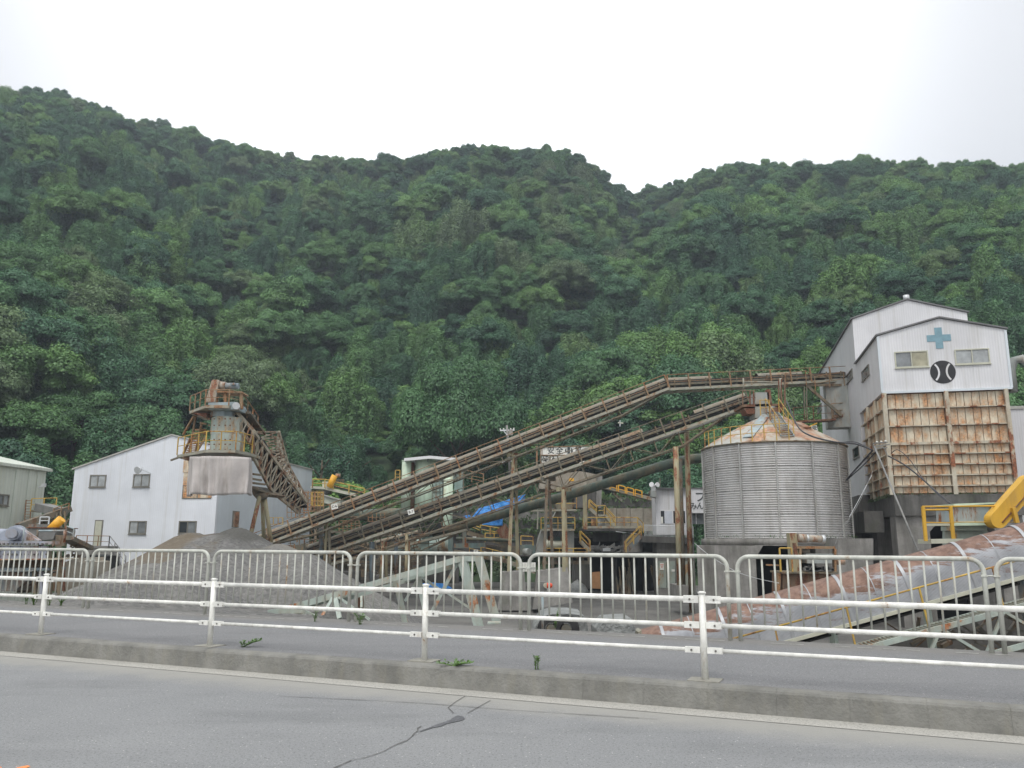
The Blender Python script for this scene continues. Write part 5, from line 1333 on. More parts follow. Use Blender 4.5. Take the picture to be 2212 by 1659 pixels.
# sign boards
sgn = empty('safety_sign', Q(zS, 700, 400, 92), 'white two-row sign board lettered 安全 and 砕石 behind the conveyors', 'sign'); YS = 92
def SQ(x, y, d=0.0): return Q(zS, x, y, YS - d)
for (x0, x1, y0, y1) in ((175, 228, 250, 440), (228, 575, 250, 440), (575, 1000, 245, 440), (1000, 1480, 235, 440), (218, 425, 468, 650), (455, 900, 465, 650), (900, 1350, 462, 650)):
    MB().prism([SQ(x0 + 3, y1), SQ(x1 - 3, y1), SQ(x1 - 3, y0), SQ(x0 + 3, y0)], Vector((0, .1, 0))).build('board', M['sign_white'], sgn)
fr = MB()
for x0, y0, x1, y1 in ((165, 240, 1500, 205), (165, 452, 1300, 452), (180, 660, 1300, 660), (182, 235, 190, 665), (228, 250, 228, 440), (438, 465, 438, 650)): fr.beam(SQ(x0, y0, .08), SQ(x1, y1, .08), .08)
for x in (90, 500, 1100): fr.beam(SQ(x, 200, -.5), SQ(x + 5, 900, -.5), .2)
fr.beam(SQ(165, 240, .05), SQ(300, 238, .05), .2); fr.build('frame', M['post_rust'], sgn)
for ch__, x, y, s_ in (('安', 460, 340, .86), ('全', 690, 340, .86), ('第', 1180, 330, .80)): put_text('lettering', ch__, s_, M['letter'], SQ(x, y, .02), FC, sgn)
put_text('lettering', '砕', .88, M['black'], SQ(325, 560, .02), FC, sgn); put_text('lettering', '石', .88, M['black'], SQ(560, 560, .02), FC, sgn)
lg = MB(); ex, ey, e_r = 935, 335, 105
for (xa, xb) in ((-1.0, -.62), (-.42, .30), (.52, 1.0)):
    pts_ = []
    for i in range(13): 
        x_ = lerp(xa, xb, i / 12); pts_.append((ex + x_ * e_r, ey - math.sqrt(max(0, 1 - x_ * x_)) * 88))
    for i in range(13):
        x_ = lerp(xb, xa, i / 12); pts_.append((ex + x_ * e_r, ey + math.sqrt(max(0, 1 - x_ * x_)) * 88 + .5))
    lg.prism([SQ(x, y, .03) for x, y in pts_], Vector((0, .01, 0)))
lg.build('emblem', M['letter'], sgn)
s2 = empty('safety_sign', Q(z6, 86, 874, 74), 'small white sign lettered 安 peeping out left of the tall building', 'sign')
small_sign(s2, Q(z6, 86, 873, 74), .52, .52, '安', .44, R_(8))
single(MB().tube(Q(z5, 1215, 520, 75), Q(z5, 1310, 475, 75), .06, n=6), 'orange_rod', M['orange_bright'], 'thin orange rod beside the small sign near the tall building', 'rod')

# green duct, tanks
gd = empty('green_duct', Q(z4, 1000, 430, 68), 'long thick dark green duct sweeping up below the conveyors to the silo', 'duct')
MB().path([Q(z4, x, y, Y) for x, y, Y in ((1700, 272, 66), (1600, 278, 66), (1500, 296, 66.3), (1400, 322, 66.6), (1300, 352, 66.8), (1150, 400, 67), (1000, 446, 67.2), (850, 492, 67.4), (700, 538, 67.6), (560, 580, 67.8), (330, 645, 68), (150, 695, 68.3), (0, 735, 68.6))] + [Q(z3, x, y, Y) for x, y, Y in ((1080, 795, 69), (920, 838, 69.3))], .39, 18).build('duct_pipe', M['duct'], gd)
qd(z3, [(825, 850), (930, 822), (935, 865), (840, 895)], 69, 1.2).build('elbow_box', M['tank2'], gd); qd(z3, [(828, 985), (880, 985), (880, 880), (828, 880)], 69.2, 1.2).build('down_duct', M['tank2'], gd)
tk = empty('storage_tanks', Q(z3, 860, 640, 86), 'pale green rust-streaked tanks under a thin white roof behind the conveyors', 'tank'); YT = 86
def vcyl(zf, x0, x1, y0, y1, Y, name, mat, root, n=28):
    a, b = Q(zf, x0, y1, Y), Q(zf, x1, y1, Y); c = (a + b) / 2; zt_ = Q(zf, (x0 + x1) / 2, y0, Y).z; r = (b - a).length / 2
    mb = MB().tube(Vector((c.x, Y + r, c.z)), Vector((c.x, Y + r, zt_)), r, n=n); mb.tube(Vector((c.x, Y + r, zt_)), Vector((c.x, Y + r, zt_ + .12)), r * 1.04, n=n); return mb.build(name, mat, root)
vcyl(z3, 674, 745, 296, 655, YT, 'slim_tank', M['tank'], tk); vcyl(z3, 985, 1056, 395, 900, YT - 3, 'slim_tank', M['tank'], tk); vcyl(z3, 770, 925, 288, 700, YT, 'wide_tank', M['tank'], tk)
qd(z3, [(745, 650), (776, 650), (776, 305), (745, 305)], YT + 2, 1).build('rusty_column', M['rust_dark'], tk)
qd(z3, [(870, 700), (985, 700), (985, 440), (870, 440)], YT + .5, 3).build('clad_wall', M['tank2'], tk)
qd(z3, [(930, 450), (1135, 450), (1135, 300), (930, 300)], YT + 3, 3).build('upper_shell', M['tank2'], tk)
gr_ = MB()
for x in (885, 912, 940, 968): gr_.beam(Q(z3, x, 640, YT + .4), Q(z3, x, 460, YT + .4), .08)
gr_.beam(Q(z3, 875, 520, YT + .4), Q(z3, 985, 520, YT + .4), .08); gr_.build('stiffener_grid', M['teal'], tk)
rf = MB(); L0, Lm, L1 = Q(z3, 705, 274, YT - 1), Q(z3, 892, 256, YT - 1), Q(z3, 1095, 272, YT - 1)
rf.prism([L0, Lm, Lm + Vector((0, 8, .3)), L0 + Vector((0, 8, .3))], -UP * .3); rf.prism([Lm, L1, L1 + Vector((0, 8, .3)), Lm + Vector((0, 8, .3))], -UP * .3); rf.build('roof', M['frame_white'], tk)
for x in (715, 790, 880, 975, 1080): MB().beam(Q(z3, x, 275, YT - .6), Q(z3, x, 300, YT - .6), .12).build('roof_post', M['teal'], tk)
c_ = Q(z3, 880, 915, 80); MB().tube(Q(z3, 640, 905, 79), Q(z3, 1060, 915, 79), .95, n=28).build('horizontal_drum', M['tank2'], tk)
qd(z3, [(730, 1000), (1040, 1000), (1040, 830), (730, 830)], 82, 2).build('dark_lower_body', M['teal'], tk)
qd(z3, [(1075, 520), (1135, 520), (1135, 420), (1075, 420)], YT + 1, 3).build('side_cabin', M['tank2'], tk)
railing(MB(), [Q(z3, 1120, 435, YT - 1), Q(z3, 1290, 470, YT - 1)], 1.1, 1.0, .05, (.3, .6)).build('railing', M['post_rust'], tk)
railing(MB(), [Q(z3, 638, 435, YT - .5), Q(z3, 672, 435, YT - .5)], 1.0, 1.0, .04, (.3, .6)).build('railing', M['yellow'], tk)
for x, y0, y1 in ((1045, 830, 980), (1150, 820, 910)): MB().beam(Q(z3, x, y0, 72), Q(z3, x, y1, 72), .32).build('green_column', M['teal'], tk)
MB().beam(Q(z3, 1075, 920, 72), Q(z3, 1300, 915, 72), .4, .35).build('green_beam', M['teal'], tk)
single(MB().path([Q(z3, 1090, 868, 73), Q(z3, 1550, 885, 73)], .16, 10), 'thin_duct', M['duct'], 'thin dark green pipe running level below the blue tarpaulin', 'pipe')
# grey horizontal flue behind the conveyors at the left
single(MB().path([Q(zM, 830, 615, 82), Q(zM, 1000, 610, 82), Q(zM, 1300, 598, 82), Q(zM, 1480, 590, 82)], [.5, .55, .55, .5], 18), 'flue', M['duct'], 'thick grey-green horizontal flue between the two conveyors', 'duct')
# blue tarpaulins
def sheet(pts, Y, label, mat, amp=.25, n=14, name='tarpaulin', cat='tarpaulin', zf=zN):
    """four corner points tl, tr, br, bl"""
    c = [Q(zf, x, y, Y) for x, y in pts]; vs_ = []
    for j in range(n + 1):
        for i in range(2 * n + 1):
            p = c[0].lerp(c[1], i / (2 * n)).lerp(c[3].lerp(c[2], i / (2 * n)), j / n); w_ = amp * (mnoise.noise(p * .9) + .5 * mnoise.noise(p * 2.3))
            vs_.append(p + Vector((0, w_ - .3, .25 * w_ if j in (0, n) else 0)))
    mb = MB().add(vs_, [(j * (2 * n + 1) + i, j * (2 * n + 1) + i + 1, (j + 1) * (2 * n + 1) + i + 1, (j + 1) * (2 * n + 1) + i) for j in range(n) for i in range(2 * n)], 0, True)
    o = single(mb, name, M[mat], label, cat); md = o.modifiers.new('solid', 'SOLIDIFY'); md.thickness = .02; return o
sheet([(1270, 470), (1960, 255), (1930, 410), (1110, 660)], 70.5, 'bright blue tarpaulin hanging behind the dark green duct', 'tarp')
sheet([(1310, 640), (1622, 570), (1620, 722), (1320, 702)], 72, 'smaller blue tarpaulin hanging below the dark green duct', 'tarp')
sheet([(1040, 580), (1130, 560), (1230, 640), (1100, 660)], 73, 'small crumpled end of blue tarpaulin between conveyor trusses', 'tarp')
# ================================================================ LEFT WHITE BUILDING
zW = Zf(900, 2100, 3.687); z10 = Zf(0, 1950, 3.318)
HA = R_(6); LD = Vector((math.cos(HA), -math.sin(HA), 0)); LN = Vector((math.sin(HA), math.cos(HA), 0))
LB = P(*z1(445, 1130), 68)
def L_(zf, x, y, d=0.0): return PL(*zf(x, y), LB, LN) - LN * d
def La(zf, x, y): q = L_(zf, x, y); return (q - LB).dot(LD), q.z
def LP(a, z, d=0.0): q = LB + LD * a - LN * d; q.z = z; return q
wb = empty('gabled_hall', Vector((LB.x + 5, LB.y + 2, YARD)), 'wide bluish white gabled hall behind the gravel heap and stacker tower', 'building')
aL, zeL = La(z1, 492, 685); aP, zP = La(z1, 1130, 465); aM, _ = La(z2, 528, 1100); zMd = La(z2, 545, 692)[1]; aL = 0.0
KC = LP(aM, 0); qe = PL(*z2(1335, 884), KC, LD); DH = (qe - KC).dot(LN)
fr_pts = [LP(aL, YARD - .5), LP(aM, YARD - .5), LP(aM, zMd), LP(aP, zP), LP(aL, zeL)]
MB().prism(fr_pts, LN * .3).build('front_wall', M['wall_left'], wb)
MB().prism([LP(aM, YARD - .5, -.31), LP(aM, zMd, -.31), LP(aM, zMd, -DH), LP(aM, YARD - .5, -DH)], -LD * .3).build('side_wall', M['wall_pale'], wb)
MB().prism([LP(aL, YARD - .5, -.31), LP(aL, zeL, -.31), LP(aL, zeL, -DH), LP(aL, YARD - .5, -DH)], LD * .3).build('side_wall', M['wall_pale'], wb)
for (p, q) in (((aL - .2, zeL - .07), (aP, zP)), ((aP, zP), (aM + .12, zMd - .04))): MB().prism([LP(p[0], p[1] + .02, .12), LP(q[0], q[1] + .02, .12), LP(q[0], q[1] + .14, .12), LP(p[0], p[1] + .14, .12)], LN * (DH + .3)).build('roof', M['roof_pale'], wb)
def lwin(zf, x0, y0, x1, y1, panes):
    a0, za = La(zf, x0, y1); a1, zb_ = La(zf, x1, y0); return wall_window(wb, LB, LD, -LN, a0, a1, za, zb_, panes, M['frame_dark'], .09)
lwin(z1, 590, 725, 697, 800, [M['glass_grey'], M['glass_grey']]); lwin(z1, 875, 720, 985, 799, [M['glass_grey'], M['glass_grey']]); lwin(z1, 848, 1028, 962, 1107, [M['glass_grey'], M['glass']]); lwin(z2, 207, 1322, 355, 1420, [M['glass_dark'], M['glass']])
def lbox(zf, x0, y0, x1, y1, d, th, name, mat, root=wb):
    a0, za = La(zf, x0, y1); a1, zb_ = La(zf, x1, y0); return MB().prism([LP(a0, za, d), LP(a1, za, d), LP(a1, zb_, d), LP(a0, zb_, d)], LN * th).build(name, mat, root)
df = lbox(z1, 609, 1018, 680, 1198, .05, .1, 'door', M['frame_dark']); lbox(z1, 615, 1025, 673, 1196, .07, .03, 'leaf', M['frame_cream'], df)
def sdoor(x0, y0, x1, y1, d, name, mat, root):
    p, q = PL(*z2(x0, y1), KC, LD) + LD * d, PL(*z2(x1, y0), KC, LD) + LD * d; a = Vector((q.x, q.y, p.z)); b = Vector((p.x, p.y, q.z)); return MB().prism([p, a, q, b], -LD * .05).build(name, mat, root)
d2_ = sdoor(652, 1236, 716, 1370, .05, 'door', M['frame_dark'], wb); d2_['label'] = 'rusty orange door at the right'; sdoor(658, 1243, 710, 1368, .09, 'leaf', M['roof_rust'], d2_)
lbox(z2, 232, 800, 502, 1132, .04, .08, 'opening_frame', M['frame_dark']); 
for i in range(3):
    for j in range(2): lbox(z2, 243 + j * 126, 806 + i * 107, 366 + j * 126, 909 + i * 107, .07 + .006 * ((i + j) % 2), .05, 'rusty_panel', M['bin_panel'], wb)
lt = MB(); q = L_(z1, 955, 690, .7); lt.tube(q, q + Vector((-.12, -.35, -.12)), .16, .32, n=16); lt.beam(L_(z1, 990, 712, .02), q, .05); single(lt, 'floodlight', M['alu'], 'round grey floodlight above the second upper window of the gabled hall', 'lamp')
rk = MB(); railing(rk, [L_(z1, 800, 572, .6) + LN * 3, L_(z1, 895, 543, .6) + LN * 3], .6, 1, .04, (.4,)); single(rk, 'roof_railing', M['yellow'], 'small yellow railing showing above the roof of the gabled hall', 'railing')
# stair and landing of the hall
ls = empty('outside_stair', L_(z1, 680, 1195, 1), 'rusty railed landing and stair on a concrete wall at the cream door', 'stair')
a, b, c_ = L_(z1, 560, 1193, 1.3), L_(z1, 775, 1197, 1.3), L_(z1, 880, 1330, 1.3)
MB().beam(a + LN * .6, b + LN * .6, 1.3, .18).build('landing', M['conc'], ls)
MB().prism([a + Vector((0, 0, -.1)), b + Vector((0, 0, -.1)), Vector((c_.x, c_.y, YARD)), Vector((a.x, a.y, YARD))], LN * 1.2).build('stair_wall', M['conc'], ls)
railing(MB(), [a, b], .88, .9, .03, (.5,)).build('handrail', M['post_rust'], ls); railing(MB(), [b, c_], .9, .8, .03, (.5,)).build('handrail', M['greypaint'], ls); railing(MB(), [L_(z1, 480, 1190, 2.6), L_(z1, 600, 1190, 2.6)], .6, .6, .03).build('handrail', M['post_rust'], ls)
# ================================================================ FAR LEFT BUILDING
FB = P(*z1(306, 690), 57); FZ = FB.z
def FP(a, z, d=0.0): q = FB + LN * a + LD * d; q.z = z; return q   # a runs back along the visible side wall, d out of it
def fa(x, y): q = PL(*z1(x, y), FB, LD); return (q - FB).dot(LN), q.z
fbld = empty('cream_shed', FP(-8, YARD, -5), 'greenish cream metal shed cut off by the left edge of the photograph', 'building')
MB().prism([FP(-20, YARD), FP(0, YARD), FP(0, FZ), FP(-20, FZ)], -LD * 9).build('wall', M['wall_cream'], fbld)
rs_ = MB(); rs_.prism([FP(-20.3, FZ - .1, .25), FP(.3, FZ - .1, .25), FP(.3, FZ + .06, .25), FP(-20.3, FZ + .06, .25)], -LD * .3)
rs_.prism([FP(-20.3, FZ + .02, .2), FP(.3, FZ + .02, .2), FP(-.6, FZ + 1.15, -4.6), FP(-20.3, FZ + 1.15, -4.6)], UP * .08); rs_.prism([FP(-20.3, FZ + 1.15, -4.6), FP(-.6, FZ + 1.15, -4.6), FP(.3, FZ, -9.3), FP(-20.3, FZ, -9.3)], UP * .08)
rs_.build('roof', M['wall_cream'], fbld)
for x, wd in ((92, .5), (178, .5), (236, .3)):
    ax_ = fa(x, 800)[0]; MB().prism([FP(ax_, YARD, .05), FP(ax_ + wd, YARD, .05), FP(ax_ + wd, FZ - .12, .05), FP(ax_, FZ - .12, .05)], -LD * .045).build('wall_strip', M['wall_cream'], fbld)
w0_, w1_ = fa(-20, 918), fa(55, 856); wall_window(fbld, FB, LN, LD, w0_[0], w1_[0], w0_[1], w1_[1], [M['glass'], M['glass_grey']], M['frame_dark'], .09)
fl_ = empty('access_platform', FP(0, 2), 'yellow-rusty platform and ladder on the corner of the cream shed', 'platform')
pA, pB = Q(z1, 200, 960, 55), Q(z1, 365, 955, 55)
MB().beam(pA + Vector((0, .6, 0)), pB + Vector((0, .6, 0)), 1.2, .12).build('deck', M['steel_old'], fl_); railing(MB(), [pA, pB], .82, .8, .03, (.5,)).build('railing', M['yellow'], fl_)
ld = MB()
for sx in (160, 195): ld.beam(Q(z1, sx, 1040, 55), Q(z1, sx + 12, 885, 55), .05)
for i in range(9): ld.beam(Q(z1, 161 + i * 1.4, 1035 - i * 18, 55), Q(z1, 196 + i * 1.4, 1035 - i * 18, 55), .04)
ld.build('ladder', M['post_rust'], fl_)
single(MB().beam(Q(z1, 255, 803, 56), Q(z1, 293, 795, 56), .12).beam(Q(z1, 280, 790, 56), Q(z1, 297, 790, 56), .25), 'wall_lamp', M['alu'], 'small grey lamp arm on the right corner of the cream shed', 'lamp')
cv = empty('short_conveyor', Q(z1, 280, 1000, 52), 'grey covered conveyor rising between the cream shed and the gabled hall', 'conveyor')
MB().beam(Q(z1, 120, 1060, 51), Q(z1, 455, 945, 53), 1.0, .35).build('cover', M['steel_dark'], cv); MB().beam(Q(z1, 275, 935, 54), Q(z1, 400, 965, 53), 1.0, .5).build('side_chute', M['greypaint'], cv)
lg_ = MB()
for i in range(7): lg_.beam(Q(z1, 270 + i * 26, 1008 - i * 8, 52), Q(z1, 276 + i * 26, 1120, 52), .1); lg_.beam(Q(z1, 270 + i * 26, 1060, 52), Q(z1, 296 + i * 26, 1010, 52), .07)
lg_.build('lattice', M['steel_old'], cv); railing(MB(), [Q(z1, 350, 985, 52), Q(z1, 450, 950, 52)], .4, .6, .03).build('handrail', M['post_rust'], cv)

# ================================================================ SCREENING MACHINE (left, behind the fence)
sm = empty('screening_machine', Q(zL, 300, 1100, 32), 'blue-grey vibrating screen with a round drive drum and bolted side plate', 'machine'); YM = 32
def lq(pts, Y, dp_, name, mat, root=sm): return qd(zL, pts, Y, dp_).build(name, M[mat], root)
lq([(-200, 1075), (600, 1070), (620, 900), (-200, 905)], YM, .25, 'side_plate', 'bluegrey'); lq([(-200, 890), (690, 885), (690, 840), (-200, 838)], YM - .12, .5, 'top_flange', 'bluegrey')
lq([(-120, 832), (500, 832), (235, 655), (140, 648), (-60, 790)], YM + .1, .3, 'gusset', 'bluegrey')
MB().tube(Q(zL, -150, 735, YM + .6), Q(zL, 140, 735, YM + .6), .17, n=20).build('drive_tube', M['bluegrey'], sm)
c_ = Q(zL, 195, 742, YM); dmm = MB(); ax_ = Vector((.35, -1, 0)).normalized(); dmm.tube(c_ + Vector((-.15, .45, 0)), c_ + Vector((-.15, .45, 0)) + ax_ * .2, .33, n=28); dmm.build('drum_flange', M['bluegrey'], sm)
MB().tube(c_ + Vector((-.05, .1, 0)), c_ + Vector((-.05, .1, 0)) + ax_ * .40, .25, n=28).build('drum_cap', M['bluegrey'], sm); MB().tube(c_ + Vector((.1, -.3, 0)), c_ + Vector((.1, -.3, 0)) + ax_ * .15, .17, n=28).build('drum_lid', M['bluegrey'], sm)
bl = MB()
for i in range(14): bl.box(Q(zL, -120 + i * 56, 878, YM - .15), .07, .05, .07); bl.box(Q(zL, -120 + i * 56, 1012, YM - .03), .06, .05, .06)
bo = bl.build('bolt_row', M['bolt'], sm); bo['kind'] = 'stuff'
for i in range(5): lq([(-10 + i * 130, 1070), (0 + i * 130, 1070), (0 + i * 130, 905), (-10 + i * 130, 905)], YM - .07, .1, 'plate_rib', 'bluegrey')
lq([(-200, 1090), (760, 1085), (760, 1068), (-200, 1075)], YM - .3, 1.5, 'lower_flange', 'bin_frame'); lq([(-200, 1230), (640, 1225), (640, 1190), (-200, 1195)], YM - .1, 1.2, 'cross_beam', 'bluedull'); lq([(-200, 1190), (700, 1190), (700, 1090), (-200, 1090)], YM + .8, .3, 'dark_frame', 'steel_dark')
lq([(-200, 1500), (180, 1500), (420, 1300), (560, 1250), (-200, 1250)], YM + .3, 1.2, 'discharge_chute', 'bluedull'); lq([(200, 1520), (560, 1520), (560, 1240), (430, 1310)], YM + 1.2, .3, 'dark_support', 'steel_dark')
for x in (455, 540, 650, 780): MB().beam(Q(zL, x, 1230 if x < 600 else 900, YM + .2), Q(zL, x + 2, 1560, YM + .2), .13).build('support_leg', M['bluegrey'] if x > 500 and x < 600 else M['steel_old'], sm)
hp = empty('feed_hopper', Q(zL, 550, 830, 36), 'dented grey steel feed hopper beside the screening machine', 'hopper')
lq([(350, 665), (730, 672), (730, 720), (700, 815), (510, 832), (470, 800), (330, 700)], 35, 1.6, 'hopper_shell', 'greypaint', hp); lq([(345, 668), (735, 672), (735, 660), (345, 655)], 34.9, 1.8, 'rim', 'rust_dark', hp)
MB().tube(Q(zL, 495, 690, 34.8), Q(zL, 488, 820, 34.8), .04, n=6).build('seam', M['steel_dark'], hp)
lq([(370, 655), (640, 655), (640, 618), (375, 615)], 37, .3, 'upper_trough', 'bluedull', hp)
yg = MB(); yg.tube(Q(zL, 665, 690, 36), Q(zL, 812, 548, 36), .19, n=18); single(yg, 'yellow_guard', M['orange_bright'], 'bright orange-yellow cylindrical belt guard above the grey hopper', 'guard')
bp = empty('blue_rail_frame', Q(zL, 800, 850, 34), 'pale blue pipe rails round the end of the grey hopper', 'railing')
b_ = MB(); b_.tube(Q(zL, 510, 705, 33.5), Q(zL, 865, 702, 33.5), .035, n=8); b_.tube(Q(zL, 850, 690, 33.5), Q(zL, 845, 860, 33.5), .05, n=8); b_.tube(Q(zL, 320, 655, 31.5), Q(zL, 295, 890, 31.5), .025, n=8); b_.build('pipe', M['blue_paint'], bp)
railing(MB(), [Q(zL, 860, 780, 34), Q(zL, 960, 815, 34)], .42, .5, .03, (.5,)).build('railing', M['blue_paint'], bp); railing(MB(), [Q(zL, 520, 620, 37), Q(zL, 640, 620, 37)], .32, .4, .025, (.5,)).build('railing', M['alu'], bp)
gt = MB()
for i in range(6):
    gt.beam(Q(zL, 735, 770 + i * 28, 35), Q(zL, 850, 780 + i * 22, 35), .07)
    gt.beam(Q(zL, 740 + i * 20, 760, 35.2), Q(zL, 735 + i * 22, 900, 35.2), .05)
for i in range(26): 
    x, y = random.uniform(730, 1050), random.uniform(830, 1060); gt.beam(Q(zL, x, y, 36 + random.random() * 3), Q(zL, x + random.uniform(-60, 120), y + random.uniform(-60, 60), 36 + random.random() * 3), .07)
gt.beam(Q(zL, 860, 795, 35), Q(zL, 1150, 930, 38), .5, .18)
o = gt.build('steel_tangle', M['steel_dark']); tag(o, 'tangle of dark steel bars and a sloping belt right of the screening machine', 'scrap steel', kind='stuff')
lq([(1100, 1330), (1330, 1330), (1300, 1040), (1160, 1020), (1100, 1060)], 41, 2, 'shade_wall', 'void', empty('dark_pit', Q(zL, 1200, 1200, 41), 'black slab as the shaded recess between the pale concrete block and the stair wall', 'recess'))  # solid near-black slab; its colour gives the shade of the recess
ww = MB(); ww.prism([Q(zL, x, y, 36) for x, y in ((820, 1560), (1085, 1560), (1085, 1120), (1010, 1110), (990, 1060), (830, 1125))], Vector((0, 2.5, 0))); single(ww, 'pale_block', M['conc_warm'], 'pale concrete block wall behind the fence left of the gravel heap', 'block')
lq([(690, 1500), (790, 1500), (790, 1080), (690, 1080)], 34.5, .4, 'rusty_stanchion', 'rust_dark', sm)

# ================================================================ STACKER TOWER
st = empty('stacker_tower', Q(z2, 560, 760, 45), 'rust-stained stacker tower with two railed platforms, motor and hanging grey canvas curtain', 'tower')
def S(x, y, Y=45.0): return Q(z2, x, y, Y)
def sq(pts, Y, dp_, name, mat): return qd(z2, pts, Y, dp_).build(name, M[mat], st)
# octagonal shaft
def shaft(x0, x1, y0, y1, Y, name, mat, n=8):
    a, b = S(x0, y1, Y), S(x1, y1, Y); r = (b - a).length / 2 / math.cos(math.pi / n); c = Vector(((a.x + b.x) / 2, Y + r, a.z)); zt_ = S(x0, y0, Y).z; vs_ = []
    for z in (a.z, zt_):
        for i in range(n): t = 2 * math.pi * (i + .5) / n; vs_.append(Vector((c.x + r * math.cos(t), c.y + r * math.sin(t), z)))
    return MB().add(vs_, [(i, (i + 1) % n, n + (i + 1) % n, n + i) for i in range(n)] + [tuple(range(n, 2 * n))]).build(name, M[mat], st)
shaft(432, 688, 575, 750, 44.9, 'shaft_lower', 'shaft'); shaft(442, 684, 430, 575, 45.0, 'shaft_upper', 'shaft'); shaft(450, 634, 383, 430, 45.1, 'shaft_neck', 'blue_paint')
bl = MB()
for y in (455, 510, 560, 630, 670, 715):
    for x in (462, 505, 548, 598, 640): bl.box(S(x, y, 44.7), .07, .06, .07)
o = bl.build('bolt_row', M['rust_dark'], st); o['kind'] = 'stuff'
sq([(455, 375), (700, 375), (700, 345), (680, 312), (455, 318)], 44.6, 1.8, 'head_box', 'blue_paint'); MB().tube(S(690, 345, 44.5), S(690, 345, 46.3), .20, n=16).build('pulley', M['alu'], st)
sq([(430, 312), (512, 312), (546, 132), (535, 124), (492, 124), (483, 132)], 45, .5, 'drive_guard', 'motor_rust')
MB().tube(S(540, 172, 45.3), S(603, 176, 45.3), .22, n=18).build('gearbox', M['motor_rust'], st); MB().tube(S(603, 178, 45.3), S(712, 180, 45.3), .175, n=18).build('motor', M['motor'], st)
sq([(640, 150), (680, 150), (680, 165), (640, 165)], 44.9, .3, 'terminal_box', 'motor'); sq([(520, 232), (740, 236), (735, 222), (525, 216)], 45, 1.2, 'motor_base', 'post_rust')
for x in (520, 735, 600): MB().beam(S(x, 235, 45.2), S(x, 375, 45.2), .16).build('frame_post', M['post_rust'], st)
# platforms
def deck(pts, name, th=.16, mat='steel_pale'): # pts (x,y,Y) front edge; closed at the back
    f = [S(*p) for p in pts]; zc = sum(q.z for q in f) / len(f)
    for q in f: q.z = zc
    bk = [Vector((f[-1].x, f[-1].y + 2.6, zc)), Vector((f[0].x, f[0].y + 2.6, zc))]
    MB().prism(f + bk, UP * th).build(name, M[mat], st); return f
f1 = deck([(190, 765, 47.2), (428, 752, 44.3), (682, 752, 44.3), (822, 768, 46.2)], 'lower_deck'); f2 = deck([(297, 385, 46.5), (425, 380, 44.4), (625, 380, 44.4), (735, 386, 45.5)], 'upper_deck')
railing(MB(), [q + UP * .16 for q in f1], 1.0, 1.0, .03, (.5,)).build('lower_railing', M['yellow'], st); railing(MB(), [q + UP * .16 for q in f2], .86, 1.0, .03, (.5,)).build('upper_railing', M['post_rust'], st)
sl_ = [S(735, 388, 45.5), S(868, 572, 48.0)]; MB().beam(sl_[0] + Vector((-.4, .6, 0)), sl_[1] + Vector((-.4, .6, 0)), 1.5, .14).build('sloping_walkway', M['steel_dark'], st)
railing(MB(), sl_, 1.0, .9, .035, (.5,)).build('sloping_railing', M['post_rust'], st)
sc = MB()
for a, b in (((335, 430, 46.5), (243, 590, 47.2)), ((350, 430, 47), (290, 760, 47)), ((400, 490, 46), (345, 745, 46.5)), ((440, 600, 46), (350, 745, 46)), ((305, 620, 46.5), (245, 750, 46.8)), ((345, 548, 46.5), (440, 548, 46.5)), ((330, 575, 46.5), (440, 575, 46.5)), ((385, 488, 46), (440, 500, 46))): sc.beam(S(*a), S(*b), .10)
for i in range(9): sc.beam(S(265 + i * 8, 740 - i * 18, 46.6), S(350 + i * 10, 735 - i * 18, 46.6), .07)
sc.build('back_ladder', M['post_rust'], st)
MB().beam(S(138, 806, 47.4), S(232, 772, 47.4), .1).build('side_bracket', M['steel_dark'], st); sq([(300, 405), (445, 405), (435, 450), (330, 405)], 45.4, 1, 'deck_bracket', 'rust_dark'); sq([(235, 775), (300, 775), (290, 808), (240, 798)], 46.5, .6, 'deck_bracket', 'rust_dark')
hdm = MB(); hdm.beam(S(640, 400, 46.2), S(860, 640, 47.6), .9, .25); hdm.build('head_belt', M['belt'], st)
MB().beam(S(640, 430, 45.6), S(840, 700, 46.8), .12, .2).build('head_beam', M['lattice'], st); MB().beam(S(690, 395, 45.7), S(850, 575, 46.8), .12, .2).build('head_beam', M['lattice'], st)
hl = MB()
for i in range(6): hl.beam(S(645 + i * 32, 436 + i * 44, 45.7), S(700 + i * 26, 405 + i * 29, 45.8), .07)
hl.build('head_bracing', M['lattice'], st)
# canvas curtain
plan = [(288, 47.0), (322, 44.6), (500, 44.0), (800, 44.4), (820, 46.8)]
def cur(i, k):
    t = i / k * (len(plan) - 1); j = min(int(t), len(plan) - 2); f = t - j; return lerp(plan[j][0], plan[j + 1][0], f), lerp(plan[j][1], plan[j + 1][1], f)
vs_ = []; k = 120; nv = 14
for j in range(nv + 1):
    for i in range(k + 1):
        x, Y = cur(i, k); yt = 770 + 12 * (abs(x - 500) / 300) ** 2; yb = 1098 + 6 * math.sin(i * .13) + 8 * (x < 330)
        fold = .09 * math.sin(i * .55 + 1.2 * math.sin(i * .11)) * (.25 + j / nv) + .05 * math.sin(i * .21 + j * .3)
        q = S(lerp(x, x - 6, j / nv) + fold * 30, lerp(yt, yb, j / nv), Y); q.y += fold * 1.3; vs_.append(q)
mb = MB().add(vs_, [(j * (k + 1) + i, j * (k + 1) + i + 1, (j + 1) * (k + 1) + i + 1, (j + 1) * (k + 1) + i) for j in range(nv) for i in range(k)], 0, True)
o = mb.build('curtain', M['canvas'], st); md = o.modifiers.new('solid', 'SOLIDIFY'); md.thickness = .02
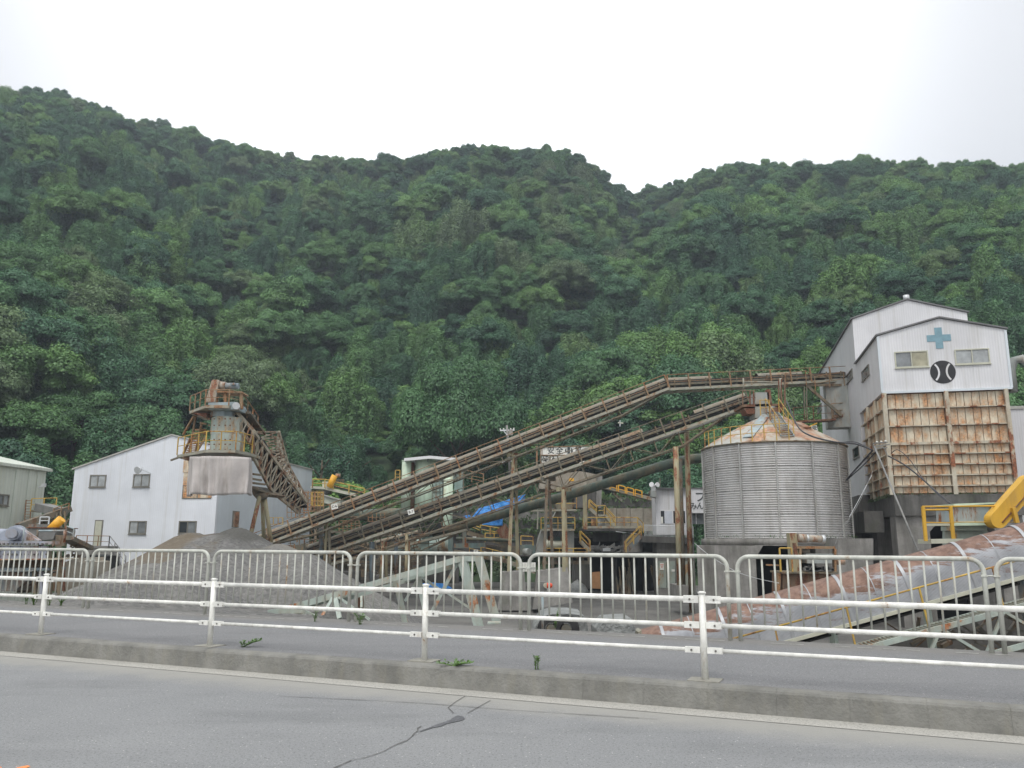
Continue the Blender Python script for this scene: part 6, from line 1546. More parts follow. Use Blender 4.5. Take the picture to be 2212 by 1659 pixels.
# truss gallery down to the conveyor
sgal = empty('stacker_gallery', S(1000, 900, 50), 'dark lattice truss gallery sloping down right from the stacker tower', 'conveyor')
NS = 11
def chord(pts, t):
    t *= len(pts) - 1; j = min(int(t), len(pts) - 2); f = t - j; return S(*[lerp(pts[j][i], pts[j + 1][i], f) for i in range(3)])
c1 = [(690, 395, 45.6), (838, 565, 46.5), (1060, 865, 50.5), (1288, 1165, 55)]; c2 = [(690, 545, 45.8), (818, 745, 46.6), (985, 1060, 50), (1215, 1250, 55)]
c3 = [(880, 400, 51), (1050, 565, 52.0), (1130, 850, 54.5), (1300, 1158, 57.5)]
names = {'near_top': c1, 'near_bottom': c2, 'far_top': c3}
def c4(t): return chord(c2, t) + (chord(c3, t) - chord(c1, t))
t0s = [.333 + (1 - .333) * i / NS for i in range(NS + 1)]
P1 = [chord(c1, t) for t in t0s]; P2 = [chord(c2, t) for t in t0s]; P3 = [chord(c3, t) for t in t0s]; P4 = [c4(t) for t in t0s]
for nm, pp_ in (('chord', P1), ('chord', P2), ('chord', P3), ('chord', P4)):
    mb = MB()
    for a, b in zip(pp_, pp_[1:]): mb.beam(a, b, .14, .18)
    mb.build(nm, M['lattice'], sgal)
for (A_, B_, nm) in ((P1, P2, 'side_lattice'), (P3, P4, 'side_lattice'), (P1, P3, 'top_lattice')):
    mb = MB()
    for i in range(NS):
        mb.beam(A_[i], B_[i + 1], .065); mb.beam(B_[i], A_[i + 1], .065)
        mb.beam(A_[i], B_[i], .09)
    mb.build(nm, M['lattice'], sgal)
mb = MB()
for i in range(0, NS): mb.add([P2[i], P2[i + 1], P4[i + 1], P4[i]], [(0, 1, 2, 3)])
for i in range(0, NS): mb.add([P2[i] + UP * .05, P2[i + 1] + UP * .05, P4[i + 1] + UP * .05, P4[i] + UP * .05], [(3, 2, 1, 0)])
mb.build('floor_plate', M['belt'], sgal)
mb = MB()
for i in range(NS):
    a, b = P1[i].lerp(P3[i], .5).lerp(P2[i], .45), P1[i + 1].lerp(P3[i + 1], .5).lerp(P2[i + 1], .45); mb.beam(a, b, .55, .12)
mb.build('belt', M['belt'], sgal)
mb = MB(); mb.prism([S(812, 1020, 48.5), S(985, 1095, 49.5), S(950, 1115, 49.5), S(830, 1095, 48.8)], Vector((.4, 1.8, 0))); mb.build('pivot_base', M['steel_dark'], sgal)
mb = MB(); mb.tube(S(905, 1090, 49.3), S(910, 1140, 49.3), .5, .25, n=16); mb.build('slewing_cone', M['steel_dark'], sgal)
for a, b in (((888, 1110, 49), (812, 1440, 48)), ((930, 1110, 49.4), (985, 1500, 49.4)), ((910, 1110, 50), (925, 1480, 51))): MB().tube(S(*a), S(*b), .125, n=12).build('leg', M['pole'], sgal)
for a, b in (((815, 905, 47.5), (815, 1030, 48.3)), ((815, 1030, 48.3), (985, 1095, 49.5)), ((820, 920, 47.5), (900, 930, 48)), ((815, 960, 47.5), (905, 975, 48)), ((815, 995, 47.5), (935, 1010, 48.5))): MB().beam(S(*a), S(*b), .11).build('brace', M['steel_old'], sgal)

# ================================================================ CLUTTER left of centre
def frame_stack(name, zf, x0, x1, y0, y1, Y, nx_, ny_, mat, label, r=.06, cat='scaffold', depth=1.6):
    mb = MB()
    for d in (0, depth):
        for i in range(nx_ + 1):
            x = lerp(x0, x1, i / nx_); mb.beam(Q(zf, x, y0, Y + d), Q(zf, x, y1, Y + d), r)
        for j in range(ny_ + 1):
            y = lerp(y0, y1, j / ny_); mb.beam(Q(zf, x0, y, Y + d), Q(zf, x1, y, Y + d), r * .8)
    return single(mb, name, M[mat], label, cat)
frame_stack('scaffold', zM, 270, 500, 345, 560, 79, 5, 5, 'post_rust', 'rusty orange pipe scaffold right of the gabled hall behind the upper conveyor', .10)
frame_stack('scaffold', zM, 372, 505, 345, 500, 77, 4, 3, 'yellow', 'orange-yellow railed cage nearest the hall wall', .12)
frame_stack('scaffold', zM, 690, 930, 680, 800, 78, 5, 4, 'post_rust', 'rusty pipe frame showing between the two conveyors above the dark columns', .07)
frame_stack('scaffold', zM, 1035, 1230, 590, 690, 79, 4, 2, 'post_rust', 'thin rusty frame standing against the grey-green flue', .07)
frame_stack('scaffold', zM, 820, 990, 1090, 1440, 75, 3, 5, 'steel_dark', 'dark pipe frame low between fence panels under the conveyor', .10)
frame_stack('scaffold', zM, 1100, 1560, 1080, 1330, 76, 7, 3, 'steel_old', 'grimy braced frame under the lower conveyor near the white truss', .10)
frame_stack('scaffold', zM, 220, 640, 900, 1220, 76, 7, 4, 'steel_dark', 'dense dark frame under the low end of the conveyors', .10)
frame_stack('scaffold', z2, 965, 1085, 1290, 1345, 56, 3, 1, 'yellow', 'yellow railed frame at the foot of the stacker gallery', .05)
frame_stack('scaffold', z2, 1120, 1300, 1065, 1290, 60, 5, 5, 'post_rust', 'rusty rail frame standing where the stacker gallery meets the upper conveyor', .05)
frame_stack('scaffold', z2, 1320, 1430, 1065, 1240, 64, 4, 4, 'post_rust', 'orange-rusty stair cage in front of the hall corner above the upper conveyor', .05)
jk = MB(); rj = random.Random(12)
for i in range(300):
    x, y = rj.uniform(60, 1640), rj.uniform(760, 1330); lo_ = 1180 - .30 * x
    if y < lo_ - 40: continue
    Y = rj.uniform(72, 79); L0_ = rj.uniform(20, 110); sl__ = rj.choice((0, 0, -.28, -.28, 1.6, 12))
    dx = L0_ / math.sqrt(1 + sl__ ** 2); jk.beam(Q(zM, x, y, Y), Q(zM, x + dx, y + dx * sl__, Y), rj.choice((.07, .1, .14)))
for i in range(46):
    x, y = rj.uniform(60, 1500), rj.uniform(960, 1330); s_ = rj.uniform(.3, 1.0); jk.box(Q(zM, x, y, rj.uniform(73, 79)), s_ * 1.6, .6, s_ * .6)
o = jk.build('machinery_tangle', M['steel_old']); tag(o, 'tangle of grimy steel members and pipes under the crossing conveyors', 'machinery', kind='stuff')
jr = MB()
for i in range(90):
    x, y = rj.uniform(60, 1500), rj.uniform(800, 1300); Y = rj.uniform(72, 78); jr.beam(Q(zM, x, y, Y), Q(zM, x + rj.uniform(-8, 8), y + rj.uniform(30, 110), Y), rj.choice((.06, .08, .1)))
o = jr.build('rusty_rods', M['post_rust']); tag(o, 'rusty rods and rails among the machinery under the conveyors', 'machinery', kind='stuff')
bk_ = empty('back_shed', Q(zM, 700, 1100, 82), 'dark unlit shed wall behind the conveyor columns', 'shed')
qd(zM, [(40, 1420), (2100, 1420), (2100, 1060), (1300, 1000), (700, 900), (60, 1020)], 82, 1).build('wall', M['conc_dark'], bk_)  # dark colour stands in for the unlit interior behind the columns
for k, (x0, x1, y0, mt, lb) in enumerate([(615, 680, 1325, 'conc', 'small grey concrete block at the toe of the gravel heap'), (700, 880, 1280, 'conc_dark', 'dark rounded concrete mass between fence panels at the left'), (1000, 1080, 1290, 'conc', 'pale concrete block under the middle dark column'), (1095, 1330, 1320, 'conc', 'broad pale concrete block behind the white truss')]):
    single(qd(zM, [(x0, 1560), (x1, 1560), (x1, y0), (x0, y0 + 8)], 66 + k * .7, 2.5), 'concrete_block', M[mt], lb, 'block')
hb_ = MB(); 
for x0, y0, x1, y1, r in ((450, 1190, 650, 1225, .3), (880, 1235, 1170, 1225, .25), (880, 1160, 985, 1165, .2), (580, 808, 740, 818, .22), (1210, 1200, 1640, 1180, .3)): hb_.beam(Q(zM, x0, y0, 71), Q(zM, x1, y1, 71), r * 1.5, r)
single(hb_, 'horizontal_beams', M['steel_old'], 'short horizontal steel beams tying the posts under the conveyors', 'beam', kind='stuff')
# yellow headed conveyor at the back left
yc = empty('yellow_conveyor', Q(zM, 500, 290, 86), 'small conveyor with yellow railings and orange head guard at the forest edge', 'conveyor'); YY = 86
MB().beam(Q(zM, 375, 290, YY), Q(zM, 545, 300, YY), 1.6, .25).build('head_deck', M['frame_cream'], yc); MB().beam(Q(zM, 545, 302, YY), Q(zM, 900, 380, YY), 1.4, .3).build('frame', M['frame_cream'], yc); MB().beam(Q(zM, 640, 275, YY + .6), Q(zM, 960, 350, YY + .6), .9, .3).build('belt', M['belt'], yc)
railing(MB(), [Q(zM, 375, 288, YY - .8), Q(zM, 520, 288, YY - .8), Q(zM, 620, 312, YY - .8), Q(zM, 990, 400, YY - .8)], .85, 1.6, .05, (.5,)).build('railing', M['yellow'], yc)
qd(zM, [(490, 290), (590, 295), (575, 215), (490, 218)], YY, 1).build('head_box', M['frame_cream'], yc)
yg = MB(); yg.tube(Q(zM, 572, 285, YY - .9), Q(zM, 640, 145, YY - .9), .32, n=16); yg.build('belt_guard', M['orange_bright'], yc); MB().tube(Q(zM, 650, 145, YY - .6), Q(zM, 705, 148, YY - .6), .2, n=12).build('motor', M['motor_rust'], yc)
MB().tube(Q(zM, 545, 372, YY + .5), Q(zM, 545, 300, YY + .5), .5, n=18).build('chute', M['greypaint'], yc); MB().beam(Q(zM, 500, 430, YY - .5), Q(zM, 730, 470, YY - .5), 2.5, .7).build('shed_body', M['wall_cream_side'], yc); MB().beam(Q(zM, 505, 375, YY - .5), Q(zM, 725, 440, YY - .5), 3.0, .12).build('shed_roof', M['roof_pale'], yc)
ad = MB()
for i in range(6): ad.beam(Q(zM, 640 + i * 20, 250, YY), Q(zM, 655 + i * 18, 190, YY), .07)
ad.beam(Q(zM, 640, 190, YY), Q(zM, 750, 200, YY), .08); ad.build('head_bracing', M['steel_old'], yc)
# yellow railed stairs and lower conveyors between duct and crusher (middle)
mr = empty('middle_conveyor', Q(zN, 1400, 900, 77), 'low conveyor with yellow railings under the green duct, partly rust-red', 'conveyor')
for a, b, h in (((1290, 830), (1580, 880), .75), ((1360, 960), (1630, 960), .8), ((1890, 1000), (2070, 1010), .8), ((1130, 760), (1290, 830), .5)):
    railing(MB(), [Q(zN, *a, 76), Q(zN, *b, 76)], h, 1.0, .045, (.5,)).build('railing', M['yellow'], mr)
MB().beam(Q(zN, 1100, 820, 77), Q(zN, 1700, 1000, 77), 1.2, .4).build('frame', M['steel_old'], mr); MB().beam(Q(zN, 1590, 740, 76), Q(zN, 1720, 920, 76), .6, 1.0).build('rusty_chute', M['rust_dark'], mr); MB().beam(Q(zN, 900, 1100, 75), Q(zN, 1700, 1240, 75), 1.2, .35).build('lower_frame', M['steel_old'], mr); MB().beam(Q(zN, 1340, 1120, 75), Q(zN, 2100, 1400, 75), 1.1, .35).build('lower_frame', M['steel_pale'], mr)
qd(zN, [(1350, 1120), (1870, 1180), (1870, 1020), (1380, 1000)], 78, .5).build('dark_trough', M['steel_dark'], mr); qd(zN, [(900, 1050), (1360, 1050), (1360, 1000), (900, 1000)], 76, .8).build('green_beam', M['teal'], mr)
railing(MB(), [Q(zN, 1130, 1110, 74.5), Q(zN, 1640, 1230, 74.5)], .7, 1.2, .04).build('railing', M['yellow'], mr)
ob = MB(); ob.prism([Q(zO, 1720 - 980, 60, 82), Q(zO, 810, 55, 82), Q(zO, 800, 5, 82), Q(zO, 740, 18, 82)], Vector((0, .5, 0))); single(ob, 'orange_cover', M['orange_bright'], 'small orange cover panel seen through the lower conveyor truss', 'panel')
for k, (x, y, wd, hh_) in enumerate(((1225, 1098, .40, .32), (1205, 888, .32, .12))):
    q = Q(zN, x, y, 73); e = empty('number_sign', q, ['small white sign lettered C low under the green duct', 'thin white sign plate on the level green pipe'][k], 'sign'); plate(e, q, wd, hh_, FC, M['sign_white'])
    if k == 0: put_text('lettering', 'C', .26, M['black'], q + FC * .022, FC, e)
# blue sheet heap on the yard
sheet([(400, 1560), (760, 1560), (880, 1640), (380, 1650)], 68, 'crumpled blue tarpaulin heap on the yard behind the white truss', 'tarp', .5)

# ================================================================ UTILITY POLE behind the conveyors
up_ = empty('utility_pole', Q(z3, 1475, 380, 88), 'thin utility pole with crossarm and insulators above the upper conveyor', 'pole')
MB().tube(Q(z3, 1490, 420, 88), Q(z3, 1463, 32, 88), .17, .12, n=10).build('shaft', M['conc'], up_); MB().beam(Q(z3, 1412, 70, 88), Q(z3, 1520, 66, 88), .14).build('crossarm', M['alu'], up_)
MB().beam(Q(z3, 1440, 72, 87.8), Q(z3, 1475, 115, 87.8), .08).build('brace', M['alu'], up_); MB().beam(Q(z3, 1405, 310, 88), Q(z3, 1520, 290, 88), .12).build('crossarm', M['alu'], up_)
for x, y in ((1415, 65), (1440, 63), (1492, 62), (1515, 61)): MB().tube(Q(z3, x, y, 88), Q(z3, x, y - 10, 88), .08, .05, n=8).build('insulator', M['sign_white'], up_)
MB().box(Q(z3, 1492, 85, 87.6), .45, .4, .6).build('switch_box', M['mach_grey'], up_)
p2 = empty('lamp_post', Q(z4, 1055, 15, 80), 'small yellow-white floodlight bracket against the forest above the lower conveyor', 'lamp')
MB().beam(Q(z4, 1055, -5, 80), Q(z4, 1055, 40, 80), .08).build('post', M['alu'], p2); MB().beam(Q(z4, 1040, 12, 80), Q(z4, 1080, 16, 80), .12).build('arm', M['frame_cream'], p2)

# ================================================================ CABLES AND GUYS at the right
def cable(pts, r, label, name='cable', mat='cable'):
    P_ = [Vector(p) for p in pts]; out = []
    for i in range(len(P_) - 1):
        p0, p1, p2_, p3 = P_[max(i - 1, 0)], P_[i], P_[i + 1], P_[min(i + 2, len(P_) - 1)]
        for k in range(6):
            t = k / 6; out.append(.5 * ((2 * p1) + (p2_ - p0) * t + (2 * p0 - 5 * p1 + 4 * p2_ - p3) * t * t + (3 * p1 - p0 - 3 * p2_ + p3) * t ** 3))
    out.append(P_[-1]); return single(MB().path(out, r, 6), name, M[mat], label, 'cable')
def K(x, y, Y): return Q(z6, x, y, Y)
cable([Q(z5, 1110, 330, 55), Q(z5, 1180, 490, 52), K(60, 915, 50), K(200, 952, 49), K(330, 965, 48.5), K(430, 1002, 48)], .05, 'thick black cable sagging from the silo top across to the pole bracket')
cable([K(250, 955, 49), K(330, 955, 48.6), K(425, 998, 48.1)], .03, 'thin black cable just above the thick cable at the pole bracket')
cable([K(520, 1035, 47.5), K(620, 1090, 46), K(720, 1170, 45), K(820, 1260, 43), K(900, 1325, 41)], .04, 'black cable drooping over the rusty bin towards the yellow platform')
cable([K(540, 1020, 47.5), K(580, 1000, 47), K(650, 1060, 46.5), K(720, 1160, 45.2), K(800, 1250, 43.2), K(885, 1318, 41.2)], .022, 'thin looping wire beside the drooping black cable')
cable([K(430, 1002, 48), K(360, 1080, 49), K(275, 1175, 51)], .05, 'black cable bundle running down left to the silo side'); cable([K(450, 1010, 48), K(380, 1085, 49), K(270, 1185, 51.2)], .035, 'second black cable under the bundle at the silo side')
cable([K(430, 1125, 47), K(350, 1310, 46), K(240, 1490, 45), K(208, 1560, 44.5)], .014, 'long thin guy wire slanting down left in front of the silo', 'guy_wire', 'greypaint')
cable([K(425, 1150, 47.1), K(345, 1300, 46.1), K(290, 1400, 45.5)], .012, 'short guy wire beside the long slanting one', 'guy_wire', 'alu')
single(MB().tube(K(440, 980, 47), K(700, 1600, 40), .05, n=10), 'guy_pole', M['greypaint'], 'slanting grey stay pole in front of the rusty bin', 'pole')
br_ = empty('cable_bracket', K(480, 985, 48), 'grey bracket with insulators at the head of the stay pole', 'bracket')
for (a, b, r) in (((435, 962), (520, 955), .08), ((440, 978), (530, 968), .08), ((450, 992), (515, 985), .08), ((495, 985), (515, 1030), .06), ((430, 962), (445, 1010), .06)): MB().beam(K(*a, 47.8), K(*b, 47.8), r * .7).build('arm', M['greypaint'], br_)
for x, y in ((455, 957), (480, 955), (505, 952)): MB().tube(K(x, y, 47.8), K(x, y - 8, 47.8), .07, .05, n=8).build('insulator', M['sign_white'], br_)
cable([Q(z5, 505, 1262, 52), Q(z5, 600, 1340, 50), Q(z5, 760, 1440, 46), Q(z5, 900, 1490, 42), Q(z5, 1060, 1525, 38)], .014, 'loose pale hose hanging from the plinth corner down to the right', 'hose', 'alu')

# ================================================================ RUSTED DRIVE MACHINE before the silo plinth
dv = empty('drive_machine', Q(z5, 1270, 1500, 44), 'rusty belt drive with grey motor and tilted yellow-brown leg in front of the plinth', 'machine'); YD = 44
def dvq(pts, Y, dp_, name, mat): return qd(z5, pts, Y, dp_).build(name, M[mat], dv)
dvq([(1128, 1195), (1178, 1197), (1198, 1450), (1150, 1450)], YD, .5, 'tilted_guard', 'pole'); dvq([(1150, 1260), (1172, 1260), (1185, 1340), (1160, 1340)], YD - .06, .05, 'inspection_plate', 'rust_dark')
MB().tube(Q(z5, 1185, 1228, YD), Q(z5, 1238, 1232, YD), .22, n=16).build('gearbox', M['motor_rust'], dv); MB().tube(Q(z5, 1248, 1232, YD), Q(z5, 1345, 1236, YD), .18, n=16).build('motor', M['motor_rust'], dv); MB().tube(Q(z5, 1340, 1236, YD), Q(z5, 1360, 1237, YD), .20, n=16).build('fan_cowl', M['alu'], dv); MB().tube(Q(z5, 1238, 1232, YD), Q(z5, 1252, 1232, YD), .2, n=16).build('coupling', M['alu'], dv)
dvq([(1180, 1300), (1430, 1300), (1430, 1284), (1180, 1284)], YD - .1, 1.6, 'top_beam', 'post_rust'); dvq([(1180, 1325), (1265, 1325), (1265, 1302), (1180, 1302)], YD + .5, .3, 'cross_plate', 'roof_rust')
dvq([(1245, 1395), (1405, 1395), (1420, 1332), (1235, 1332)], YD - .3, 1.2, 'tub', 'mach_grey')
for x in (1195, 1425): dvq([(x, 1460), (x + 14, 1460), (x + 14, 1300), (x, 1300)], YD - .1, .3, 'leg', 'post_rust')
dvq([(1080, 1462), (1450, 1462), (1450, 1450), (1080, 1450)], YD - .4, 2, 'deck', 'steel_old'); dvq([(1085, 1620), (1420, 1620), (1400, 1465), (1085, 1465)], YD, 1.8, 'lower_housing', 'rust_dark'); dvq([(1040, 1660), (1062, 1660), (1075, 1460), (1055, 1460)], YD, .3, 'side_post', 'post_rust')
railing(MB(), [Q(z5, 1072, 1450, YD - .4), Q(z5, 1150, 1450, YD - .4)], 1.2, .8, .04, (.6,)).build('railing', M['yellow'], dv); MB().tube(Q(z5, 1440, 1385, YD), Q(z5, 1490, 1385, YD), .16, n=14).build('shaft_end', M['roof_rust'], dv); MB().beam(Q(z5, 975, 1405, YD), Q(z5, 1060, 1408, YD), .08).build('rod', M['post_rust'], dv)
gm = MB()
for i in range(40): gm.box(Q(z5, random.uniform(1235, 1400), 1440 - random.uniform(0, 18), YD - .3), .25, .3, .15)
o = gm.build('stone_spill', M['gravel'], dv); o['kind'] = 'stuff'
wl_ = MB()
wl_.prism([Q(z5, 1440, 1640, 50), Q(z5, 1680, 1640, 50), Q(z5, 1680, 1232, 50), Q(z5, 1450, 1232, 50)], Vector((0, 2, 0))); single(wl_, 'pier_wall', M['conc'], 'stained concrete wall between the silo plinth and the tall building base', 'wall')

# ================================================================ SHEATHED CONVEYOR (right, just behind the fence)
sc_ = empty('sheathed_conveyor', Q(z7, 1500, 600, 23), 'rust-topped corrugated sheathed conveyor rising to the right behind the fence', 'conveyor'); YH = 23.0
tA, tB = Q(z7, 30, 705, 23.8), Q(z7, 2212, 98, 22.4); dd = (tB - tA).normalized(); Lc = (tB - tA).length
sdv = dd.cross(UP).normalized(); sdv = -sdv if sdv.y > 0 else sdv; nn_ = sdv.cross(dd); nn_ = -nn_ if nn_.z < 0 else nn_
Rc, Hs = .60, .62; sheet_l = .82; ppr = 8
def sheath_mesh(l, bigr=0.0, amp=.008, step=.008, ridge=True):
    na = 15; prof_ = [(-Rc - bigr, -Rc - Hs)]; prof_ += [(-(Rc + bigr) * math.cos(math.pi * i / (na - 1)), -Rc + (Rc + bigr) * math.sin(math.pi * i / (na - 1))) for i in range(na)] + [(Rc + bigr, -Rc - Hs)]
    k = max(2, int(l / step)); vs_ = []; upv = []
    for j in range(k + 1):
        x = l * j / k; off_ = amp * math.sin(2 * math.pi * x / .032) if ridge else 0
        for (s_, h_) in prof_:
            c = Vector((s_, h_ + Rc)); r_ = off_ / (c.length + 1e-6)
            vs_.append(dd * x + sdv * (s_ * (1 + r_)) + nn_ * ((h_ + Rc) * (1 + (r_ if h_ > -Rc else 0)) - Rc))
            upv.append(max(0, min(1, (h_ + Rc) / Rc + 0.0)))
    m_ = len(prof_); mb = MB().add(vs_, [(j * m_ + i, j * m_ + i + 1, (j + 1) * m_ + i + 1, (j + 1) * m_ + i) for j in range(k) for i in range(m_ - 1)], 0, True)
    me = mb.mesh('cover_sheet', M['cover_sheet'] if ridge else M['band']); a = me.attributes.new('up', 'FLOAT', 'POINT'); a.data.foreach_set('value', upv); return me
shm = sheath_mesh(sheet_l + .02); bnd = sheath_mesh(.09, .022, ridge=False, step=.045); thin = sheath_mesh(.025, .014, ridge=False, step=.012)
nsh = int((Lc + 9) / sheet_l)
for i in range(nsh):
    p = tA + dd * (i * sheet_l - 1.0); link('cover_sheet', shm, sc_, p + nn_ * random.uniform(-.006, .006) - sc_.location)
    link('sheet_band', bnd if i % 2 == 0 else thin, sc_, p + dd * .0 - sc_.location)
end = tA + dd * (nsh * sheet_l - 1); beg = tA - dd * 1.0
MB().beam(beg + sdv * (Rc + .04) - nn_ * (Rc + Rc + .04), end + sdv * (Rc + .04) - nn_ * (Rc + Rc + .04), .08, .09).build('edge_beam', M['frame_cream'], sc_)
MB().beam(beg - nn_ * (2 * Rc + .2), end - nn_ * (2 * Rc + .2), .9, .05).build('return_belt', M['belt'], sc_)
hrz = Rc * 1.05
hA, hB = beg + dd * 2.6 + sdv * (Rc + .62) - nn_ * (.72), end + sdv * (Rc + .62) - nn_ * (.72)
MB().tube(hA, hB, .024, n=8).build('handrail', M['yellow'], sc_)
wk0, wk1 = beg + dd * 2.0 + sdv * (Rc + .62) - nn_ * 1.80, end + sdv * (Rc + .62) - nn_ * 1.80
k = int((hB - hA).length / 1.75); pm_ = MB().beam((0, 0, 0), UP * -1.13 + dd * .18, .06, .04).mesh('railing_post', M['yellow'])
for i in range(k + 1): link('railing_post', pm_, sc_, hA.lerp(hB, i / k) - sc_.location)
MB().beam(wk0, wk1, .10, .13).build('walkway_channel', M['green_pale'], sc_); MB().beam(wk0 - sdv * .6, wk1 - sdv * .6, .10, .13).build('walkway_channel', M['green_pale'], sc_)
gb = MB().beam(-sdv * .58, Vector((0, 0, 0)), .05, .03).mesh('grating_bar', M['steel_pale']); k = int((wk1 - wk0).length / .1)
gj = MB()
for i in range(k): q = wk0.lerp(wk1, i / k) + nn_ * .05; gj.beam(q - sdv * .58, q, .03, .03)
o = gj.build('grating', M['steel_pale'], sc_); o['kind'] = 'stuff'
t0_, t1_ = wk0 - nn_ * .9, wk1 - nn_ * .9
MB().beam(t0_, t1_, .10, .13).build('bottom_chord', M['green_pale'], sc_)
k = int((wk1 - wk0).length / 1.5)
for i in range(k):
    a, b = wk0.lerp(wk1, i / k), t0_.lerp(t1_, (i + .5) / k); c_ = wk0.lerp(wk1, (i + 1) / k)
    MB().beam(a, b, .09, .07).build('diagonal', M['green_pale'], sc_); MB().beam(b, c_, .09, .07).build('diagonal', M['green_pale'], sc_)
for i in range(7):
    q = wk0.lerp(wk1, (i + .6) / 7) - sdv * .8; MB().beam(q + nn_ * .6, Vector((q.x + .2, q.y + .3, YARD)), .16).build('support_leg', M['green_pale'] if i % 3 else M['bluedull'], sc_)
tr_ = MB()
for i in range(190):
    q = wk0.lerp(wk1, random.random()) - sdv * random.uniform(.7, 2.3); q.z -= random.uniform(.3, 1.8); e = q + Vector((random.uniform(-.9, .9), random.uniform(-.3, .3), random.uniform(-.6, .6))); tr_.beam(q, e, random.choice((.04, .07, .1)))
o = tr_.build('scrap_steel', M['steel_dark']); tag(o, 'dark jumble of steel offcuts under the rust-topped sheathed conveyor', 'scrap', kind='stuff')
dk_ = MB(); c0_, c1_ = wk0 - sdv * 2.4, wk1 - sdv * 2.4
dk_.prism([Vector((c0_.x + 5, c0_.y + 1, YARD)), Vector((c1_.x + 2, c1_.y + 3, YARD)), Vector((c1_.x + 2, c1_.y + 3, c1_.z - .2)), Vector((c0_.x + 5, c0_.y + 1, c0_.z + .6))], Vector((0, .4, 0))); single(dk_, 'shade_wall', M['conc_dark'], 'dark low wall added as shade behind the sheathed conveyor truss', 'wall')  # dark wall added to deepen the shade under the conveyor

# ================================================================ YELLOW PLATFORM MACHINE (right edge)
ym = empty('yellow_machine', Q(zR, 900, 600, 28), 'green-panelled machine with thick yellow railing and big yellow belt guard at the right edge', 'machine'); YZ = 28
def yq(pts, Y, dp_, name, mat): return qd(zR, pts, Y, dp_).build(name, M[mat], ym)
yq([(735, 585), (1185, 585), (1190, 375), (735, 380)], YZ, 1.2, 'front_panel', 'blue_paint'); yq([(1185, 585), (1420, 585), (1420, 340), (1190, 345)], YZ + .05, 1.2, 'front_panel', 'greenpanel'); yq([(730, 376), (1420, 345), (1420, 325), (725, 350)], YZ - .1, 1.6, 'top_lip', 'tank')
yq([(760, 700), (1170, 700), (1170, 640), (760, 640)], YZ + .1, 1.0, 'lower_panel', 'greenpanel'); yq([(780, 900), (1170, 900), (1170, 705), (780, 705)], YZ + .3, 1.0, 'lower_panel', 'greenpanel'); yq([(735, 638), (1220, 632), (1220, 588), (735, 590)], YZ - .1, .3, 'ledge', 'tank')
for x0, x1 in ((330, 358), (690, 722)): MB().beam(Q(zR, x0 - 5, 385, YZ - .6), Q(zR, x1 + 5, 840, YZ - .6), .10, .08, up=Vector((0, 1, 0))).build('post', M['yellow_bright'], ym)
for a, b, r in (((315, 386), (700, 384), .03), ((700, 384), (1660, 372), .03), ((350, 430), (700, 425), .035), ((345, 595), (735, 600), .02), ((735, 590), (1540, 590), .015)): MB().tube(Q(zR, *a, YZ - .6), Q(zR, *b, YZ - .6), r, n=10).build('railing', M['yellow_bright'], ym)
MB().beam(Q(zR, 345, 845, YZ - .2), Q(zR, 760, 835, YZ - .2), .9, .14).build('deck', M['frame_cream'], ym); MB().beam(Q(zR, 365, 625, YZ), Q(zR, 690, 622, YZ), .08).build('toe_board', M['frame_cream'], ym)
# big yellow belt guard: long rounded slab
gA, gB = Q(zR, 1325, 560, YZ - .9), Q(zR, 1760, 70, YZ - .9); gd_ = (gB - gA).normalized(); gn = Vector((-gd_.z, 0, gd_.x)); gw = .27; pts_ = []
for i in range(13): a = math.pi / 2 + math.pi * i / 12; pts_.append(gA + gd_ * (gw * math.cos(a)) + gn * (gw * math.sin(a)))
for i in range(13): a = -math.pi / 2 + math.pi * i / 12; pts_.append(gB + gd_ * (gw * math.cos(a)) + gn * (gw * math.sin(a)))
MB().prism(pts_, Vector((0, .42, 0))).build('belt_guard', M['yellow_bright'], ym)
MB().beam(gA - gn * .12 + Vector((0, -.02, 0)), gB - gn * .12 + Vector((0, -.02, 0)), .05, .03).build('guard_seam', M['rust_dark'], ym); MB().beam(Q(zR, 1510, 400, YZ - 1), Q(zR, 1560, 600, YZ - 1), .12).build('guard_bracket', M['yellow_bright'], ym)

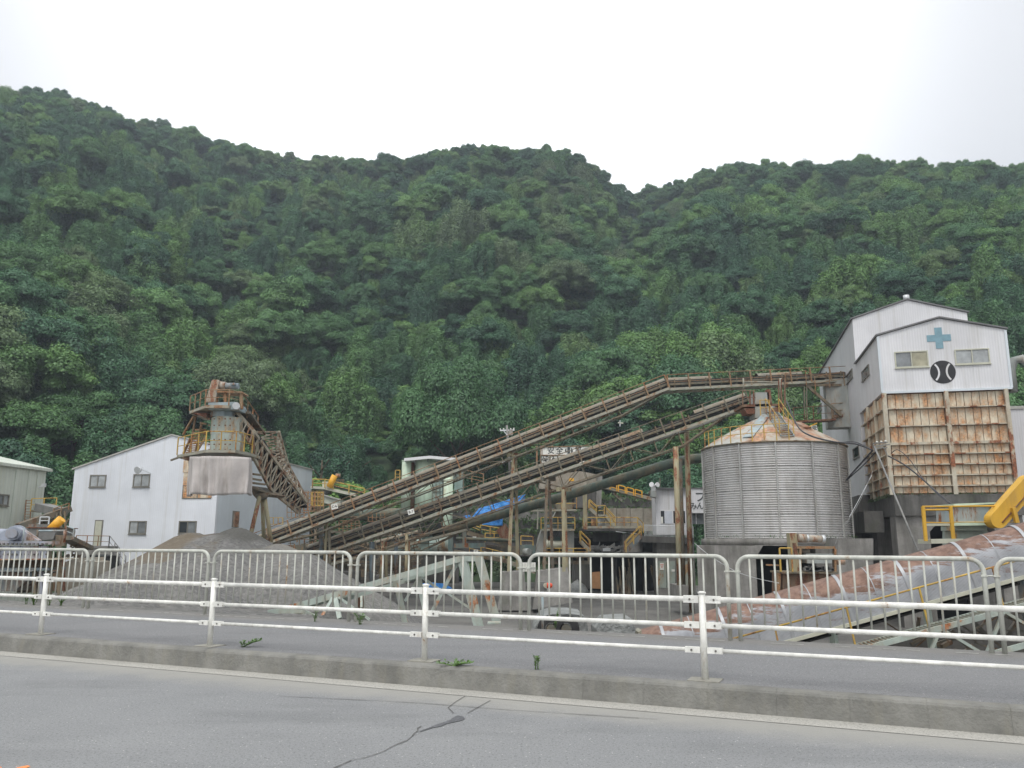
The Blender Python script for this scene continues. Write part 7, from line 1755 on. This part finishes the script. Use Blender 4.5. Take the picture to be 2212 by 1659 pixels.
# ================================================================ WHITE STEEL TRUSS lying behind the fence
wt = empty('steel_truss', Q(z3, 800, 1200, 20), 'pale green painted steel truss frame with heavy legs standing behind the fence', 'truss')
def T(x, y, Y=20.0, zf=z3): return Q(zf, x, y, Y)
def tb_(name, a, b, w_=.12, h_=None, mat='green_pale'): return MB().beam(a, b, w_, h_, up=Vector((0, 1, 0))).build(name, M[mat], wt)
tb_('top_chord', T(-140, 1382, 19), T(1110, 1020, 20), .14, .18); tb_('top_chord', T(1100, 1018, 20), T(1290, 1016, 20), .12, .14); tb_('lower_chord', T(700, 1172, 20.2), T(1105, 1065, 20.2), .10, .12); tb_('lower_chord', T(180, 1345, 19.6), T(860, 1135, 20.4), .10, .12)
tb_('lower_chord', T(-60, 1385, 19.1), T(330, 1268, 19.7), .10, .13)
for a, b, w_, mt in (((1128, 1015), (1262, 1560), .17, 'green_pale'), ((1160, 1020), (1290, 1560), .07, 'green_pale'), ((1258, 1020), (1388, 1480), .17, 'green_pale'), ((1285, 1020), (1400, 1440), .05, 'green_pale'), ((1108, 1025), (905, 1420), .07, 'green_pale'), ((645, 1170), (718, 1520), .11, 'green_pale'), ((660, 1210), (722, 1490), .06, 'post_rust'), ((808, 1150), (870, 1430), .11, 'green_pale'), ((1010, 1262), (1205, 1392), .04, 'green_pale'), ((375, 1290), (395, 1400), .12, 'rust_dark'), ((830, 1150), (1000, 1270), .05, 'green_pale'), ((710, 1330), (810, 1160), .05, 'green_pale')):
    tb_('leg' if w_ > .1 else 'brace', T(*a), T(*b), w_ * 1.2, w_ * .8, mt)
for a, b, w_ in (((1090, 120), (1145, 385), .10), ((1050, 110), (900, 370), .06), ((700, 290), (850, 365), .06), ((1130, 100), (1540, 400), .05), ((1430, 90), (1430, 240), .05), ((215, 310), (680, 260), .14), ((380, 335), (680, 300), .14)):
    tb_('brace', T(*a, 19, zW), T(*b, 18.6, zW), w_, w_ * .6)
MB().box(T(1370, 1490, 19.5), .3, .3, .04).build('base_plate', M['green_pale'], wt)

# ================================================================ SMALL THINGS just behind the fence
bc = empty('warning_beacon', Q(z4, 480, 1220, 14.5), 'red warning beacon beside a small grey box on a thin post', 'beacon')
MB().tube(Q(z4, 500, 1214, 14.5), Q(z4, 512, 1215, 14.4), .036, .05, n=12).build('lamp_base', M['frame_cream'], bc)
lb_ = MB(); c_ = Q(z4, 515, 1215, 14.35); lb_.lathe(c_, [(.0, .0), (.045, 0), (.05, .05), (.035, .085), (0.0, .1)], 14, ax=(Vector((0, 1, 0)), UP, Vector((1, 0, 0)))); lb_.build('lens', M['red'], bc)
MB().box(Q(z4, 478, 1222, 14.5), .16, .12, .16).build('control_box', M['greypaint'], bc); MB().tube(Q(z4, 482, 1242, 14.5), Q(z4, 485, 1620, 14.5), .022, n=8).build('post', M['blue_paint'], bc)
def hump(pts, Y, dp_, name, mat, label, cat):
    f = [Q(z4, x, y, Y) for x, y in pts]; return single(MB().prism(f, Vector((0, dp_, 0))), name, M[mat], label, cat)
ob_ = empty('old_trailer', Q(z4, 640, 1560, 16), 'derelict pale trailer body with a dark tyre lying low behind the fence', 'trailer')
f = [(415, 1640), (425, 1530), (480, 1450), (560, 1425), (700, 1425), (790, 1440), (820, 1520), (820, 1640)]
MB().prism([Q(z4, x, y, 16.5) for x, y in f], Vector((0, 1.6, 0))).build('body', M['tarp_pale'], ob_)
for i, x in enumerate((655, 545)):
    c_ = Q(z4, x, 1535, 16.3 + .02 * i); MB().lathe(c_, [(.12, -.08), (.22, -.07), (.26, -.04), (.26, .04), (.22, .07), (.12, .08)], 24, ax=(Vector((1, 0, 0)), UP, Vector((0, -1, 0)))).build('tyre', M['tyre'], ob_)
    MB().tube(c_ + Vector((0, -.1, 0)), c_ + Vector((0, .1, 0)), .09, n=16).build('hub', M['steel_dark'], ob_)
hump([(880, 1620), (885, 1545), (950, 1470), (1140, 1460), (1170, 1540), (1160, 1620)], 17, 1.2, 'tank_lid', 'tarp_pale', 'pale sheet-topped box low behind the fence right of the old trailer', 'box'); hump([(1190, 1620), (1190, 1560), (1215, 1545), (1215, 1620)], 17.5, .5, 'sheet_stub', 'steel_pale', 'small pale upright plate left of the sheathed conveyor foot', 'plate')
wc = empty('wall_plate', Q(z4, 380, 1080, 13.0), 'white gridded plate wired between two fence panels', 'plate')
gm2 = MB(); a, b, c_, d_ = [Q(z4, x, y, 13.0) for x, y in ((330, 1112), (432, 1112), (432, 1045), (330, 1045))]; gm2.prism([a, b, c_, d_], Vector((0, .01, 0))); gm2.build('board', M['sign_white'], wc)
gl = MB()
for i in range(9): gl.beam(lerp(a, b, (i + .5) / 9) + Vector((0, -.01, 0)), lerp(d_, c_, (i + .5) / 9) + Vector((0, -.01, 0)), .006)
gl.beam(lerp(a, d_, .45) + Vector((0, -.012, 0)), lerp(b, c_, .45) + Vector((0, -.012, 0)), .012); gl.build('grid', M['fence_paint'], wc)

# ================================================================ WEEDS
def weed(base, h, spread, n_st, n_lf, label, lean=0.0):
    e = empty('weed', base, label, 'weed'); stm = MB(); lv = MB()
    for i in range(n_st):
        a = random.uniform(0, 6.28); q0 = base + Vector((random.uniform(-.02, .02), random.uniform(-.02, .02), 0)); tip = base + Vector((spread * math.cos(a) + lean, spread * math.sin(a) * .6, h * random.uniform(.6, 1))); mid_ = q0.lerp(tip, .5) + UP * h * .12
        stm.path([q0, mid_, tip], [.004, .003, .002], 4)
        for k in range(n_lf):
            t = random.uniform(.2, 1); p = q0.lerp(mid_, t * 2) if t < .5 else mid_.lerp(tip, t * 2 - 1); d = Vector((random.gauss(0, 1), random.gauss(0, 1), random.uniform(.1, .8))).normalized(); s_ = random.uniform(.018, .04)
            sd_ = d.cross(UP).normalized() * s_ * .28; lv.add([p, p + d * s_ * .5 + sd_, p + d * s_, p + d * s_ * .5 - sd_], [(0, 1, 2, 3)])
    stm.build('stem', M['weed'], e); o = lv.build('leaves', M['weed'], e); o['kind'] = 'stuff'; return e
WD = [(z10, 310, 670, .20, .05, 6, 26, 'slender green weed at the pavement back edge, leftmost of the row by the left post'), (z10, 400, 680, .26, .12, 12, 30, 'bushiest green weed tuft behind the leftmost guardrail post'), (z10, 580, 685, .18, .08, 6, 22, 'faint weed just right of the leftmost guardrail post'), (z10, 715, 690, .20, .10, 9, 24, 'small bright weed tuft left of the first fence joint'),
      (z9, 1215, 1030, .16, .04, 5, 26, 'single upright weed on the kerb right of the middle guardrail post'), (z9, 515, 1000, .05, .20, 14, 14, 'flat creeping weed at the kerb beside the middle guardrail post'), (zW, 815, 420, .18, .05, 5, 18, 'thin weed under the fence near the white truss foot'), (zW, 1410, 460, .20, .10, 8, 20, 'leaning weed under the fence joint by the white truss'), (z9, 1365, 680, .30, .06, 5, 22, 'tall thin weed in front of the old trailer')]
for zf, x, y, h, sp, ns_, nl, lb in WD: weed(PZ(*zf(x, y), .218), h, sp, ns_, nl, lb)
weed(PZ(525, 1397, .218), .10, .15, 10, 24, 'largest sprawling weed growing on the kerb right of the second guardrail post', .08)
lf_ = MB(); q = PZ(*Zf(1000, 2400, 2.458)(610, 50), .008); lf_.add([q, q + Vector((.03, .01, .006)), q + Vector((.06, 0, 0)), q + Vector((.03, -.015, .002))], [(0, 1, 2, 3)]); single(lf_, 'fallen_leaf', M['orange_bright'], 'tiny yellow leaf lying in the gutter', 'leaf')
dl = MB(); q = PZ(*Zf(3100, 1900, 1.9836)(500, 1345), .01)
for i in range(40):
    p = q + Vector((random.gauss(0, .05), random.gauss(0, .02), random.uniform(0, .03))); a = Vector((random.gauss(0, 1), random.gauss(0, 1), random.gauss(0, 1))).normalized() * .02; b = Vector((random.gauss(0, 1), random.gauss(0, 1), random.gauss(0, 1))).normalized() * .01; dl.add([p - a, p - b, p + a, p + b], [(0, 1, 2, 3)])
o = dl.build('dry_leaf_clump', M['bark']); tag(o, 'small brown clump of dead leaves in the gutter near the right edge', 'leaves', kind='stuff')

# ================================================================ HAZE
hz = MB(); x0, x1, y0, y1, z0_, z1_ = -720, 720, -170, 660, -4.9, 300
hz.box(((x0 + x1) / 2, (y0 + y1) / 2, (z0_ + z1_) / 2), x1 - x0, y1 - y0, z1_ - z0_)
hm_t = bpy.data.materials.new('haze_air'); hm_t.use_nodes = True; nt_ = hm_t.node_tree; nt_.nodes.clear()
ho = nt_.nodes.new('ShaderNodeOutputMaterial'); hv = nt_.nodes.new('ShaderNodeVolumePrincipled')
hv.inputs['Color'].default_value = (.78, .88, 1, 1); hv.inputs['Density'].default_value = .00055; hv.inputs['Anisotropy'].default_value = .2
nt_.links.new(hv.outputs[0], ho.inputs['Volume'])
o = hz.build('haze', hm_t); o['kind'] = 'stuff'
